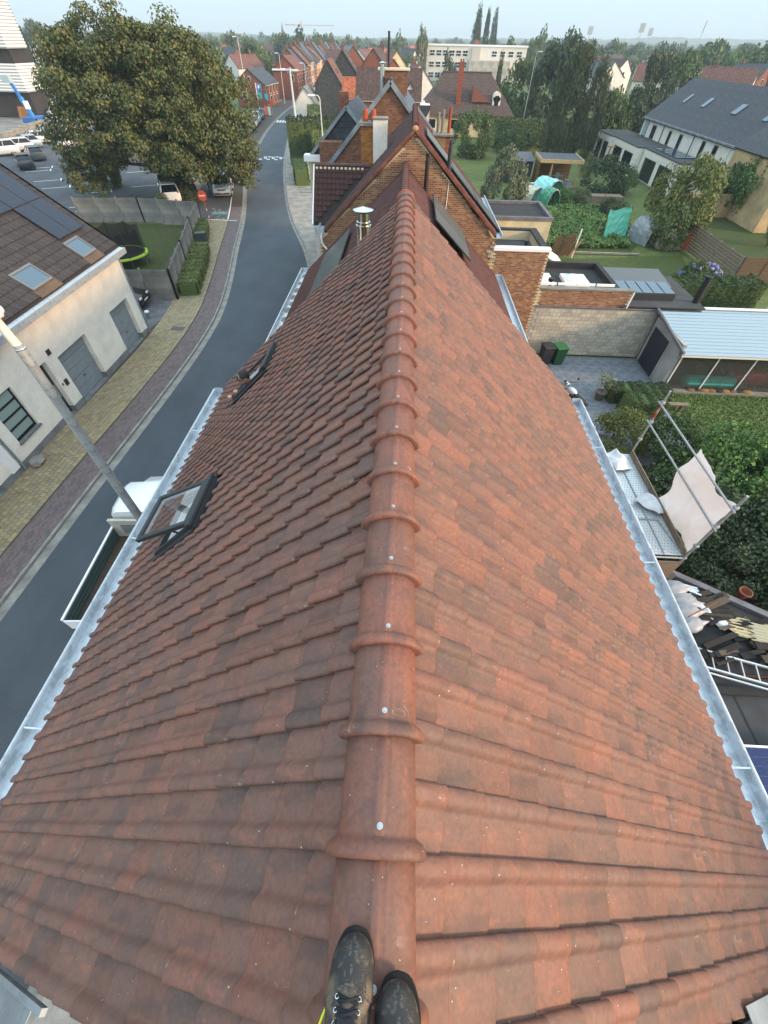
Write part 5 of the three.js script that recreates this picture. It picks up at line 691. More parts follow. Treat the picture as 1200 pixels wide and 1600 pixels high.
// ---------------------------------------------------------------- slate houses further along the row
{
  const t = thing('slate_gable_house', 'tall house with brown brick gable and blue grey slate roof behind the chimneys', 'house'), z0 = -30.4, z1 = -39, ax = -1.05, ay = 10.1, th = 44 * Math.PI / 180, L = rp(ax, ay, -1, th), R = rp(ax, ay, 1, th);
  const g = part(t, 'gable_wall', prism([[-4.6, 0], [3.0, 0], [3.0, 6.0], [ax, ay - .1], [-4.6, 6.5]], .3).translate(0, 0, z0 - .3), m_.brickBrown); part(t, 'wall', [bx2(-4.6, -4.4, 0, 6.3, z1, z0 - .3), bx2(2.8, 3, 0, 5.9, z1, z0 - .3)], m_.brickBrown);
  part(t, 'roof', [plate(L, -1, z1, z0 + .1, 0, 5.2, -.12, .03), plate(R, 1, z1, z0 + .1, 0, 5.6, -.12, .03)], m_.slateBlue); part(t, 'verge', [beam(L(z0 + .12, 0, 0), L(z0 + .12, 5.2, 0), .06, .2), beam(R(z0 + .12, 0, 0), R(z0 + .12, 5.6, 0), .06, .2)], m_.zincOld); part(t, 'ridge', bar(V3(ax, ay + .03, z0), V3(ax, ay + .03, z1), .1, 8), m_.slate);
  for (const [a, d] of [[-32.4, 2.0], [-33.6, 3.4]]) { part(t, 'roof_window', plate(L, -1, a, a + .8, d, d + 1.1, .02, .08), m_.skyGlass); }
  const f = flue('chimney_flue', 'steel flue on the slate roof below a wide flat chimney', [-1.55, 9.4, -31.8], 1.35, .13, m_.steel, .19); const ch = thing('flat_chimney', 'low wide chimney with pale flat cap on the slate roof ridge', 'chimney', [-.95, 9.5, -32.6]); part(ch, 'stack', box(1.5, .95, .55, 0, .45, 0), m_.brickBrown); part(ch, 'cap', rbox(1.75, .1, .7, .02, 0, .97, 0), M(0xc9c2b0, .9)); part(ch, 'pipe', bar(V3(-.3, 1, 0), V3(-.3, 2.3, 0), .06), m_.black);
  const u = thing('slate_front_house', 'lower house front with dark slate roof, slate gable and cream wall towards the street', 'house'), za = -33.4, zb = -41, bx = -3.75, by = 8.9, U = rp(bx, by, -1, 43 * Math.PI / 180), V = rp(bx, by, 1, 43 * Math.PI / 180);
  part(u, 'gable_wall', prism([[-6.3, 0], [-2.4, 0], [-2.4, 7.6], [bx, by - .1], [-6.3, 6.5]], .3).translate(0, 0, za - .3), m_.slate); part(u, 'cream_wall', bx2(-6.25, -5.0, 0, 6.45, za - .3, za + .25), m_.cream); part(u, 'cornice', bx2(-6.5, -4.85, 6.45, 6.75, za - .32, za + .4), m_.white); part(u, 'roof', [plate(U, -1, zb, za + .1, 0, 3.6, -.12, .03), plate(V, 1, zb, za + .1, 0, 2.2, -.12, .03)], m_.slate); part(u, 'wall', bx2(-6.3, -6.1, 0, 6.4, zb, za - .31), m_.cream); part(u, 'verge', [beam(U(za + .12, 0, 0), U(za + .12, 3.6, 0), .06, .16), beam(V(za + .12, 0, 0), V(za + .12, 2.2, 0), .06, .16)], m_.zincOld);
  for (const [a, d] of [[-35.6, 1.3], [-36.6, 2.5], [-38.2, 1.0]]) part(u, 'roof_window', plate(U, -1, a, a + 1.0, d, d + .8, .02, .08), m_.skyGlass); part(u, 'dormer', [box(1.4, 1.1, 1.2, -4.7, 6.9, za + .3)], m_.brickBrown); const cc = part(u, 'chimney', box(.6, 1.0, .6, -4.5, 8.7, -39), m_.brickFar);
  // white garden wall with piers and the hedges behind it
  const gw = thing('garden_wall', 'white garden wall with piers along the right pavement beyond the slate house', 'wall'), Wp = path([[-12.0, -64], [-16.2, -85], [-19.4, -104.3], [-22.2, -130]], 46); Wp.forEach((p, i) => { if (i % 2 === 0) part(gw, 'pier', rbox(.35, 1.25, .35, .03, 0, .62, 0), m_.white).position.set(p.x, 0, p.z); if (i < Wp.length - 1) part(gw, 'panel', beam(V3(p.x, .4, p.z), V3(Wp[i + 1].x, .4, Wp[i + 1].z), .18, .8), m_.whitewall); });
  hedge('tall_hedge', 'tall bright green hedge behind the white garden wall', [[-10.6, -66], [-14.6, -86], [-17.8, -104]], 2.0, 3.6, 'yellow', 9000, undefined, .22); hedge('tall_hedge', 'dark green hedge running across behind the slate houses', [[-16, -72], [-9, -74], [1, -70]], 2.2, 4.8, 'dark', 9000, undefined, .22);
  hedge('clipped_hedge', 'square clipped dark hedge beside the pale utility pole', [[-12.3, -60], [-13.9, -67.5]], 1.7, 1.6, 'hedge', 4500);
  const pb = G(481, 268); single('paving_slab', bx2(-12.0, -9.4, .1, .16, -58.6, -56.8), m_.concrete, 'grey concrete step beside the clipped hedge and the white lamp', 'step');
}
// ---------------------------------------------------------------- brick extension, courtyard and glazed garage on the garden side
{
  const z0 = -22.2, t = thing('brick_extension', 'tall brick rear extension with black flat roof and white coping', 'building'), x0 = 4.36, x1 = 6.98, yt = 5.05;
  const w = part(t, 'wall', [bx2(x0, x1, 0, yt, z0 - .3, z0), bx2(x1 - .3, x1, 0, yt, -25.4, z0 - .301), bx2(x0, x1, 0, yt, -25.7, -25.401)], m_.mortar);
  bricks(w, V3(x0, .6, z0), V3(1, 0, 0), V3(0, 0, 1), (a, b) => a < x1 - x0 - .08 && a > .08 && b < 4.42 && b > 2.9 - a * 1.3, x1 - x0, 4.5, V3(7, 3, -18));
  bricks(w, V3(x1, 3.4, z0), V3(0, 0, -1), V3(1, 0, 0), (a, b) => a < 3.4 && a > .1 && b < 1.55, 3.5, 1.6, V3(9, 5, -18));
  part(t, 'flat_roof', bx2(x0, x1 - .3, yt - .45, yt - .4, -25.4, z0 - .3), m_.bitGrey); for (const b of [[x0, x1 - .34, -25.74, -25.4], [x1 - .33, x1 + .03, -25.74, z0 - .33]]) part(t, 'parapet', bx2(b[0], b[1], yt + .002, yt + .07, b[2], b[3]), m_.bitumen); part(t, 'coping', bx2(x0 - .05, x1 + .04, yt + .003, yt + .13, z0 - .32, z0 + .05), m_.white); part(t, 'roof_vent', box(.16, .3, .16, x1 - .7, yt - .25, -24.2), m_.plastic);
  // cream rendered part behind it and a small white lean-to roof
  const c = thing('cream_extension', 'cream rendered flat roofed building behind the brick extension', 'building'); part(c, 'wall', bx2(3.9, 8.3, 0, 5.0, -31.2, -27.6), m_.cream); part(c, 'side_wall', bx2(4.40, 5.0, 0, 4.6, -27.58, -25.75), m_.cream); part(c, 'parapet', [bx2(3.85, 8.35, 5.001, 5.16, -27.75, -27.55), bx2(3.85, 8.35, 5.001, 5.16, -31.25, -31.0), bx2(8.15, 8.35, 5.001, 5.16, -31.0, -27.75)], m_.concreteDark); part(c, 'flat_roof', bx2(3.95, 8.14, 5.001, 5.03, -30.99, -27.76), m_.bitumen);
  const l = thing('lean_to_roof', 'small white lean-to roof behind the black flat roof', 'roof'); part(l, 'roof_sheet', slab([V3(8.36, 3.3, -30.2), V3(8.36, 3.3, -27.8), V3(10.0, 2.5, -27.8), V3(10.0, 2.5, -30.2)].reverse(), .06), m_.white); for (const z of [-30, -28]) part(l, 'post', bar(V3(9.9, 0, z), V3(9.9, 2.48, z), .06), m_.white); for (let k = 0; k < 7; k++) part(l, 'sheet_rib', beam(V3(8.38, 3.33, -30.1 + k * .38), V3(9.98, 2.545, -30.1 + k * .38), .03, .03), m_.white);
  // lower brick parapet wall and the flat roofs behind
  const p = thing('brick_parapet_wall', 'low brick parapet wall with grey coping above the white block wall', 'wall'), q = part(p, 'wall', bx2(6.99, 11.75, 0, 3.38, -22.46, -22.24), m_.mortar); bricks(q, V3(6.99, 2.62, -22.24), V3(1, 0, 0), V3(0, 0, 1), (a, b) => a < 4.66 && a > .1 && b < .72, 4.76, .76, V3(9, 3, -18)); part(p, 'coping', rbox(4.85, .09, .34, .015, 9.42, 3.43, -22.36), m_.concrete); for (let k = 0; k < 4; k++) part(p, 'flashing_strip', bx2(7.0 + k * .98, 7.9 + k * .98, 3.49, 3.6, -22.62, -22.56), m_.white); part(p, 'flashing_end', beam(V3(11.78, 3.4, -22.2), V3(11.7, 2.65, -22.15), .05, .05), m_.white);
  const f = thing('flat_roof_annex', 'black bitumen flat roofed annex with dome lights behind the brick parapet', 'building'); part(f, 'wall', bx2(7.0, 11.3, 0, 3.0, -26.6, -22.5), m_.brickBrown); part(f, 'roof', bx2(7.0, 11.3, 3.001, 3.05, -26.6, -22.5), m_.bitumen); for (const b of [[7.0, 11.3, -26.6, -26.35], [11.05, 11.3, -26.35, -22.5]]) part(f, 'parapet', bx2(b[0], b[1], 3.051, 3.35, b[2], b[3]), m_.bitumen); for (const x of [7.5, 9.4]) { const d = part(f, 'dome_light', new THREE.SphereGeometry(.62, 20, 10, 0, 6.2832, 0, Math.PI / 2).scale(1, .22, 1.1).translate(x, 3.22, -24.3), M(0xcfe0e6, .2)); part(d, 'kerb', rbox(1.3, .2, 1.45, .03, x, 3.13, -24.3), m_.white); } part(f, 'vent', [cyl(.09, .09, .5, 7.75, 3.05, -23.1), cyl(.16, .16, .12, 7.75, 3.5, -23.1)], m_.black);
  const g = thing('glass_roof_annex', 'dark flat roof with a row of five sky-lit glass panes and corrugated sheets', 'building'); part(g, 'wall', bx2(11.35, 15.6, 0, 2.7, -26.5, -22.5), m_.brickBrown); part(g, 'roof', bx2(11.35, 15.7, 2.701, 2.76, -26.5, -22.15), m_.bitGrey); const fr = part(g, 'skylight_frame', bx2(11.5, 14.35, 2.761, 3.1, -24.45, -22.95), m_.plastic); for (let k = 0; k < 5; k++) part(fr, 'pane', slab([V3(11.56 + k * .56, 3.18, -24.4), V3(12.06 + k * .56, 3.18, -24.4), V3(12.06 + k * .56, 3.12, -23.0), V3(11.56 + k * .56, 3.12, -23.0)].reverse(), .03), m_.skyGlass); corr(g, 'corrugated_roof', 11.4, 15.0, -26.9, -24.7, 3.0, 2.8, .09, .022, M(0x5c6a70, .6, .2));
  const bp = thing('stove_pipe', 'thick black stove pipe rising in front of the hydrangea', 'chimney pipe', [15.5, 2.4, -22.9]); part(bp, 'pipe', cyl(.17, .17, 1.9, 0, -.3, 0, 16), m_.black); part(bp, 'rim', new THREE.TorusGeometry(.17, .02, 6, 18).rotateX(Math.PI / 2).translate(0, 1.6, 0), m_.black);
}
// corrugated sheet between x0..x1, z0..z1 with ribs along x
function corr(parent, name, x0, x1, z0, z1, yFar, yNear, pitch, amp, mat, flat) { const n = Math.round((z1 - z0) / pitch) * 4, p = []; const y = i => yFar + (yNear - yFar) * i / n + amp * Math.sin(i * Math.PI / 2), z = i => z0 + (z1 - z0) * i / n; for (let i = 0; i < n; i++) for (const v of [[x0, y(i), z(i)], [x0, y(i + 1), z(i + 1)], [x1, y(i + 1), z(i + 1)], [x0, y(i), z(i)], [x1, y(i + 1), z(i + 1)], [x1, y(i), z(i)]]) p.push(...v); const g = new THREE.BufferGeometry(); g.setAttribute('position', new THREE.Float32BufferAttribute(p, 3)); g.computeVertexNormals(); if (!flat) smooth(g, .3); return part(parent, name, g, mat); }
{
  // white block wall: single blocks in a mortar bed
  const t = thing('block_wall', 'high wall of pale concrete blocks closing the paved courtyard', 'wall'), z = -22.2, w = part(t, 'mortar_bed', bx2(7.0, 13.55, 0, 2.55, z - .19, z - .01), M(0xa9a499, .95, 0, { map: grainT })), r = rng(31), bm = [0xcac4b2, 0xbfb9a9, 0xd2ccba, 0xb8b2a4].map(c => M(c, .92, 0, { map: rep(blotT, .9) })), bg = norm(new THREE.BoxGeometry(.385, .183, .03), true); planarUV(bg, 1);
  for (let j = 0; j < 13; j++) for (let i = 0; i < 17; i++) { const x = 7.1 + (i + .5 + (j % 2) * .5) * .39; if (x > 13.38) continue; const m = new THREE.Mesh(bg, bm[Math.floor(r() * 4)]); m.name = 'block'; m.position.set(x, .1 + j * .19, z - .012 + r() * .005); m.castShadow = m.receiveShadow = true; w.add(m); }
  part(t, 'end_pier', bx2(13.28, 13.44, 0, 2.55, z - .1, z + .02), bm[1]); for (let k = 0; k < 7; k++) part(t, 'coping', rbox(.92, .07, .3, .012, 7.5 + k * .93, 2.59, z - .09), m_.concreteDark);
  // courtyard paving
  const c = struct('courtyard', bx2(4.6, 13.5, -.04, .0, -22.0, -13), M(0x5f656b, .95, 0, { map: grainT })), pm = [0x7a828a, 0x727a83, 0x838a90].map(q => M(q, .85, 0, { map: rep(blotT, .7) })), pg = norm(new THREE.BoxGeometry(.215, .03, .105), true); planarUV(pg, 1); const list = [];
  for (let j = 0; j < 80; j++) for (let i = 0; i < 34; i++) { const x = 6.2 + (i + (j % 2) * .5) * .22, zz = -21.9 + j * .11; if (x > 13.3 || zz > -14 || x < 6.3) continue; list.push([x, zz, Math.floor(r() * 3), r() * .006]); }
  list.sort((a, b) => (b[1] + Math.abs(b[0] - 10) * -.1) - (a[1] + Math.abs(a[0] - 10) * -.1)); const vis = list.filter(q => q[1] < -16.8 && q[0] > 7.8), cut = new Set(vis.slice(0, 300)), rest = []; list.forEach(q => { if (cut.has(q)) { const m = new THREE.Mesh(pg, pm[q[2]]); m.name = 'paver'; m.position.set(q[0], .004 + q[3], q[1]); m.receiveShadow = true; c.add(m); } else rest.push(pg.clone().translate(q[0], .004 + q[3], q[1])); }); part(c, 'pavers', mergeGeometries(rest), pm[0]).userData.kind = 'stuff';
  // garage
  const g = thing('glazed_garage', 'low garage with corrugated metal roof and tall plastic glazed front', 'garage'); part(g, 'side_wall', bx2(13.45, 13.62, 0, 2.35, -22.0, -18.95), M(0xa9aaa8, .9, 0, { map: blotT })); part(g, 'back_wall', bx2(13.62, 20.5, 0, 2.4, -22.2, -22.0), m_.woodDark); part(g, 'lining', [bx2(13.63, 20.4, .06, 2.3, -21.99, -21.95), bx2(13.63, 13.66, .06, 2.2, -21.9, -19.0)], M(0x2a2b2a, .9)); part(g, 'floor', bx2(13.62, 20.5, 0, .05, -22, -18.9), M(0x3a3a39, .95)); part(g, 'side_door', bx2(13.40, 13.452, .05, 1.95, -21.7, -20.1), m_.navy, 'dark blue side door'); part(g, 'far_wall', bx2(20.4, 20.6, 0, 2.3, -22, -18.95), m_.stuccoGrey);  // lining is an added dark sheet: interior shade put into its colour
  corr(g, 'roof', 13.3, 20.8, -22.4, -18.45, 2.62, 2.12, .29, .024, M(0x9aa8ae, .28, .75), 1); part(g, 'roof_edge', bx2(13.3, 20.8, 2.02, 2.10, -18.5, -18.44), M(0xd8d3bf, .7)); part(g, 'verge', beam(V3(13.32, 2.7, -22.4), V3(13.32, 2.2, -18.45), .1, .09), m_.concreteDark); part(g, 'ridge_flashing', bx2(15.4, 20.8, 2.66, 2.72, -22.45, -22.3), m_.white);
  for (let k = 0; k < 5; k++) { const x = 13.68 + k * 1.78; part(g, 'mullion', bx2(x - .025, x + .025, .06, 2.0, -18.95, -18.88), m_.white); if (k < 4) { part(g, 'pane', bx2(x + .026, x + 1.752, .1, 1.98, -18.925, -18.915), new THREE.MeshPhysicalMaterial({ color: 0xd4dad8, roughness: .12, transmission: .95, thickness: 0, side: THREE.DoubleSide })); part(g, 'pane_rib', bx2(x + .88, x + .893, .1, 1.98, -18.91, -18.90), M(0x5d6260, .6)); } } part(g, 'sill', bx2(13.5, 20.5, .0, .1, -18.9, -18.62), m_.concrete);
  // what is stored behind the glazing
  const b = thing('surfboard_cover', 'turquoise covered board lying behind the garage glazing', 'cover', [15.9, .1, -19.2]); part(b, 'cover', new THREE.CapsuleGeometry(.24, 2.2, 6, 16).rotateZ(Math.PI / 2).scale(1, 1.2, 1.2).translate(0, .3, 0), M(0x38b8b4, .5)); const rc = car('hatch', 0xc8203a, 'red car standing behind the garage glazing', [19.0, .05, -19.95], 1.55, undefined);
  for (let k = 0; k < 9; k++) single('leaf_pile', new THREE.IcosahedronGeometry(.12 + .08 * rnd(), 1).scale(1.4, .45, .7).translate(14.9 + k * .36 + .1 * rnd(), .13, -18.78), M([0x7a5a30, 0x2e2c28, 0x8a6a3c][k % 3], .95), 'small heap of dry leaves along the garage sill', 'leaves', 'dry leaves on the garage sill');
}
{
  // bins, motorbike, pot, strip lawn, hedges
  const bin = (x, z, col, lid, label) => { const t = thing('wheelie_bin', label, 'bin', [x, .02, z], .15, 'wheelie bins'); part(t, 'body', loft([[0, .23], [.9, .29]].map(([y, k]) => [[-k, y, -k * 1.1], [k, y, -k * 1.1], [k, y, k * 1.1], [-k, y, k * 1.1], [-k, y, -k * 1.1]])), col); part(t, 'lid', rbox(.62, .07, .72, .03, 0, .95, 0), lid); part(t, 'handle', bar(V3(-.22, .95, -.4), V3(.22, .95, -.4), .02), col); for (const k of [-1, 1]) part(t, 'wheel', new THREE.CylinderGeometry(.1, .1, .06, 14).rotateZ(Math.PI / 2).translate(k * .27, .1, -.28), m_.rubber); };
  bin(8.05, -21.2, m_.plastic, m_.plastic, 'black wheelie bin against the pale block wall'); bin(8.72, -21.2, m_.green, M(0x2c6a3c, .5), 'green wheelie bin against the pale block wall');
  const m = thing('motorbike', 'black and silver motorbike parked in the courtyard at the roof edge', 'motorbike', [8.35, .02, -17.0], .35); for (const z of [-.72, .72]) { const w = part(m, 'wheel', new THREE.TorusGeometry(.27, .065, 10, 24).rotateY(Math.PI / 2).translate(0, .33, z), m_.rubber); part(w, 'rim', new THREE.CylinderGeometry(.2, .2, .04, 16).rotateZ(Math.PI / 2).translate(0, .33, z), rimM); } part(m, 'tank', new THREE.SphereGeometry(.2, 14, 10).scale(.75, .7, 1.5).translate(0, .82, -.12), carPaint(0xd8dcde)); part(m, 'seat', rbox(.24, .1, .7, .05, 0, .8, .45), m_.black); part(m, 'engine', rbox(.34, .36, .5, .06, 0, .45, 0), m_.black); part(m, 'fork', [bar(V3(-.09, .33, -.74), V3(-.09, .95, -.5), .025), bar(V3(.09, .33, -.74), V3(.09, .95, -.5), .025)], m_.alu); part(m, 'handlebar', tube([V3(-.38, 1.08, -.38), V3(-.2, 1.05, -.48), V3(.2, 1.05, -.48), V3(.38, 1.08, -.38)], .016), m_.black); part(m, 'headlight', new THREE.SphereGeometry(.1, 12, 8).translate(0, .92, -.62), m_.steel); part(m, 'front_fender', new THREE.TorusGeometry(.33, .05, 6, 14, 1.9).rotateY(Math.PI / 2).rotateX(-.5).translate(0, .33, -.72), m_.white); part(m, 'exhaust', bar(V3(.16, .3, .05), V3(.2, .42, .85), .05), m_.steel); part(m, 'mirror', new THREE.SphereGeometry(.06, 8, 6).translate(.36, 1.22, -.42), m_.black); part(m, 'mirror', new THREE.SphereGeometry(.06, 8, 6).translate(-.36, 1.22, -.42), m_.black); part(m, 'tail', rbox(.16, .1, .3, .04, 0, .78, .9), m_.black);
  const pot = (x, z, col, label, plant) => { const t = thing('plant_pot', label, 'plant pot', [x, .02, z], 0, 'plant pots'); part(t, 'pot', new THREE.LatheGeometry([[0, 0], [.17, 0], [.24, .38], [.27, .38], [.27, .44], [.22, .44], [.2, .36], [0, .36]].map(p => new THREE.Vector2(...p)), 20), M(col, .85)); if (plant) { part(t, 'stem', bar(V3(0, .3, 0), V3(.03, .95, 0), .02), m_.bark); const c = new THREE.Mesh(leaves(300, r => [(.42) * (r() - .5) * 2 * .8, .75 + .6 * r(), .42 * (r() - .5) * 2 * .8, 0, 1, 0], .09, GC.silver, rng(4)), m_.leaf); c.name = 'foliage'; c.castShadow = true; t.add(c); } };
  pot(10.05, -17.8, 0x6a6258, 'round stone coloured pot with a small leafy shrub in the courtyard', true);
  // garden lawn strip with blades
  struct('lawn', bx2(13.2, 26, -.04, .02, -18.6, -13.5), m_.lawn);
  const gr = new THREE.Mesh(leaves(16000, r => [13.3 + r() * 9, .05 + .02 * r(), -18.5 + r() * 4.5, 0, .25, .3], .09, [[.13, .20, .045], [.17, .23, .06], [.10, .17, .04], [.20, .24, .08]], rng(8), .6), m_.leaf); gr.name = 'grass_blades'; gr.userData = { kind: 'stuff', label: 'mown grass of the lawn in front of the glazed garage', category: 'grass' }; gr.receiveShadow = true; scene.add(gr);
  struct('garden_soil', bx2(4.6, 26, -.05, .0, -13.0, 8), m_.soil);
  hedge('low_hedge', 'low dark clipped hedge along the courtyard edge', [[10.4, -17.9], [13.3, -17.9]], .9, .75, 'dark', 5000, 'courtyard hedges', .07); hedge('low_hedge', 'square dark clipped hedge block beside the courtyard hedge', [[10.7, -16.6], [12.4, -16.6]], 1.1, .95, 'hedge', 5000, 'courtyard hedges', .07);
  const bl = thing('timber_plank', 'weathered timber plank lying between the dark hedges', 'plank', [13.0, .5, -16.9]); part(bl, 'plank', box(1.7, .05, .22, 0, 0, 0), m_.woodGrey); part(bl, 'trestle', [box(.08, .5, .2, -.6, -.25, 0), box(.08, .5, .2, .6, -.25, 0)], m_.woodGrey);
  const S = (x, z, R, h, c, lb, sd) => tree('shrub', lb, { ...T.shrub(c, sd), n: 7000, size: .06 }, [x, 0, z], R, h, 0, 'hedge shrubs below the scaffold', 'shrub');
  S(9.6, -13.9, 1.2, 1.7, 'yellow', 'pale leafed shrub at the near corner of the courtyard', 1); S(11.4, -13.2, 1.6, 1.8, 'hedge', 'dense green shrub behind the far scaffold pole', 2); S(13.8, -12.0, 1.7, 1.9, 'bright', 'bright green shrub along the lawn behind the scaffold sheet', 3); S(16.2, -11.6, 1.7, 1.9, 'hedge', 'broad green shrub at the lawn edge', 4); S(12.2, -11.0, 2.1, 2.7, 'bright', 'broad sunlit green shrub beside the plastic sheet', 5); S(14.8, -10.4, 2.2, 2.6, 'hedge', 'dark green shrub beyond the scaffold end pole', 6); S(10.2, -9.6, 1.9, 2.2, 'dark', 'dark shrub under the scaffold deck', 7); S(12.6, -8.4, 2.2, 2.2, 'dark', 'deep green shrub behind the scaffold pole foot', 8); S(15.0, -7.6, 2.2, 2.3, 'dark', 'shadowed shrub outside the parapet of the black roof', 9); S(10.6, -7.2, 1.6, 1.8, 'dark', 'low dark shrub against the grey parapet', 10); S(8.4, -12.2, 1.1, 1.3, 'olive', 'small olive shrub on bare soil below the gutter', 11); S(17.2, -9.8, 2.2, 2.6, 'hedge', 'green shrub at the end of the hedge row', 12); S(9.0, -8.0, 1.2, 1.6, 'dark', 'small dark shrub between scaffold and soil', 13); S(18.4, -11.6, 1.8, 1.9, 'bright', 'light green shrub at the far end of the lawn', 14); S(13.2, -5.6, 2.0, 2.0, 'dark', 'dark shrub beside the terracotta pot on the parapet', 15);
}
// ---------------------------------------------------------------- scaffold at the garden eaves
{
  const t = thing('scaffold', 'aluminium scaffold tower with chequer plate deck beside the garden gutter', 'scaffold'), x0 = 5.25, x1 = 6.05, zA = -8.1, zB = -4.93, yd = 4.72, tb = (a, b, r = .025) => part(t, 'tube', bar(a, b, r, 10), m_.galv);
  for (const z of [zA, zB]) { tb(V3(x1, 0, z), V3(x1, 6.55, z)); tb(V3(x0, 0, z), V3(x0, yd + .06, z)); for (const y of [3.6, yd - .05]) tb(V3(x0, y, z), V3(x1 + .06, y, z), .021); }
  for (const y of [6.22, 5.70]) tb(V3(x1 - .05, y, zA - .08), V3(x1 - .05, y, zB + .1), .021); tb(V3(x1, 3.55, zA), V3(x1, 3.55, zB), .021);
  tb(V3(5.6, 3.2, zA - 1.3), V3(5.6, 4.55, zA - 1.3), .024); tb(V3(x0, 2.2, zA), V3(x1, 3.6, zB), .018);
  const d = part(t, 'deck', [bx2(x0 + .01, x1 - .03, yd - .01, yd + .005, zA + .03, zB - .03)], m_.alu); for (const x of [x0 + .01, (x0 + x1) / 2 - .01, x1 - .04]) part(d, 'deck_edge', bx2(x - .012, x + .012, yd + .0055, yd + .03, zA + .03, zB - .03), m_.galv);
  const st = []; for (let i = 0; i < 40; i++) for (let k = 0; k < 11; k++) { const x = x0 + .06 + k * .065 + (i % 2) * .03; if (x > x1 - .07) continue; st.push(box(.045, .006, .014, 0, 0, 0).rotateY((i + k) % 2 ? .78 : -.78).translate(x, yd + .008, zA + .08 + i * .077)); } part(d, 'chequer_pattern', st, m_.galv).userData.kind = 'stuff';
  part(d, 'trapdoor_frame', [beam(V3(x0 + .2, yd + .03, zB - .95), V3(x1 - .2, yd + .03, zB - .95), .02, .02), beam(V3(x1 - .2, yd + .03, zB - .95), V3(x1 - .06, yd + .02, zB - .1), .02, .02)], m_.galv);
  part(t, 'toe_board', box(.025, .15, 3.1, x1 + .0, yd + .09, (zA + zB) / 2).translate(-.045, 0, 0), m_.woodGrey); part(t, 'end_board', bx2(x0, x1, 3.95, 4.6, zB + .04, zB + .06), m_.woodGrey);
  for (const [y, z] of [[6.25, zA], [5.72, zA], [5.2, zA], [6.25, zB], [5.72, zB], [5.1, zB], [4.2, zB]]) part(t, 'coupler', rbox(.085, .075, .085, .02, x1, y, z), m_.galv); for (const y of [6.1, 5.85]) part(t, 'warning_tape', bar(V3(x1, y, zA), V3(x1, y + .12, zA), .0275, 10), M(0xc03a34, .6));
  // plastic sheet hung on the guard rails
  const s = thing('plastic_sheet', 'milky plastic sheet draped over the scaffold guard rails', 'plastic sheet'), g = new THREE.PlaneGeometry(1, 1, 44, 44), p = g.attributes.position;
  for (let i = 0; i < p.count; i++) { const u = p.getX(i) + .5, v = p.getY(i) + .5, zz = (-6.55 + .05 * Math.sin(v * 9)) * (1 - u) + (-5.02 + .02 * Math.sin(v * 7)) * u, top = 6.24 - .28 * Math.sin(u * Math.PI) * (u > .5 ? .9 : .3) * ss(.5, .75, u); const y = 4.74 + (top - 4.74) * v; p.setXYZ(i, 6.10 + .035 * Math.sin(u * 11 + v * 5) * (1 - v) + .03 * Math.sin(v * 8 - u * 6) + .05 * vn(u * 9 + v * 4, v * 5 - u * 3 + 20, 64, 12) + .02 * vn(u * 24 + 9, v * 16 + u * 12, 128, 14), y, zz); } g.computeVertexNormals(); part(s, 'sheet', g, new THREE.MeshPhysicalMaterial({ color: 0xe9edf1, roughness: 1, transmission: .22, thickness: 0, side: THREE.DoubleSide }));
  const rag = (x, y, z, w, l, sd, label, rot = 0) => { const tt = thing('white_sheet', label, 'plastic sheet', [x, y, z], rot, 'crumpled white sheets'), gg = new THREE.PlaneGeometry(w, l, 40, 40).rotateX(-Math.PI / 2), q = gg.attributes.position; for (let i = 0; i < q.count; i++) { const a = q.getX(i), b = q.getZ(i), e = Math.max(Math.abs(a) / w, Math.abs(b) / l) * 2; q.setXYZ(i, a * (1 + .25 * (vn(a * 5 + sd, b * 5, 64, 3) - .5)), (.19 * vn(a * 5 + sd, b * 5 + 3, 64, 6) + .05 * vn(a * 11 + sd, b * 11, 64, 9)) * (1 - .6 * e * e) + .01, b * (1 + .3 * (vn(a * 4 + sd, b * 4 + 7, 64, 2) - .5))); } gg.computeVertexNormals(); part(tt, 'sheet', gg, M(0xc6cacd, .55)); return tt; };
  rag(5.55, yd + .01, -7.75, .5, .7, 3, 'crumpled white sheet at the far end of the scaffold deck', .3); rag(5.85, yd + .04, -6.3, .45, .6, 14, 'crumpled white sheet against the toe board in the middle of the deck', .7);
  rag(7.55, 2.76, -4.75, .35, .95, 31, 'crumpled white sheet on the black roof beside the sacks', .75); rag(7.3, 2.76, -4.9, .3, .4, 55, 'small torn white sheet between sacks and timber', -.4);
}
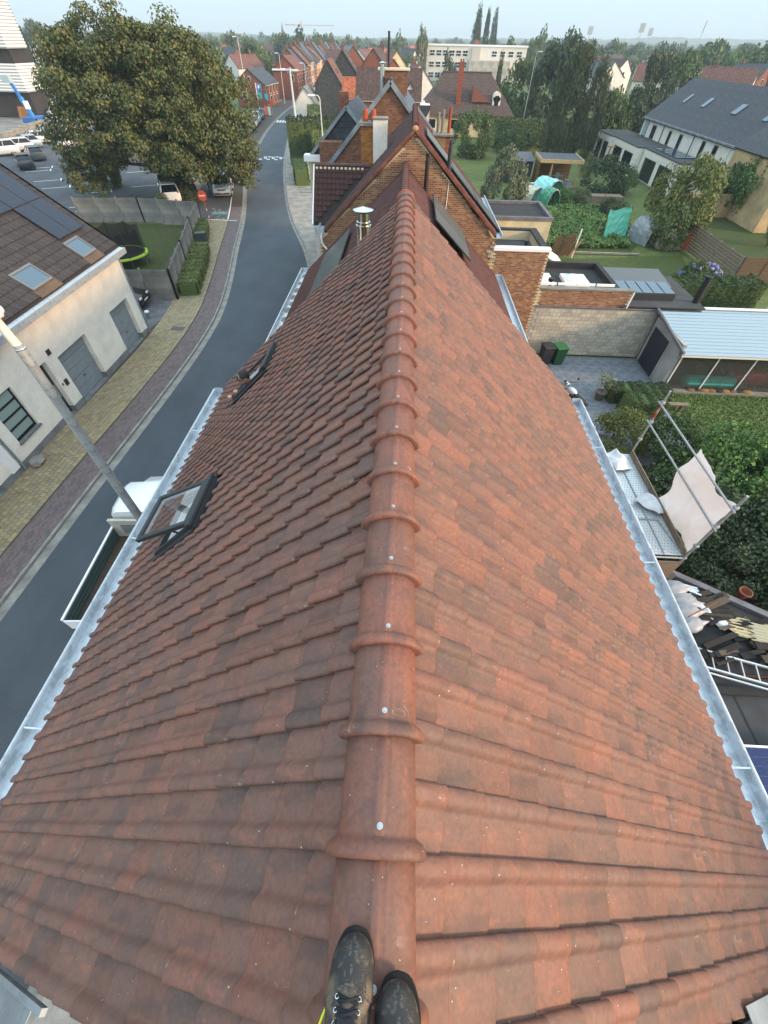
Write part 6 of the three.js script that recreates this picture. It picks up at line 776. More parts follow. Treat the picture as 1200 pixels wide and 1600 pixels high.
// ---------------------------------------------------------------- black flat roofs below the garden gutter, with debris
{
  const y = 2.75, t = thing('black_flat_roof', 'bitumen flat roof strewn with debris below the garden gutter', 'building'); const out = [[4.7, -7.2], [11.2, -3.32], [4.7, -3.32]], ext = (o, h0, h1) => new THREE.ExtrudeGeometry(new THREE.Shape(o.map(p => new THREE.Vector2(p[0], -p[1]))), { depth: h1 - h0, bevelEnabled: false }).rotateX(-Math.PI / 2).translate(0, h0, 0); part(t, 'wall', ext(out, 0, y - .05), m_.brickBrown); part(t, 'roof', ext(out, y - .049, y), m_.bitumen); part(t, 'parapet', beam(V3(4.7, y - .05, -7.28), V3(11.2, y - .05, -3.40), .16, .3), m_.concreteDark); const zp = x => -5.5 + (x - 7.44) * .6;
  const u = thing('lower_flat_roof', 'plain grey black roofing felt roof beside the ladder', 'building'); part(u, 'wall', bx2(4.7, 12.5, 0, y - .2, -3.28, 3), m_.brickBrown); part(u, 'roof', bx2(4.7, 12.5, y - .199, y - .15, -3.29, 3), m_.bitGrey); part(u, 'edge_trim', bx2(4.7, 12.5, y - .149, y - .05, -3.05, -2.9), m_.bitumen); for (const x of [6.4, 7.4, 8.4]) part(u, 'felt_seam', bx2(x, x + .04, y - .149, y - .142, -2.89, 2.9), m_.bitumen);
  const rd = rng(88); const deb = ['broken roof batten', 'charred timber strip', 'dark slate fragment']; for (let k = 0; k < 46; k++) { const x = 6.6 + rd() * 2.6, z = zp(x) + .25 + rd() * Math.max(.2, -3.75 - zp(x)), l = .25 + rd() * .9, o = single('roof_debris', rbox(l, .03 + .05 * rd(), .05 + .14 * rd(), .008), M([0x2a2826, 0x3a3631, 0x4b4438, 0x211f1e, 0x5a5144][k % 5], .95, 0, { map: rep(blotT, .6) }), 'piece of old roofing timber or felt lying on the black flat roof', 'debris', 'debris on the black roof'); o.position.set(x, y + .04 + rd() * .1, z); o.rotation.set((rd() - .5) * .3, .3 + (rd() - .5) * .9, (rd() - .5) * .3); }
  const sack = (x, z, s, r, lb) => { const o = thing('rubble_sack', lb, 'sack', [x, y, z], r, 'rubble sacks'); const g = new THREE.SphereGeometry(.22 * s, 40, 28), q = g.attributes.position; for (let i = 0; i < q.count; i++) { const v = V3().fromBufferAttribute(q, i), n = vn(v.x * 6 + x * 7 + 20, v.z * 6 + v.y * 4 + 20, 64, 5) * .7 + .3 * vn(v.x * 15 + 40, v.z * 15 + v.y * 9 + 40, 128, 6); v.multiplyScalar(.80 + .40 * n); v.x *= 1.6; v.y = Math.max(v.y * .8, -.14 * s); q.setXYZ(i, v.x, v.y + .15 * s, v.z); } g.computeVertexNormals(); part(o, 'bag', g, M(0x909296, .5)); part(o, 'neck', new THREE.ConeGeometry(.09 * s, .22 * s, 9).rotateZ(-1.3).translate(.4 * s, .14 * s, 0), M(0x96989c, .5)); };
  sack(6.95, -5.25, 1.05, .15, 'white rubble sack topmost against the grey parapet'); sack(7.05, -4.95, 1.0, -.1, 'white rubble sack second from the parapet'); sack(6.98, -4.66, 1.05, .05, 'white rubble sack above the brown stick'); sack(6.95, -4.34, 1.0, .2, 'white rubble sack below the brown stick'); sack(6.6, -5.0, .9, .6, 'white rubble sack tucked against the gutter');
  single('stick', bar(V3(6.8, y + .42, -4.4), V3(7.7, y + .35, -4.85), .014, 6), M(0x6a4632, .8), 'thin brown stick lying across the rubble sacks', 'stick');
  for (let k = 0; k < 4; k++) { const o = single('metal_strip', box(1.0 - .1 * k, .02, .045), m_.zinc, 'bright zinc strip lying on the black roof by the parapet', 'metal strip', 'zinc strips'); o.position.set(7.15 + .04 * k, y + .08 + .02 * k, -5.5 + .07 * k); o.rotation.y = -.3 - .06 * k; }
  const c = thing('corrugated_offcuts', 'cracked yellowish corrugated fibre sheets lying on the black roof', 'roof sheet', [8.55, y + .12, -4.25], -.25); corrL(c, .0, 1.3, .5, m_.cream); corrL(c, .35, 1.2, .46, M(0xb6b39c, .9)); 
  const ld = thing('ladder', 'aluminium ladder lying flat between the two black roofs', 'ladder', [7.55, y + .1, -3.42], -.26, 'ladders'); for (const z of [-.2, .2]) part(ld, 'rail', box(3.6, .06, .035, 0, 0, z), m_.alu); for (let k = 0; k < 12; k++) part(ld, 'rung', bar(V3(-1.6 + k * .29, 0, -.2), V3(-1.6 + k * .29, 0, .2), .015, 6), m_.alu); part(ld, 'side_bar', box(3.4, .04, .03, .1, -.02, .3), m_.alu);
  const pt = thing('terracotta_pot', 'empty terracotta pot outside the grey parapet', 'plant pot', [8.75, y - .1, -5.3]); pt.scale.setScalar(.75); part(pt, 'pot', new THREE.LatheGeometry([[0, 0], [.12, 0], [.17, .26], [.2, .26], [.2, .32], [.16, .32], [.14, .1], [0, .1]].map(p => new THREE.Vector2(...p)), 18), M(0x7d4a38, .9));
  const sp = thing('solar_panel', 'blue solar panel with cell grid and white frame on the lower black roof', 'solar panel', [6.72, y - .02, -1.9], 0); const fx = 2.4, fz = 1.9; part(sp, 'frame', [box(fx, .04, .035, fx / 2, .12, 0), box(.035, .04, fz, 0, .12, fz / 2), box(fx, .04, .035, fx / 2, .12, fz), box(.035, .04, fz, fx, .12, fz / 2)], m_.white); part(sp, 'backing', box(fx - .04, .02, fz - .04, fx / 2, .105, fz / 2), M(0xc3cad6, .3)); for (let i = 0; i < 15; i++) for (let j = 0; j < 12; j++) part(sp, 'cell', box(.15, .006, .15, .1 + i * .157, .119, .1 + j * .154), m_.solarCell); part(sp, 'legs', [box(fx, .1, .05, fx / 2, .0, .3), box(fx, .1, .05, fx / 2, .0, 1.6)], m_.alu);
  const wr = single('cable_run', [tube([V3(6.6, y + .12, -1.9), V3(6.62, y + .1, -1.0), V3(6.7, y + .1, .3)], .015, 6, 30), tube([V3(6.68, y + .12, -1.9), V3(6.72, y + .1, -1.0), V3(6.8, y + .1, .3)], .015, 6, 30)], m_.white, 'pair of white cables running along the solar panel edge', 'cable');
}
function corrL(parent, off, l, w, mat) { const n = 36, p = [], y = i => .03 * Math.sin(i * Math.PI / 3); for (let i = 0; i < n; i++) { const a = -w / 2 + w * i / n, b = -w / 2 + w * (i + 1) / n, e0 = l / 2 + .06 * Math.sin(i * 1.7), e1 = l / 2 + .06 * Math.sin((i + 1) * 1.7); for (const v of [[-e0 + off, y(i), a], [-e1 + off, y(i + 1), b], [e1 + off, y(i + 1), b], [-e0 + off, y(i), a], [e1 + off, y(i + 1), b], [e0 + off, y(i), a]]) p.push(v[0], v[1] + off * .15, v[2] + off * .2); } const g = new THREE.BufferGeometry(); g.setAttribute('position', new THREE.Float32BufferAttribute(p, 3)); g.computeVertexNormals(); part(parent, 'sheet', g, mat); }
// ---------------------------------------------------------------- gardens on the right
function slatFence(label, a, b, h, n, mat, post, group) { const t = thing('slat_fence', label, 'fence', [0, 0, 0], 0, group), l = Math.hypot(b[0] - a[0], b[1] - a[1]), m = Math.round(l / 1.85), an = Math.atan2(-(b[1] - a[1]), b[0] - a[0]); for (let i = 0; i <= m; i++) part(t, 'post', box(.1, h + .1, .1, 0, h / 2, 0), post).position.set(a[0] + (b[0] - a[0]) * i / m, 0, a[1] + (b[1] - a[1]) * i / m); for (let i = 0; i < m; i++) for (let k = 0; k < n; k++) { const s = part(t, 'slat', box(l / m - .11, h / n * .82, .03 + .012 * (k % 2), 0, h * (k + .5) / n, 0), mat); s.position.set(a[0] + (b[0] - a[0]) * (i + .5) / m, 0, a[1] + (b[1] - a[1]) * (i + .5) / m); s.rotation.y = an; } return t; }
{
  const gp = (pts, y, mat, name) => struct(name, new THREE.ShapeGeometry(new THREE.Shape(pts.map(p => { const g = G(p[0], p[1]); return new THREE.Vector2(g.x, -g.z); }))).rotateX(-Math.PI / 2).translate(0, y, 0), mat);
  gp([[850, 395], [850, 330], [920, 320], [985, 345], [1000, 378], [985, 395]], -.03, M(0x9fc06a, .95, 0, { map: rep(grassT, 1.7) }), 'vegetable_plot'); gp([[855, 405], [1065, 398], [1085, 440], [1040, 470], [850, 430]], -.036, M(0xc2c778, .95, 0, { map: rep(grassT, 2.3) }), 'lawn'); gp([[1085, 372], [1120, 330], [1200, 300], [1230, 420], [1140, 425]], -.034, M(0xa9b765, .95, 0, { map: rep(grassT, 3.1) }), 'lawn');
  const vg = new THREE.Mesh(leaves(16000, r => { const u = r(), v = r(), q = G(852 + 130 * u, 326 + 62 * v); return [q.x, .05 + .25 * r() * vn(q.x * 1.3 + 50, q.z * 1.3 + 200, 512, 3) * 2, q.z, 0, 1, .3]; }, .26, GC.bright, rng(12), .8), m_.leaf); vg.name = 'ground_cover'; vg.userData = { kind: 'stuff', label: 'low bright green crop leaves covering the vegetable plot', category: 'plants' }; scene.add(vg);
  // posts and stakes of the plot
  [[868, 372, 1.5], [886, 398, 2.2], [918, 400, 2.4], [936, 330, 1.6], [905, 352, 1.7], [952, 362, 1.8], [882, 352, 1.4], [1003, 345, 2.0]].forEach(([x, y, h], i) => { const g = G(x, y); single('garden_stake', bar(V3(g.x, 0, g.z), V3(g.x + .1, h, g.z + .1), .03, 6), m_.woodGrey, 'thin wooden stake standing in the vegetable plot', 'stake', 'stakes in the vegetable plot'); });
  const pf = thing('plank_fence', 'short rough brown plank fence behind the black flat roof', 'fence'), pa = G(862, 400); for (let k = 0; k < 9; k++) part(pf, 'plank', box(.16, 1.35 + .1 * (k % 3), .03, pa.x + k * .2, .68, pa.z - .05 * k), m_.woodDark); part(pf, 'leaning_board', beam(V3(pa.x + 1.2, .1, pa.z + .5), V3(pa.x + 2.0, 1.3, pa.z + .2), .16, .04), m_.wood); part(pf, 'white_post', bar(V3(pa.x + 1.55, 0, pa.z + .3), V3(pa.x + 1.7, 2.0, pa.z + .2), .05), m_.white);
  // timber garden shelter
  const sp = G(838, 292), t = thing('garden_shelter', 'open timber garden shelter with dark flat roof and pale fascia', 'shelter', [sp.x, 0, sp.z], -.06), w = 4.6, d = 4.6, h = 2.35; part(t, 'floor', box(w, .1, d, w / 2, .02, -d / 2), m_.concrete); part(t, 'roof', box(w + .2, .06, d + .2, w / 2, h + .22, -d / 2), M(0x4a545c, .6, 0, { map: rep(shingleT, 2) })); part(t, 'fascia', [box(w + .4, .34, .1, w / 2, h + .12, .16), box(.1, .34, d + .4, -.15, h + .12, -d / 2), box(.1, .34, d + .4, w + .15, h + .12, -d / 2)], M(0xd8bd8d, .8, 0, { map: woodT })); for (let k = 0; k < 12; k++) part(t, 'back_plank', box(w, .185, .05, w / 2, .16 + k * .192, -d), m_.wood); for (let k = 0; k < 12; k++) part(t, 'side_plank', box(.05, .185, d * .55, .0, .16 + k * .192, -d * .72), m_.wood); for (let k = 0; k < 4; k++) part(t, 'side_window', box(.08, .36, .36, -.01, .5 + k * .52, -1.2), m_.darkGlass); part(t, 'window_frame', box(.05, 2.2, .6, .0, 1.2, -1.2), m_.wood); part(t, 'post', box(.16, h, .16, 1.3, h / 2, -.1), M(0xd3b482, .8, 0, { map: woodT })); part(t, 'post', box(.16, h, .16, w - .1, h / 2, -.1), M(0xd3b482, .8, 0, { map: woodT }));
  const tb = thing('garden_table', 'grey garden table under the timber shelter', 'table', [sp.x + 2.7, .07, sp.z - 2.2]); part(tb, 'top', box(1.7, .04, .85, 0, .74, 0), M(0xb9bdbd, .6)); for (const [x, z] of [[-.75, -.35], [.75, -.35], [-.75, .35], [.75, .35]]) part(tb, 'leg', bar(V3(x, 0, z), V3(x * .9, .73, z), .03), M(0xb9bdbd, .6)); for (const x of [-1.2, .1, 1.3]) { const c = thing('garden_chair', ['grey garden chair at the left end of the shelter table', 'grey garden chair in front of the shelter table', 'grey garden chair at the right end of the shelter table'][Math.round((x + 1.2) / 1.2)], 'chair', [sp.x + 2.7 + x, .07, sp.z - 1.7], x, 'garden chairs'); part(c, 'seat', box(.5, .04, .5, 0, .44, 0), M(0xa9aead, .6)); part(c, 'backrest', box(.5, .55, .04, 0, .75, -.24).rotateX(-.05), M(0xa9aead, .6)); for (const [lx, lz] of [[-.22, -.22], [.22, -.22], [-.22, .22], [.22, .22]]) part(c, 'leg', bar(V3(lx, 0, lz), V3(lx, .43, lz), .02), M(0xa9aead, .6)); }
  const sh = thing('garden_shed', 'dark corrugated roof shed left of the timber shelter', 'shed', [sp.x - 3.6, 0, sp.z - 2.2]); part(sh, 'wall', box(3.4, 2.0, 3, 1.4, 1, -1.5), M(0x34373a, .9)); corr(sh, 'roof', -.5, 3.3, -3.3, .3, 2.5, 2.1, .2, .03, M(0x565e63, .7, .2)); part(sh, 'red_edge', box(1.2, .06, .1, 3.2, 2.5, -3.2), M(0x9a4a34, .8));
  const jn = thing('stone_table', 'low white stone bench in front of the timber shelter', 'bench', [sp.x - .9, 0, sp.z + .6]); part(jn, 'slab', rbox(2.2, .1, .5, .02, 0, .45, 0), m_.stuccoGrey); part(jn, 'legs', [box(.15, .42, .4, -.9, .21, 0), box(.15, .42, .4, .9, .21, 0)], m_.concrete);
  // draped tunnel and mint green covers
  const tun = (x, y, w, l, hh, c1, label, r) => { const g = G(x, y), o = thing('plant_tunnel', label, 'plant cover', [g.x, 0, g.z], r, 'green plastic plant covers'), p = [], n = 14; const f = (i, z) => { const a = Math.PI * i / n; return [Math.cos(a) * w / 2 * (1 + .06 * Math.sin(z * 5 + i)), Math.pow(Math.sin(a), .6) * hh * (1 + .05 * Math.sin(i * 3 + z * 4)), z]; }; for (let k = 0; k < 6; k++) for (let i = 0; i < n; i++) { const z0 = -l / 2 + l * k / 6, z1 = z0 + l / 6; for (const v of [f(i, z0), f(i + 1, z0), f(i + 1, z1), f(i, z0), f(i + 1, z1), f(i, z1)]) p.push(...v); } const gg = new THREE.BufferGeometry(); gg.setAttribute('position', new THREE.Float32BufferAttribute(p, 3)); gg.computeVertexNormals(); part(o, 'cover', gg, M(c1, .45)); for (const z of [-l / 2, 0, l / 2]) part(o, 'hoop', new THREE.TorusGeometry(w / 2, .03, 5, 16, Math.PI).scale(1, hh / (w / 2), 1).translate(0, 0, z), m_.galv); return o; };
  tun(852, 312, 2.6, 2.6, 1.9, 0x8fd2cc, 'pale turquoise plastic tunnel at the edge of the vegetable plot', .5); tun(857, 321, 1.5, 1.6, 1.5, 0x3a9a76, 'green plastic cover beside the pale turquoise tunnel', .3); tun(830, 312, 2.6, 1.8, 1.2, 0xb9b39a, 'pale plastic cover over brown canes behind the gable', .7);
  { const g = G(958, 373), o = thing('green_tarpaulin', 'mint green tarpaulin stretched on stakes above the vegetable plot', 'plant cover', [g.x, 0, g.z], .25, 'green plastic plant covers'), pg = new THREE.PlaneGeometry(2.2, 2.0, 18, 18), q = pg.attributes.position; for (let i = 0; i < q.count; i++) { const x = q.getX(i), y = q.getY(i); q.setXYZ(i, x, y + 1.15 + .1 * Math.sin(x * 3), .12 * vn(x * 6 + 9, y * 6 + 9, 64, 3) - .25 * (y + 1)); } pg.computeVertexNormals(); part(o, 'sheet', pg, M(0x5fb9a2, .4)); for (const x of [-1.1, 1.1]) part(o, 'stake', bar(V3(x, 0, -.3), V3(x, 2.3, -.45), .035), m_.woodDark); }
  { const g = G(1010, 385); tun(1005, 378, 1.8, 2.4, 1.7, 0x8b9296, 'grey plastic tunnel next to the mint green tarpaulin', .35); const o = thing('tarp_heap', 'heap under crumpled grey plastic beside a brick red barrel', 'tarp heap', [g.x + 1.7, 0, g.z]), s = new THREE.SphereGeometry(1.0, 22, 14), q = s.attributes.position; for (let i = 0; i < q.count; i++) { const v = V3().fromBufferAttribute(q, i), n = vn(v.x * 4 + 20, v.z * 4 + v.y * 3 + 20, 64, 7); v.multiplyScalar(.75 + .4 * n); q.setXYZ(i, v.x * 1.3, Math.max(0, v.y * 1.1), v.z); } s.computeVertexNormals(); part(o, 'sheet', s, M(0x8d867a, .7)); const b = thing('barrel', 'rusty red barrel beside the plastic heap', 'barrel', [g.x + 3.0, 0, g.z + .2]); part(b, 'drum', cyl(.45, .45, 1.1, 0, 0, 0, 18), M(0x9a4a30, .8)); part(b, 'rim', new THREE.TorusGeometry(.45, .03, 5, 18).rotateX(Math.PI / 2).translate(0, 1.1, 0), M(0x7a3a28, .8)); const ws = G(1030, 372); for (let k = 0; k < 3; k++) single('white_bucket', cyl(.2, .26, .35, ws.x + k * .6, 1.0 - .3 * k, ws.z, 14), m_.white, 'white bucket resting on the plastic heap', 'bucket', 'white buckets on the heap'); }
  single('stone_border', box(5.5, .12, .2, 17.2, .05, -39.6), m_.concrete, 'low stone edging along the front of the vegetable plot', 'edging'); const bt = G(930, 258); const bd = thing('bird_table', 'wooden bird table on a bent post behind the vegetable plot', 'bird table', [bt.x, 0, bt.z + 3]); part(bd, 'post', bar(V3(0, 0, 0), V3(.3, 2.4, 0), .08), m_.woodGrey); part(bd, 'tray', box(1.0, .12, .6, .3, 2.45, 0), m_.wood); part(bd, 'brace', bar(V3(-.8, .6, 0), V3(.25, 1.7, 0), .06), m_.woodGrey);
  const cf = G(925, 320); single('cold_frame', [box(3.4, .7, .08, cf.x + 1.4, .35, cf.z), box(3.4, .06, 1.3, cf.x + 1.4, .74, cf.z - .6)], m_.woodGrey, 'low grey garden frame in the weeds behind the vegetable plot', 'cold frame');
  // slat fences, hydrangea, hedge, hut
  slatFence('grey horizontal slat fence running away beside the lawn', [24.6, -42.4], [24.4, -33.7], 1.8, 9, m_.woodGrey, m_.concrete, 'slat fences'); slatFence('brown horizontal slat fence turning the corner beside the grey one', [24.5, -33.6], [33.5, -34.4], 1.8, 9, m_.woodDark, m_.woodDark, 'slat fences');
  { const g = G(1083, 452), o = thing('hydrangea', 'round hydrangea bush covered in lilac blue flower heads', 'shrub', [g.x, 0, g.z]); const lf = new THREE.Mesh(leaves(2600, clumped(crownClumps(30, rng(3), shapes.round), .3), .1, GC.hedge, rng(5)), m_.leaf); lf.name = 'foliage'; lf.scale.set(1.5, 1.6, 1.3); o.add(lf); const r = rng(6); for (let k = 0; k < 70; k++) { const a = r() * 6.28, u = r() * .95, rr2 = Math.sqrt(1 - u * u); part(o, 'flower_head', new THREE.IcosahedronGeometry(.09 + .04 * r(), 1).translate(Math.cos(a) * rr2 * 1.5, .55 + u * 1.1, Math.sin(a) * rr2 * 1.3), M([0x6f74a8, 0x8a80a6, 0x5f6ca6, 0x9c92ae][k % 4], .9)); } }
  hedge('garden_hedge', 'clipped green hedge behind the garage, flecked with red young leaves', [[17.4, -28.4], [22.6, -28.6]], 1.7, 2.0, 'hedge', 10000, undefined, .1);
  { const o = thing('garden_hut', 'small hut with dark roof and white framed window behind the garage', 'hut', [22.6, 0, -25.0]); part(o, 'wall', box(3, 2.1, 2.4, 1.0, 1.05, 0), m_.whitewall); part(o, 'roof', box(3.4, .1, 2.9, 1.0, 2.2, 0), m_.bitGrey); const f = part(o, 'window', box(1.0, 1.0, .06, .3, 1.3, 1.22), m_.white); part(f, 'pane', box(.8, .8, .02, .3, 1.3, 1.26), m_.darkGlass); }
  // shrubs and trees placed from the photograph
  const P = treePx, gS = 'garden shrubs', gT = 'garden trees';
  P('willow_shrub', 'tall silvery leafed bush standing behind the gable house', { ...T.egg('silver', 2), n: 9000, size: .06 }, 780, 330, 240, 38, 0, gT);
  P('garden_tree', 'feathery yellow green tree beside the plastic heap', { ...T.broad('yellow', 4), n: 9000, size: .06 }, 1040, 378, 255, 55, .12, gT); P('shrub', 'dark leafed shrub in front of the feathery tree', T.shrub('mid', 6), 1035, 385, 320, 38, 0, gS);
  P('fruit_tree', 'young fruit tree on the far lawn beside the feathery tree', T.broad('mid', 7), 1110, 335, 258, 30, .25, gT); P('fruit_tree', 'taller fruit tree with open crown in front of the terrace houses', T.broad('bright', 8), 1162, 345, 250, 44, .22, gT); P('fruit_tree', 'small fruit tree at the lawn edge by the brown fence', T.shrub('mid', 9), 1197, 385, 330, 16, .2, gT);
  P('shrub', 'dark rounded shrub in front of the flat roofed extensions', T.shrub('dark', 1), 935, 305, 252, 40, 0, gS); P('shrub', 'green shrub between shelter and extensions', T.shrub('mid', 2), 965, 300, 262, 26, 0, gS); P('shrub', 'pale green shrub beside the timber shelter', T.shrub('olive', 3), 915, 275, 248, 14, 0, gS); P('shrub', 'small green shrub at the corner of the shelter', T.shrub('mid', 5), 818, 292, 276, 12, 0, gS); P('shrub', 'orange flowered weeds behind the vegetable plot', T.shrub('olive', 7), 905, 318, 298, 16, 0, gS); P('shrub', 'leafy green weeds along the plot edge', T.shrub('bright', 8), 880, 318, 296, 18, 0, gS);
  P('shrub', 'low shrub by the grey garden frame', T.shrub('dark', 4), 955, 338, 312, 22, 0, gS);
  P('broad_tree', 'dense green broad tree behind the pot chimney', { ...T.broad('mid', 2), n: 9000, size: .06 }, 735, 245, 175, 34, 0, gT); P('shrub', 'rounded clipped green bush behind the silvery bush', T.shrub('hedge', 11), 800, 238, 205, 34, 0, gS); hedge('tall_hedge', 'long green hedge in front of the hipped roof house', [[14, -92], [34, -96]], 3, 3.2, 'mid', 9000, undefined, .26);
  P('cypress', 'tall dark cypress with yellowish side shoots in the middle of the gardens', { ...T.col('conifer', 1), n: 11000, size: .05 }, 868, 250, 85, 36, 0, gT, -86); P('cypress', 'tall dark cypress half behind its neighbour', { ...T.col('conifer', 2), n: 9000, size: .05 }, 905, 245, 105, 26, 0, gT, -84); P('broad_tree', 'dark broad tree behind the cypresses', T.broad('dark', 3), 850, 230, 72, 46, 0, gT, -120); P('broad_tree', 'green tree left of the cypresses behind the hipped roof', T.broad('mid', 6), 800, 215, 105, 30, 0, gT, -125); P('broad_tree', 'dark tree between the cypresses and the terrace', T.broad('dark', 7), 965, 235, 140, 34, 0, gT, -95); P('broad_tree', 'bushy green tree at the corner of the terrace', T.broad('mid', 8), 935, 250, 150, 30, 0, gT, -92); P('conifer_tree', 'dark blue green pine crown behind the terrace gable', T.broad('dark', 9), 990, 205, 92, 30, 0, gT, -130); P('broad_tree', 'tall green tree behind the terrace gable', T.broad('mid', 10), 1035, 200, 90, 32, 0, gT, -140); P('broad_tree', 'light green rounded tree above the terrace ridge', T.far('bright', 1), 1118, 160, 92, 20, 0, gT, -190); P('broad_tree', 'dark mixed tree above the terrace ridge', T.far('mid', 2), 1150, 160, 78, 26, 0, gT, -210); P('broad_tree', 'wide green tree behind the dark roofs', T.far('mid', 3), 1090, 150, 72, 30, 0, gT, -240);
  P('conifer_tree', 'thin dark spruce spire in front of the school', { ...T.col('conifer', 5), n: 3000 }, 770, 180, 94, 7, 0, gT, -120);
  for (const [x, tp, hw, z, i] of [[738, 18, 9, -330, 1], [752, 22, 6, -332, 2], [763, 20, 6.5, -334, 3]]) P('poplar_tree', ['', 'tall narrow poplar, widest of the three behind the school', 'thin middle poplar of the three behind the school', 'narrow poplar at the right of the three behind the school'][i], { ...T.col('dark', 6 + i), n: 3000, size: .09, trunk: true }, x, 110, tp, hw, .08, 'three poplars', z);
  for (const [x, tp, hw, z, c, l] of [[657, 53, 9, -260, 'olive', 'slender open birch left of the school'], [700, 92, 14, -190, 'dark', 'dark tree in front of the school wall'], [640, 92, 16, -230, 'mid', 'green tree behind the brown roof'], [620, 62, 14, -300, 'mid', 'rounded tree above the red brick houses'], [595, 72, 12, -330, 'dark', 'dark tree above the row of roofs'], [835, 58, 18, -280, 'mid', 'tree right of the school top'], [880, 62, 26, -230, 'dark', 'wide dark tree above the cypresses'], [470, 55, 24, -330, 'dark', 'large dark tree mass at the end of the street'], [500, 60, 16, -360, 'mid', 'tree behind the far row of houses'], [447, 62, 14, -340, 'dark', 'dark tree at the left of the far street end'], [370, 68, 18, -230, 'dark', 'dark tree behind the red gable house'], [405, 82, 15, -210, 'mid', 'green tree between the red brick houses'], [420, 95, 9, -190, 'yellow', 'pale yellow green tree behind the red brick house'], [395, 66, 16, -290, 'mid', 'rounded tree above the pale gables'], [78, 40, 20, -330, 'dark', 'big dark tree beyond the hop poles'], [45, 96, 10, -200, 'mid', 'bush at the foot of the hop poles'], [98, 86, 12, -240, 'mid', 'tree at the edge of the hop poles']]) P('broad_tree', l, T.far(c, Math.round(x) % 5), x, 110, tp, hw, 0, 'distant trees', z);
}

// unseen tree added behind the camera to shade the lower tiles
tree('broad_tree', 'tall unseen leafy tree added behind the camera to shade the lower tiles', { ...T.broad('mid', 12), n: 9000 }, [14.8, 0, 6.4], 3.7, 10.8, 2.0, 'garden trees');
// ---------------------------------------------------------------- houses further off
function win(parent, x, y, z, w, h, ry, fm = m_.white) { const f = part(parent, 'window', box(w + .14, h + .14, .06), fm); f.position.set(x, y, z); f.rotation.y = ry; const p = part(f, 'pane', box(w, h, .05), m_.darkGlass); p.position.z = .02; return f; }
// local: ridge along z, gables at z=0 (front) and z=-d; x from -w/2 to w/2
function gableHouse(name, label, x, z, w, d, eave, ridge, turn, wm, rm, o = {}) {
  const t = thing(name, label, 'house', [x, 0, z], turn, o.group); const k = Math.atan2(ridge - eave, w / 2), c = Math.cos(k), s = Math.sin(k), L = w / 2 / c + .3;
  part(t, 'wall', prism([[-w / 2, 0], [w / 2, 0], [w / 2, eave], [0, ridge], [-w / 2, eave]], d).translate(0, 0, -d), wm);
  const f = sd => rp(0, ridge, sd, k); const roof = part(t, 'roof', [plate(f(-1), -1, -d - .15, .15, -.02, L, .02, .16), plate(f(1), 1, -d - .15, .15, -.02, L, .02, .16)], rm);
  if (o.chim !== 0) { const ch = part(roof, 'chimney', box(.6, 1.1, .6, o.cx || 0, ridge + .25, -(o.cz ?? d * .8)), o.cm || m_.brickFar); part(roof, 'chimney_cap', box(.72, .1, .72, o.cx || 0, ridge + .84, -(o.cz ?? d * .8)), m_.concrete); }
  for (const q of o.front || []) win(t, q[0], q[1], .02, q[2], q[3], 0); for (const q of o.right || []) win(t, w / 2 + .02, q[1], -q[0], q[2], q[3], Math.PI / 2); for (const q of o.left || []) win(t, -w / 2 - .02, q[1], -q[0], q[2], q[3], -Math.PI / 2);
  for (const q of o.sky || []) part(roof, 'roof_window', plate(f(q[2]), q[2], -q[0] - .7, -q[0], q[1], q[1] + .9, .17, .2), m_.skyGlass);
  if (o.door) { const dr = part(t, 'door', box(.06, 2.1, 1.0, w / 2 + .02, 1.05, -o.door), M(0x5a4030, .7)); part(dr, 'handle', box(.04, .12, .04, w / 2 + .06, 1.05, -o.door + .35), m_.alu); }
  if (o.gut !== 0) for (const sd of [-1, 1]) part(roof, 'gutter', box(.14, .12, d + .2, sd * (w / 2 + .22), eave - .12, -d / 2), m_.white);
  return t;
}
const facade = (n, d, rows) => rows.flatMap(y => Array.from({ length: n }, (_, i) => [d * (i + .5) / n, y, 1.0, 1.35]));
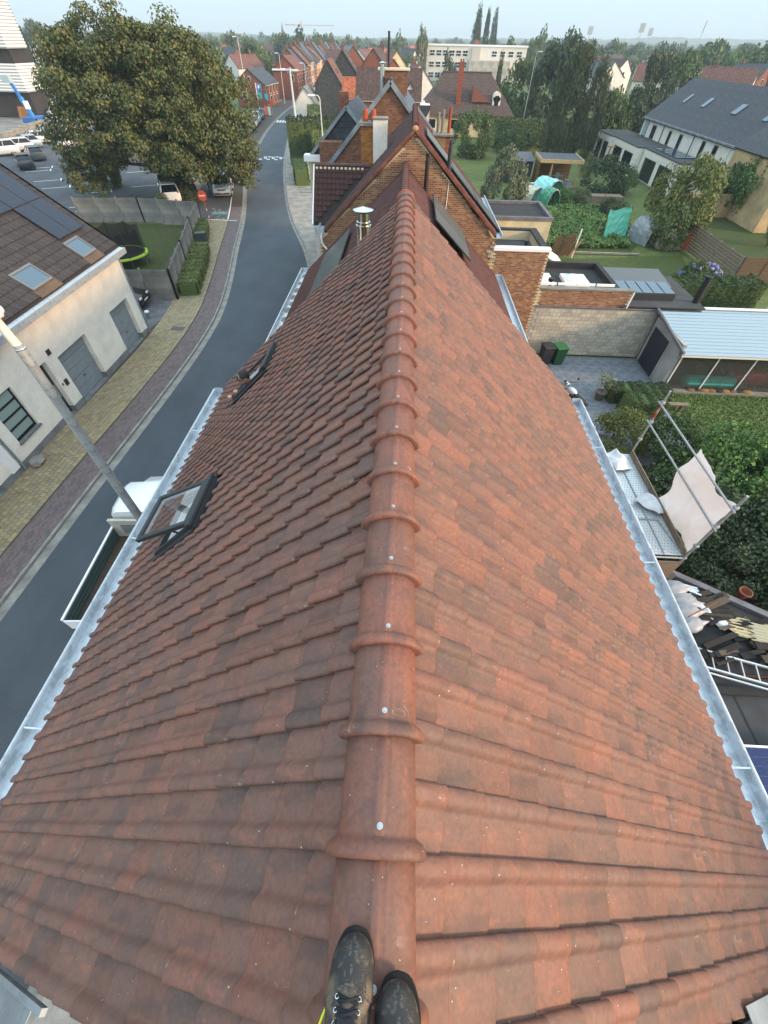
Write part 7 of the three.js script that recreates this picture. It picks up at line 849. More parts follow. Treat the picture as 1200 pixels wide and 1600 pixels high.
{
  gableHouse('brick_house', 'red brick house with its gable towards us and a small round attic window', -39.2, -141, 7.2, 12, 3.9, 6.4, -.05, m_.brickFar, m_.slate, { front: [[-1.8, 2.1, .8, 1.0], [.1, 4.9, .45, .7]], right: facade(4, 12, [1.2, 3.0]), chim: 0 });
  const h2 = gableHouse('brick_house', 'dark red brick house with white cornice and red tile roof by the street', -34.9, -163, 6.6, 11, 5.7, 8.2, -.04, M(0x8a5a4c, .9, 0, { map: brickT }), M(0x855548, .85, 0, { map: shingleT }), { front: [[1.9, 4.2, .8, 1.1]], right: facade(4, 11, [1.6, 4.2]), cx: -2 }); part(h2, 'cornice', box(7.2, .35, .3, .2, 5.75, .2), m_.white);
  // narrow houses along the left side of the street
  const wc = [[0x8a6a5c, 'brown brick'], [0xdad6c8, 'white rendered'], [0xd2c193, 'cream rendered'], [0x8f6454, 'red brick'], [0xbfc0bc, 'pale grey'], [0x77564a, 'dark brick']], rc = [m_.slate, m_.slateBlue, m_.roofBrown, m_.roofRed];
  for (let i = 0; i < 16; i++) { const z = -177 - i * 6.3, q = wc[(i * 5) % 6], r = rc[(i * 3) % 4]; const x = -36.6 + Math.max(0, (i - 8)) * .25; gableHouse('terrace_house', q[1] + ' narrow terrace house with ' + ['slate', 'blue slate', 'brown tile', 'red tile'][(i * 3) % 4] + ' roof on the far left street side', x, z, 9, 6.1, 5.6 + (i % 3) * .5, 9.2 + (i % 4) * .4, 0, M(q[0], .9, 0, { map: brickT }), r, { right: facade(2, 6.1, [1.5, 4.1]), door: 1.2, cz: .5, group: 'terrace houses on the far left side', sky: i % 2 ? [[3, 2, 1]] : [] }); }
  gableHouse('slate_clad_house', 'house with dark slate clad gable and orange tile roof on the right of the street', -15.7, -111, 5.2, 11, 5.6, 8.9, .05, M(0x4a4f50, .8, 0, { map: shingleT }), m_.roofRed, { chim: 0, sky: [[3, 1.6, 1], [6, 1.6, 1]] }); gableHouse('slate_clad_house', 'taller house with dark slate clad gable behind the orange roof', -14.4, -125, 7.4, 11, 5.8, 9.9, .05, M(0x41474a, .8, 0, { map: shingleT }), m_.roofBrown, { cx: 0, cz: 1, sky: [[3, 1.6, 1]] });
  gableHouse('low_grey_house', 'low grey roofed outbuilding with pale gable beside the slate clad house', -19.6, -106, 4.0, 9, 3.4, 5.6, .05, m_.stuccoGrey, M(0x8b9090, .8, 0, { map: shingleT }), { chim: 0 });
  const og = gableHouse('orange_roof_house', 'small house with bright orange tile roof and white verge', -6.2, -101, 5.2, 5.4, 4.9, 7.2, Math.PI / 2, m_.cream, m_.roofOrange, { chim: 0 }); 
  gableHouse('brown_roof_house', 'long house with brown tile roof behind the slate chimney', 1.6, -93, 7.0, 10, 5.4, 8.6, Math.PI / 2, M(0x8a6250, .9, 0, { map: brickT }), m_.roofBrown, { chim: 0 }); gableHouse('white_dormer_house', 'small white gabled annex beside the brown tile roof', -.1, -90.5, 1.7, 3, 6.0, 7.2, 0, m_.whitewall, m_.roofBrown, { chim: 0, front: [[0, 5.9, .5, .9]], gut: 0 });
  gableHouse('brick_house', 'brick gable house with red roof in the cluster beyond the brown roof', -9.6, -150, 8, 12, 6, 10, -.1, M(0x9c6552, .9, 0, { map: brickT }), m_.roofBrown, { cx: 1 }); gableHouse('brick_house', 'orange red brick gable house with light verge beyond the brown roof', -4.0, -135, 7.5, 10, 5, 8.6, .1, M(0xb0603f, .9, 0, { map: brickT }), m_.roofRed, { cx: -1 }); gableHouse('white_house_far', 'white house with red roof at the right of the brick cluster', 2.0, -140, 6.5, 9, 4.6, 7.8, .2, m_.whitewall, m_.roofRed, { front: [[0, 5.4, 1, 1.2]] }); gableHouse('brick_house', 'brick house with two dormers behind the slate clad gables', -16, -165, 9, 10, 6, 10.2, .3, m_.brickFar, m_.slateBlue, { cx: 2 });
  // hipped bungalow with the tall chimney
  { const t = thing('hipped_house', 'cream bungalow with large brown hipped roof and tall thin brick chimney', 'house', [10.2, 0, -108]), w = 17, d = 13, e = 3.0, r = 7.9; part(t, 'wall', box(w - 1, e, d - 1, 0, e / 2, 0), m_.cream); const a = V3(-w / 2, e, d / 2), b = V3(w / 2, e, d / 2), c = V3(w / 2, e, -d / 2), q = V3(-w / 2, e, -d / 2), u = V3(-4.2, r, 0), v = V3(4.2, r, 0); part(t, 'roof', tris([a, b, c, q, u, v], [0, 1, 5, 0, 5, 4, 1, 2, 5, 2, 3, 4, 2, 4, 5, 3, 0, 4, 0, 3, 2, 0, 2, 1]), M(0x5e4d46, .9, 0, { map: rep(shingleT, 2) })); part(t, 'chimney', box(.8, 5.4, .8, -1.6, 6.6, 4.6), M(0x9a5a42, .9, 0, { map: brickT })); part(t, 'chimney_pots', [cyl(.14, .14, .4, -1.8, 9.2, 4.6), cyl(.14, .14, .4, -1.4, 9.2, 4.6)], m_.brickFar); const dm = part(t, 'arched_dormer', box(1.4, 1.5, 1.2, 5.2, 4.4, 4.4), m_.stuccoGrey); part(t, 'dormer_arch', new THREE.CylinderGeometry(.7, .7, 1.2, 16).rotateX(Math.PI / 2).translate(5.2, 5.15, 4.4), m_.stuccoGrey); part(t, 'dormer_pane', rbox(.7, 1.3, .06, .02, 5.2, 4.7, 5.02), m_.darkGlass); part(t, 'side_dormer', prism([[0, 0], [3.4, 0], [0, 1.9]], 2).translate(.8, 4.5, 3.0), m_.brickFar); part(t, 'eaves', box(w + .2, .18, d + .2, 0, e - .1, 0), m_.woodDark); for (const x of [-6, -2, 3, 6]) win(t, x, 1.7, d / 2 - .48, 1.2, 1.2, 0); part(t, 'ridge', bar(V3(-4.3, r, 0), V3(4.3, r, 0), .14, 8), m_.roofBrown); }
  { const t = thing('barrel_roof_annex', 'dark rounded roof annex left of the hipped roof', 'house', [.6, 0, -100]); part(t, 'roof', new THREE.CylinderGeometry(3.0, 3.0, 9, 18, 1, false, -Math.PI / 2, Math.PI).rotateX(Math.PI / 2).scale(1, .8, 1).translate(0, 4.2, -4), m_.slate); part(t, 'wall', box(5.8, 4.2, 8.8, 0, 2.1, -4), m_.whitewall); }
  // school
  { const t = thing('school_building', 'long pale concrete school with two rows of windows and flat roof', 'school', [6.3, 0, -262], -.04), W = 42, Hh = 10.2; part(t, 'wall', bx2(0, W, 0, Hh, -14, 0), m_.stuccoGrey); part(t, 'roof_edge', bx2(-.3, W + .3, Hh + .001, Hh + .5, -14.3, .3), m_.white); part(t, 'front_block', bx2(18, 35, 0, 6.4, .02, 7), M(0xc5c1b6, .9, 0, { map: blotT })); for (const [y, xs] of [[8.2, [...Array(6).keys()].map(i => 1.2 + i * 2.8).concat([27.5, 31, 34.5, 38])], [4.9, [1.2, 4.0, 6.8, 9.6, 12.4, 15.2]], [1.8, [1.2, 4, 6.8, 9.6]]]) for (const x of xs) { const f = part(t, 'window', box(2.2, 1.7, .1, x + 1.1, y, .06), m_.white); for (const k of [0, 1]) part(f, 'pane', box(.95, .72, .06, x + .58 + k * 1.05, y + .42, .1), m_.darkGlass); part(f, 'pane', box(2.0, .6, .06, x + 1.1, y - .42, .1), m_.darkGlass); } part(t, 'stair_tower', bx2(19, 22.5, 0, 9.9, .03, .8), M(0xb4b1a6, .9)); part(t, 'roof_hut', bx2(20, 22, Hh + .5, Hh + 1.8, -6, -4), m_.brickFar); }
  // grey brick terrace with slate roof on the right
  { const t = thing('terrace_row', 'pale grey brick terrace with long dark slate roof and roof windows', 'house'), x0 = 34, x1 = 43.5, z0 = -56.5, z1 = -82.5, e = 4.9, r = 8.7, wm = M(0xe4dfd4, .92, 0, { map: rep(grainT, 2) }); part(t, 'wall', bx2(x0, x1, 0, e, z1, z0), wm); part(t, 'gable_wall', prism([[0, e], [x1 - x0, e], [(x1 - x0) / 2, r]], .3).translate(x0, 0, z1 + .01), wm); const k = Math.atan2(r - e, (x1 - x0) / 2), f = sd => rp((x0 + x1) / 2, r, sd, k), L = (x1 - x0) / 2 / Math.cos(k) + .3; const roof = part(t, 'roof', [plate(f(-1), -1, z1 - .2, z0, 0, L, -.1, .1), plate(f(1), 1, z1 - .2, z0, 0, L, -.1, .1)], M(0x464b52, .7, 0, { map: rep(shingleT, 2.2) }));
    for (const [z, w] of [[-77, .6], [-71.5, .9], [-64, 1.1], [-58, .9]]) part(roof, 'roof_window', plate(f(-1), -1, z - w, z, 2.2, 3.4, .11, .2), m_.skyGlass);
    for (const [z, h, w] of [[-80.5, 1.9, 1.3], [-77.6, 1.4, 1.3], [-72.6, 1.4, .8], [-69.4, 1.4, .9], [-63.5, 1.5, .8], [-60.6, 1.5, .9]]) { const q = part(t, 'window', bx2(x0 - .05, x0 + .02, 3.0, 3.0 + h, z - w, z), M(0x55585a, .6)); part(q, 'pane', bx2(x0 - .06, x0 - .051, 3.1, 2.9 + h, z - w + .1, z - .1), z === -80.5 ? M(0x8fa6b4, .4) : m_.darkGlass); }
    for (const z of [-75.3, -66.5, -66.0, -58.2]) part(t, 'downpipe', bar(V3(x0 - .07, .2, z), V3(x0 - .07, e, z), .05), z < -66 ? m_.plastic : m_.white); part(t, 'gutter', bx2(x0 - .32, x0 - .1, e - .16, e, z1, z0), m_.zincOld);
    // flat roofed extensions towards the gardens
    [[-87, -80.5, 29.5], [-80.3, -71, 29.8], [-70.8, -60.5, 30.6]].forEach(([a, b, x], i) => { const o = thing('flat_roof_extension', ['pale flat roofed extension at the far end of the terrace', 'pale flat roofed extension in the middle of the terrace', 'pale flat roofed extension with light roof panels at the near end'][i], 'building', [0, 0, 0], 0, 'terrace extensions'); part(o, 'wall', bx2(x, x0 - .01, 0, 2.9, a, b), wm); part(o, 'roof', bx2(x - .05, x0 - .01, 2.901, 3.0, a - .05, b + .05), m_.bitGrey); const n = 2; for (let k2 = 0; k2 < n; k2++) { const w = part(o, 'patio_door', bx2(x - .04, x + .02, .1, 2.2, a + 1 + k2 * (b - a - 1) / n, a + .6 + (k2 + .85) * (b - a - 1) / n), m_.plastic); part(w, 'pane', bx2(x - .05, x - .041, .2, 2.1, a + 1.1 + k2 * (b - a - 1) / n, a + .5 + (k2 + .85) * (b - a - 1) / n), m_.darkGlass); } if (i === 2) for (let k2 = 0; k2 < 5; k2++) part(o, 'roof_panel', bx2(x + .6, x0 - .5, 3.001, 3.12, a + 1.5 + k2 * 1.3, a + 2.3 + k2 * 1.3), m_.skyGlass); });
    const b2 = thing('ochre_house', 'ochre rendered house at the near end of the grey terrace', 'house', [0, 0, 0]); part(b2, 'wall', bx2(33.4, 43, 0, 5.0, -56.4, -47), M(0xcbb084, .9, 0, { map: blotT })); part(b2, 'roof', [plate(rp(38.2, 8.6, -1, .65), -1, -56.45, -47, 0, 6.2, 0, .15), plate(rp(38.2, 8.6, 1, .65), 1, -56.45, -47, 0, 6.2, 0, .15)], m_.slate); const w = part(b2, 'window', bx2(33.34, 33.42, 1.2, 3.9, -55.2, -53), M(0x7c7f80, .6)); part(b2, 'garden_wall', bx2(28.5, 33.3, 0, 1.9, -52.4, -52.1), M(0xbfa478, .9, 0, { map: blotT })); part(w, 'pane', bx2(33.32, 33.338, 1.3, 3.8, -55.1, -53.1), m_.darkGlass);
  }
  // dark works hall, boom lift, hop poles, fence, rubble
  { const t = thing('works_hall', 'dark works hall with bands of white horizontal cladding at the left', 'hall'), x1 = -76, z0 = -112; part(t, 'wall', bx2(-130, x1, 0, 15, -118, z0), M(0x3a3536, .85, 0, { map: rep(blotT, 5) })); for (const [a, b] of [[3.7, 7.3], [9.4, 15.6]]) { const c = part(t, 'cladding', bx2(-131, x1 + .5, a, b, -117, z0 + .9), M(0xa7b0b2, .5, .2)); for (let y = a + .2; y < b; y += .42) part(c, 'cladding_rib', [bx2(-131.1, x1 + .6, y, y + .24, z0 + .9, z0 + 1.02), bx2(x1 + .5, x1 + .62, y, y + .24, -117, z0 + .901)], m_.white); }
    const g = G(57, 194), q = thing('boom_lift', 'blue telescopic boom lift leaning beside the dark hall', 'boom lift', [g.x, 0, g.z]); part(q, 'chassis', rbox(2.2, .8, 3.4, .1, 0, .7, 0), M(0x2a66a8, .5)); for (const [x, z] of [[-1, -1.2], [1, -1.2], [-1, 1.2], [1, 1.2]]) part(q, 'wheel', new THREE.CylinderGeometry(.45, .45, .35, 16).rotateZ(Math.PI / 2).translate(x, .45, z), m_.rubber); part(q, 'lower_boom', beam(V3(0, 1, 0), V3(-.7, 3.6, 0), .55, .55), M(0x2f8bd0, .45)); part(q, 'upper_boom', beam(V3(-.65, 3.4, .05), V3(-1.2, 5.6, .05), .4, .4), M(0x2a72bb, .45)); part(q, 'basket', box(1.4, 1.0, .9, -1.6, 5.9, .1), M(0x9fb4bd, .5)); part(q, 'counterweight', rbox(.7, 1.1, .6, .06, .1, 2.6, .4), m_.white);
    const r = rng(64); for (let i = 0; i < 26; i++) { const px = 22 + (i % 13) * 7 + r() * 3, py = i < 13 ? 110 + r() * 8 : 96 + r() * 6, p = G(px, py), lean = (r() - .5) * .6; const o = single('hop_pole', bar(V3(p.x, 0, p.z), V3(p.x + lean, 7.6 + r(), p.z), .14, 6, .1), m_.stuccoGrey, 'tall slender pale hop pole in the field behind the works yard', 'pole', 'hop poles'); }
    const fz = G(70, 170), fn = thing('yard_gate', 'black bar gate and fence across the works yard', 'gate'); const A = G(60, 172), B = G(105, 166); for (let k = 0; k < 12; k++) part(fn, 'bar', bar(V3(A.x + (B.x - A.x) * k / 11, 0, A.z + (B.z - A.z) * k / 11), V3(A.x + (B.x - A.x) * k / 11, 2.2, A.z + (B.z - A.z) * k / 11), .05), m_.black); for (const y of [.3, 2.1]) part(fn, 'rail', bar(V3(A.x, y, A.z), V3(B.x, y, B.z), .06), m_.black);
    for (let k = 0; k < 26; k++) { const p = G(4 + k * 3.6, 213 - k * 1.15 + 3 * r()); single('rubble_block', rbox(.9 + r(), .5 + .4 * r(), .8 + .5 * r(), .12).rotateY(r() * 3).translate(p.x, .2, p.z), m_.kerb, 'grey concrete rubble block in the row along the yard', 'rubble', 'rubble blocks along the yard'); }
    for (let k = 0; k < 8; k++) { const p = G(36 + k * 2.6, 186 - k * .5); single('timber_stack', box(.5, 1.8 - .1 * k, .12).rotateZ(-.35).translate(p.x, .9, p.z), m_.wood, 'leaning pale timber board against the dark hall', 'board', 'boards leaning on the hall'); } }
  // scattered houses among the trees
  const r = rng(505), cl = [[m_.roofRed, 'red tiled'], [m_.slate, 'dark slate'], [m_.roofBrown, 'brown tiled'], [m_.roofOrange, 'orange tiled']], wl = [[m_.whitewall, 'white'], [m_.brickFar, 'brick'], [m_.cream, 'cream'], [m_.stuccoGrey, 'grey']];
  const put = (px, py, z, s = 1) => { const p = Zp(px, py, z), a = Math.floor(r() * 4), b = Math.floor(r() * 4); gableHouse('distant_house', 'distant ' + wl[b][1] + ' house with ' + cl[a][1] + ' roof among the trees', p.x, z, (7 + 2 * r()) * s, (9 + 4 * r()) * s, (4.4 + r()) * s, (7.6 + 1.5 * r()) * s, (r() - .5) * 2.4, wl[b][0], cl[a][0], { front: [[-1.5, 2, 1, 1.2], [1.5, 2, 1, 1.2], [0, 4.9, .9, 1.1]], group: 'distant houses', gut: 0 }); };
  [[355, 85, -240], [372, 88, -220], [360, 100, -180], [395, 85, -260], [410, 80, -300], [348, 75, -330], [545, 85, -230], [560, 82, -260], [580, 84, -220], [605, 80, -250], [520, 78, -300], [535, 74, -340], [575, 72, -360], [620, 86, -210], [650, 85, -300], [935, 115, -190], [955, 120, -175], [975, 112, -210], [985, 100, -260], [1012, 95, -300], [1070, 120, -165], [1085, 112, -190], [1060, 100, -260], [1180, 125, -150], [1195, 118, -180], [1170, 100, -280], [940, 100, -280], [1130, 95, -330], [900, 90, -340], [845, 80, -420], [700, 78, -420], [640, 72, -480], [480, 70, -420], [440, 72, -400], [380, 72, -420], [1040, 88, -400], [1100, 88, -420], [1190, 95, -380]].forEach(a => put(...a));
  // floodlight masts, crane, church spire, mast on the horizon
  for (const [x, top, z, lb] of [[922, 50, -700, 'floodlight mast at the left of the sports ground'], [1003, 46, -640, 'tall floodlight mast in the middle of the sports ground'], [1016, 52, -760, 'floodlight mast behind the tallest one'], [1098, 50, -620, 'thin mast right of the floodlights']]) { const p = Zp(x, top, z), t = thing('floodlight_mast', lb, 'mast', [p.x, 0, z], 0, 'masts on the horizon'); part(t, 'mast', bar(V3(0, 0, 0), V3(0, p.y, 0), .5, 8, .3), M(0xaab0b3, .6)); if (x !== 1098) part(t, 'lamp_rack', box(5, 6, .8, 0, p.y + 1, 0), M(0x9aa0a4, .6)); else part(t, 'aerial', bar(V3(0, p.y, 0), V3(0, p.y + 7, 0), .3), m_.brickFar); }
  { const p = Zp(471, 40, -900), t = thing('tower_crane', 'thin tower crane standing on the horizon above the street', 'crane', [p.x, 0, -900]); part(t, 'mast', box(1.6, p.y, 1.6, 0, p.y / 2, 0), M(0xb29a96, .6)); part(t, 'jib', box(58, .8, .8, 18, p.y + .5, 0), M(0xb9a6a2, .6)); part(t, 'counter_jib', box(16, 1.4, 1.4, -16, p.y + .5, 0), M(0xb9a6a2, .6)); part(t, 'tower_top', new THREE.ConeGeometry(1.4, 7, 4).translate(0, p.y + 4, 0), M(0xb29a96, .6)); const c = Zp(443, 62, -1000), s = thing('church_spire', 'slim dark church spire on the horizon', 'church', [c.x, 0, -1000]); part(s, 'tower', box(7, c.y, 7, 0, c.y / 2, 0), m_.brickBrown); part(s, 'spire', new THREE.ConeGeometry(4.2, 22, 6).translate(0, c.y + 8, 0), m_.slate); }
}
// ---------------------------------------------------------------- woods and hills
{
  const proto = leaves(420, clumped(crownClumps(20, rng(5), shapes.round), .34), .2, GC.mid.concat(GC.dark), rng(6)), core = new THREE.IcosahedronGeometry(.7, 1).scale(1, .62, 1).translate(0, .5, 0), cg = norm(core); tint(cg, [.04, .065, .03]); const geo = mergeGeometries([norm(proto, true), cg]);
  const r = rng(9090), N = 2300, im = new THREE.InstancedMesh(geo, m_.leaf, N), m = new THREE.Matrix4(), q = new THREE.Quaternion(), col = new THREE.Color(); let n = 0;
  while (n < N) {
    const z = -150 - Math.pow(r(), 1.6) * 1500, x = (r() - .5) * 2 * Math.abs(z) * .85; const street = Math.abs(x + 30) < 24 && z > -360, school = x > 0 && x < 52 && z < -240 && z > -282, hall = x < -60 && x > -140 && z > -180, near = z > -190 && (x < 30 && x > -60); if (street || school || hall || near) continue; if (x < -62 && z > -330 && z / x > 1.2 && z / x < 2.6) continue; if (vn(x * .012 + 100, z * .012 + 300, 4096, 7) < .40 - .0002 * Math.abs(z)) continue;
    const vis = x > 6 && x < 48 && z > -240, R = (3 + 3.5 * r()) * (z > -300 ? .8 : 1), h = Math.min(z > -260 ? 9 : 11.5 + (z < -700 ? 4 * r() : 0), R * (1.5 + .6 * r())) * (vis ? .45 : 1);
    m.compose(V3(x, -.3, z), q.setFromAxisAngle(V3(0, 1, 0), r() * 6.28), V3(R, h, R)); im.setMatrixAt(n, m); const k = .7 + .6 * r(); im.setColorAt(n, col.setRGB(k, k * (.95 + .1 * r()), k)); n++;
  }
  im.name = 'woods'; im.userData = { kind: 'stuff', label: 'trees of the wooded plain running to the horizon', category: 'woods' }; scene.add(im);
  for (const [z, h0, h1, seed] of [[-1500, 9, 13, 3], [-2050, 13, 22, 5], [-2700, 16, 44, 8]]) {
    const p = [], c = [], n2 = 420, W = Math.abs(z) * 2.0, H2 = i => { const u = i / n2, g = h0 + (h1 - h0) * ss(.45, .95, u) * (.6 + .5 * vn(u * 9, 3, 64, seed)); return g * (.75 + .4 * vn(u * 26, 7, 64, seed)) + 3.2 * vn(u * 170, 1, 512, seed) + 2.2 * vn(u * 400, 2, 512, seed + 1); };
    for (let i = 0; i < n2; i++) { const x0 = -W / 2 + W * i / n2, x1 = -W / 2 + W * (i + 1) / n2, a = H2(i), b = H2(i + 1), zz = j => z + 14 * vn(j * .35, 5, 512, seed); for (const [A, B] of [[[x0, -1, zz(i) + 90], [x0, a, zz(i)]], [[x0, a, zz(i)], [x0, -1, zz(i) - 260]]]) { const A2 = [x1, A[1] === a ? b : A[1], A[2] - zz(i) + zz(i + 1)], B2 = [x1, B[1] === a ? b : B[1], B[2] - zz(i) + zz(i + 1)]; for (const v of [A, A2, B2, A, B2, B]) { p.push(...v); } } }
    const g = new THREE.BufferGeometry(); g.setAttribute('position', new THREE.Float32BufferAttribute(p, 3)); g.computeVertexNormals(); struct('hills', g, M(0x43552f, 1, 0, { map: rep(blotT, 60) }));
  }
}
// ---------------------------------------------------------------- people: a man leaning out of the far roof window, and the photographer's boots
function march(f, c, half, res) {                // surface of the field f(x,y,z) < 0 in a cube round c
  const mc = new MarchingCubes(res, m_.black, false, false, 120000); mc.isolation = 0; let i = 0;
  for (let z = 0; z < res; z++) for (let y = 0; y < res; y++) for (let x = 0; x < res; x++) mc.field[x + y * res + z * res * res] = -f(c[0] + (x - res / 2) / (res / 2) * half, c[1] + (y - res / 2) / (res / 2) * half, c[2] + (z - res / 2) / (res / 2) * half) / half;
  mc.update(); const n = mc.count, g = new THREE.BufferGeometry(), p = new Float32Array(n * 3), q = new Float32Array(n * 3);
  for (i = 0; i < n * 3; i += 3) for (let k = 0; k < 3; k++) { p[i + k] = mc.positionArray[i + k] * half + c[k]; q[i + k] = mc.normalArray[i + k]; }
  g.setAttribute('position', new THREE.BufferAttribute(p, 3)); g.setAttribute('normal', new THREE.BufferAttribute(q, 3));
  { const a = V3(), b = V3(), d = V3(), nn = V3(); let s = 0; for (i = 0; i < Math.min(n, 300); i += 3) { a.fromArray(p, i * 3); b.fromArray(p, i * 3 + 3); d.fromArray(p, i * 3 + 6); nn.fromArray(q, i * 3); s += b.sub(a).cross(d.sub(a)).dot(nn); } if (s < 0) for (i = 0; i < q.length; i++) q[i] = -q[i]; }
  return g;
}
const smin = (a, b, k) => { const h = Math.max(k - Math.abs(a - b), 0) / k; return Math.min(a, b) - h * h * k * .25; };
const ell = (x, y, z, cx, cy, cz, rx, ry, rz) => { const a = (x - cx) / rx, b = (y - cy) / ry, c = (z - cz) / rz, l = Math.sqrt(a * a + b * b + c * c); return (l - 1) * Math.min(rx, ry, rz); };
const cap = (x, y, z, a, b, r0, r1) => { const bx = b[0] - a[0], by = b[1] - a[1], bz = b[2] - a[2], px = x - a[0], py = y - a[1], pz = z - a[2], t = Math.max(0, Math.min(1, (px * bx + py * by + pz * bz) / (bx * bx + by * by + bz * bz))); return Math.hypot(px - bx * t, py - by * t, pz - bz * t) - (r0 + (r1 - r0) * t); };
const leatherT = texture(512, (u, v) => { const d = ss(.46, .72, fbm(u, v, 5, 5, 121)), e = ss(.60, .74, fbm(u, v, 22, 4, 125)), f = fbm(u, v, 120, 2, 129); let c = mix([.17, .17, .172], [.42, .37, .31], d * .9); c = mix(c, [.55, .49, .42], e * .4); return c.map(q => q * (.85 + .3 * f)); }, .16);
{
  const leather = M(0xffffff, .62, 0, { map: leatherT, bumpMap: rep(grainB, .06), bumpScale: .0012 });
  const fUp = (x, y, z) => {
    const w = 1; let d = ell(x, y, z, .004, .036, -.108, .047, .040, .052); d = smin(d, ell(x, y, z, 0, .044, -.055, .050, .046, .07), .03); d = smin(d, cap(x, y, z, [0, .058, -.05], [0, .118, .055], .040, .046), .04); d = smin(d, ell(x, y, z, 0, .05, .085, .041, .055, .052), .03); d = smin(d, cap(x, y, z, [0, .09, .062], [0, .2, .08], .050, .052), .03);
    d += .0022 * Math.sin(z * 150 + x * 30) * Math.exp(-Math.pow((z + .035) / .025, 2)) * (y > .05 ? 1 : 0);   // flex creases
    d -= .003 * (1 - ss(.0, .004, Math.abs(z + .078 - x * x * 9)));                                             // toe cap seam
    return Math.max(d, .004 - y, y - .2);
  };
  const up = march(fUp, [0, .1, -.02], .165, 96); up.userData.uv = false;
  const so = (k => { const s = new THREE.Shape(), pts = [[0, -.166], [.034, -.155], [.052, -.115], [.053, -.07], [.043, -.01], [.040, .06], [.046, .10], [.036, .138], [0, .15], [-.036, .138], [-.044, .10], [-.040, .06], [-.044, -.01], [-.052, -.07], [-.047, -.115], [-.028, -.155]]; s.setFromPoints(new THREE.SplineCurve(pts.concat([pts[0]]).map(p => new THREE.Vector2(p[0] * k, -p[1]))).getPoints(60)); return s; })(.985);
  const sole = new THREE.ExtrudeGeometry(so, { depth: .018, bevelEnabled: true, bevelSize: .003, bevelThickness: .003, bevelSegments: 2 }).rotateX(-Math.PI / 2).translate(0, -.008, 0);
  const boot = (toePx, turn, y, label, mir) => {
    const toe = G(toePx[0], toePx[1], y + .035), t = thing('work_boot', label, 'boot', [0, y, 0], turn, 'boots of the photographer'); const off = V3(0, 0, -.183).applyAxisAngle(V3(0, 1, 0), turn); t.position.set(toe.x - off.x, y, toe.z - off.z);
    t.scale.setScalar(1.1); const u = part(t, 'upper', up, leather); part(t, 'sole', sole, m_.rubber); u.scale.x = mir;
    const top = (x, z) => { let yy = .16; while (yy > .01 && fUp(x * mir, yy, z) > 0) yy -= .002; return yy; };
    part(t, 'toe_scuff', new THREE.SphereGeometry(.02, 14, 8, 0, 6.28, 0, 1.2).scale(1.25, .35, .6).rotateX(-.75).translate(.004 * mir, .042, -.146), M(0x8d8a84, .8));
    const tg = part(t, 'tongue', rbox(.040, .008, .075, .003, 0, 0, 0).rotateX(-.62).translate(0, top(0, -.03) + .003, -.03), M(0x23252a, .8));
    for (let k = 0; k < 4; k++) { const z = -.064 + k * .019, a = top(-.022, z), b = top(.022, z + .008), m = Math.max(top(0, z), a) + .007; part(t, 'lace', tube([V3(-.024, a + .003, z), V3(-.01, m, z + .002), V3(.01, m, z + .006), V3(.024, b + .003, z + .010)], .0032, 6, 12), M(0x16181c, .85)); part(t, 'lace', tube([V3(.024, b + .003, z), V3(.008, m + .003, z + .003), V3(-.008, m + .003, z + .007), V3(-.024, a + .003, z + .010)], .0032, 6, 12), M(0x1c1f24, .85)); for (const s of [-1, 1]) part(t, 'eyelet', new THREE.TorusGeometry(.004, .0014, 5, 10).rotateX(Math.PI / 2 - .5).translate(s * .026, top(s * .026, z + .004) + .002, z + .004), m_.steel); }
    part(t, 'collar', new THREE.TorusGeometry(.047, .010, 8, 22).rotateX(Math.PI / 2).translate(0, .19, .078), M(0x1d1f22, .9)); part(t, 'sock', new THREE.CylinderGeometry(.042, .044, .05, 18).translate(0, .205, .08), M(0x202328, .95));
    for (const s of [-1, 1]) part(t, 'quarter_seam', tube([V3(s * .044, .045, -.05), V3(s * .047, .062, -.02), V3(s * .046, .075, .02), V3(s * .047, .07, .06)].map(v => v), .0016, 5, 14), M(0x4a443c, .9));
    return t;
  };
  const bl = boot([556, 1450], -.05, 9.812, 'dusty black laced work boot, the further forward of two, on the ridge', 1); part(bl, 'pull_tab', tube([V3(-.050, .05, -.035), V3(-.062, .07, .0), V3(-.056, .10, .05)], .0034, 6, 10), M(0xd6dd3c, .6), 'high visibility yellow pull tab');
  boot([622, 1523], .02, 9.812, 'dusty black work boot, the further back of two, on the ridge', -1);
}
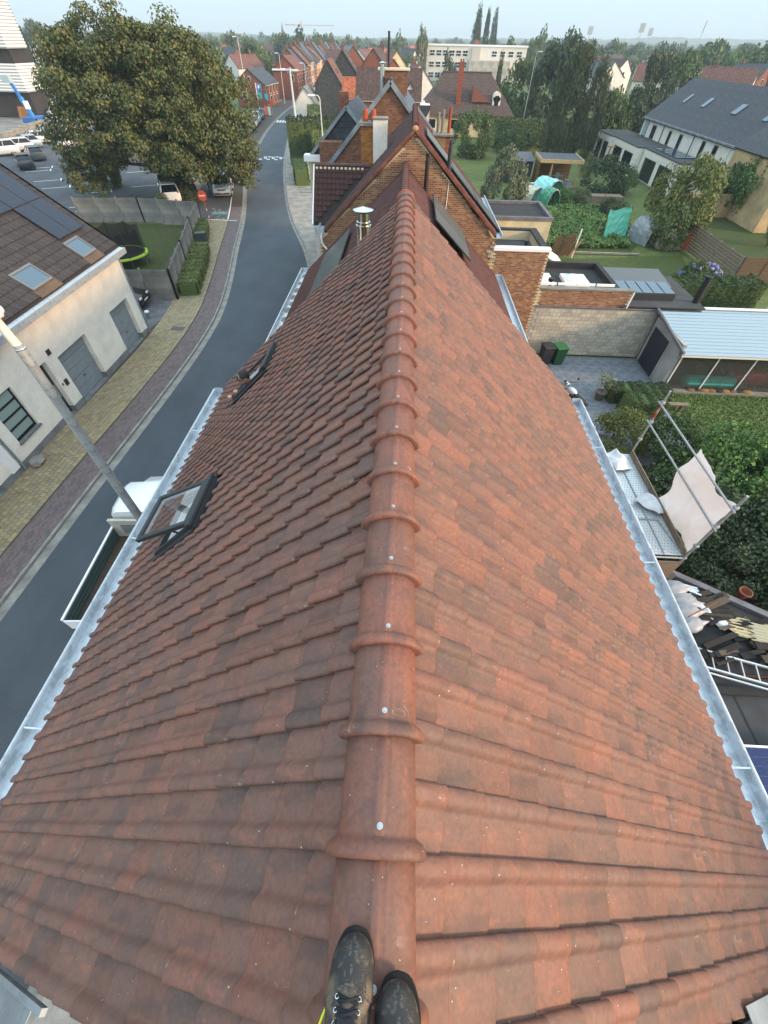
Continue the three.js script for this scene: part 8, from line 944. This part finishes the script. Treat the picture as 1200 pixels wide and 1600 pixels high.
{
  const hd = Zp(381, 589, -6.66), sk = M(0xb98468, .6), t = thing('person', 'man in dark cap and dark jacket leaning out of the far roof window', 'person', [hd.x, hd.y, hd.z]);
  const face = new THREE.Quaternion().setFromUnitVectors(V3(0, 0, 1), V3(-.72, -.30, .62).normalize());
  // head in its own frame: z forward, y up
  const fH = (x, y, z) => { let d = ell(x, y, z, 0, .015, -.012, .078, .105, .095); d = smin(d, ell(x, y, z, 0, -.055, .022, .056, .062, .066), .04); d = smin(d, cap(x, y, z, [0, .02, .085], [0, -.022, .112], .010, .017), .02); d = smin(d, ell(x, y, z, 0, -.062, .078, .028, .014, .016), .016); d = smin(d, ell(x, y, z, 0, -.098, .058, .026, .018, .022), .02); d = smin(d, ell(x, y, z, 0, .036, .07, .055, .014, .022), .02); for (const s of [-1, 1]) { d = Math.max(d, -ell(x, y, z, s * .032, .012, .098, .016, .010, .012)); d = smin(d, ell(x, y, z, s * .082, -.005, -.005, .010, .030, .018), .008); } d = smin(d, cap(x, y, z, [0, -.06, -.02], [0, -.2, -.05], .052, .06), .03); return d; };
  const hg = march(fH, [0, -.04, 0], .19, 76).applyQuaternion(face);
  // torso and arms
  const sh = [[.05, -.24, .16], [.09, -.25, -.19]], fB = (x, y, z) => { let d = ell(x, y, z, .12, -.42, -.02, .15, .26, .2); d = smin(d, cap(x, y, z, sh[0], sh[1], .075, .075), .08); d = smin(d, cap(x, y, z, [.03, -.15, -.01], [.08, -.3, -.02], .062, .1), .05); d = smin(d, cap(x, y, z, sh[0], [-.10, -.42, .24], .066, .052), .03); d = smin(d, cap(x, y, z, [-.10, -.42, .24], [-.26, -.36, .12], .052, .04), .02); d = smin(d, cap(x, y, z, sh[1], [-.04, -.46, -.27], .066, .052), .03); d = smin(d, cap(x, y, z, [-.04, -.46, -.27], [-.24, -.42, -.16], .052, .04), .02); d += .004 * Math.sin(y * 60 + x * 40) * Math.sin(z * 30); return Math.max(d, y + .125); };
  const hand = (cx, cy, cz) => (x, y, z) => { let d = ell(x, y, z, cx, cy, cz, .045, .018, .038); for (let k = 0; k < 4; k++) { const zz = cz - .028 + k * .019, l = [.035, .042, .040, .030][k]; d = smin(d, cap(x, y, z, [cx - .035, cy, zz], [cx - .04 - l, cy - .006, zz], .0095, .009), .008); d = smin(d, cap(x, y, z, [cx - .04 - l, cy - .006, zz], [cx - .045 - l, cy - .034, zz], .009, .008), .006); } d = smin(d, cap(x, y, z, [cx - .005, cy, cz + .036], [cx - .05, cy - .012, cz + .056], .011, .009), .01); return d; };
  const body = part(t, 'body', merge([hg, march(hand(-.29, -.355, .11), [-.31, -.36, .11], .12, 60), march(hand(-.27, -.415, -.165), [-.29, -.42, -.165], .12, 60)]), sk);
  part(body, 'jacket', march(fB, [0, -.4, -.02], .42, 80), M(0x2a2a33, .85, 0, { map: rep(grainT, .3) }));
  const cq = g => g.applyQuaternion(face);
  const cp = part(body, 'cap', cq(merge([new THREE.SphereGeometry(.104, 26, 14, 0, 6.2832, 0, 1.62).scale(.86, .92, 1.0).translate(0, .035, -.012), new THREE.CylinderGeometry(.078, .078, .008, 26, 1, false, -1.45, 2.9).scale(1, 1, 1.15).rotateX(.16).translate(0, .034, .055), new THREE.SphereGeometry(.008, 8, 6).translate(0, .13, -.012)])), M(0x2b2c2e, .85)); part(body, 'cap_badge', cq(new THREE.CylinderGeometry(.026, .026, .004, 22).rotateX(1.2).translate(0, .078, .083)), M(0xd9dad6, .7)); part(body, 'cap_badge_ring', cq(new THREE.TorusGeometry(.016, .003, 5, 18).rotateX(-.37).translate(0, .0785, .0875)), M(0x2b2c2e, .8));
  part(body, 'hair', cq(new THREE.SphereGeometry(.098, 22, 12, Math.PI * 1.05, Math.PI * .9, 1.35, .75).scale(.86, 1, 1.02).translate(0, .01, -.014)), M(0x1e1815, .9)); part(body, 'beard', cq(new THREE.SphereGeometry(.066, 18, 10, 0, Math.PI, 1.75, .9).scale(.92, 1.05, 1.08).translate(0, -.045, .02)), M(0x4a352b, .9)); for (const s of [-1, 1]) { part(body, 'eye', cq(new THREE.SphereGeometry(.009, 10, 8).translate(s * .031, .011, .085)), M(0x231c18, .3)); part(body, 'eyebrow', cq(box(.028, .006, .008, s * .031, .029, .093)), M(0x241b17, .9)); }
}
renderer.render(scene, camera);
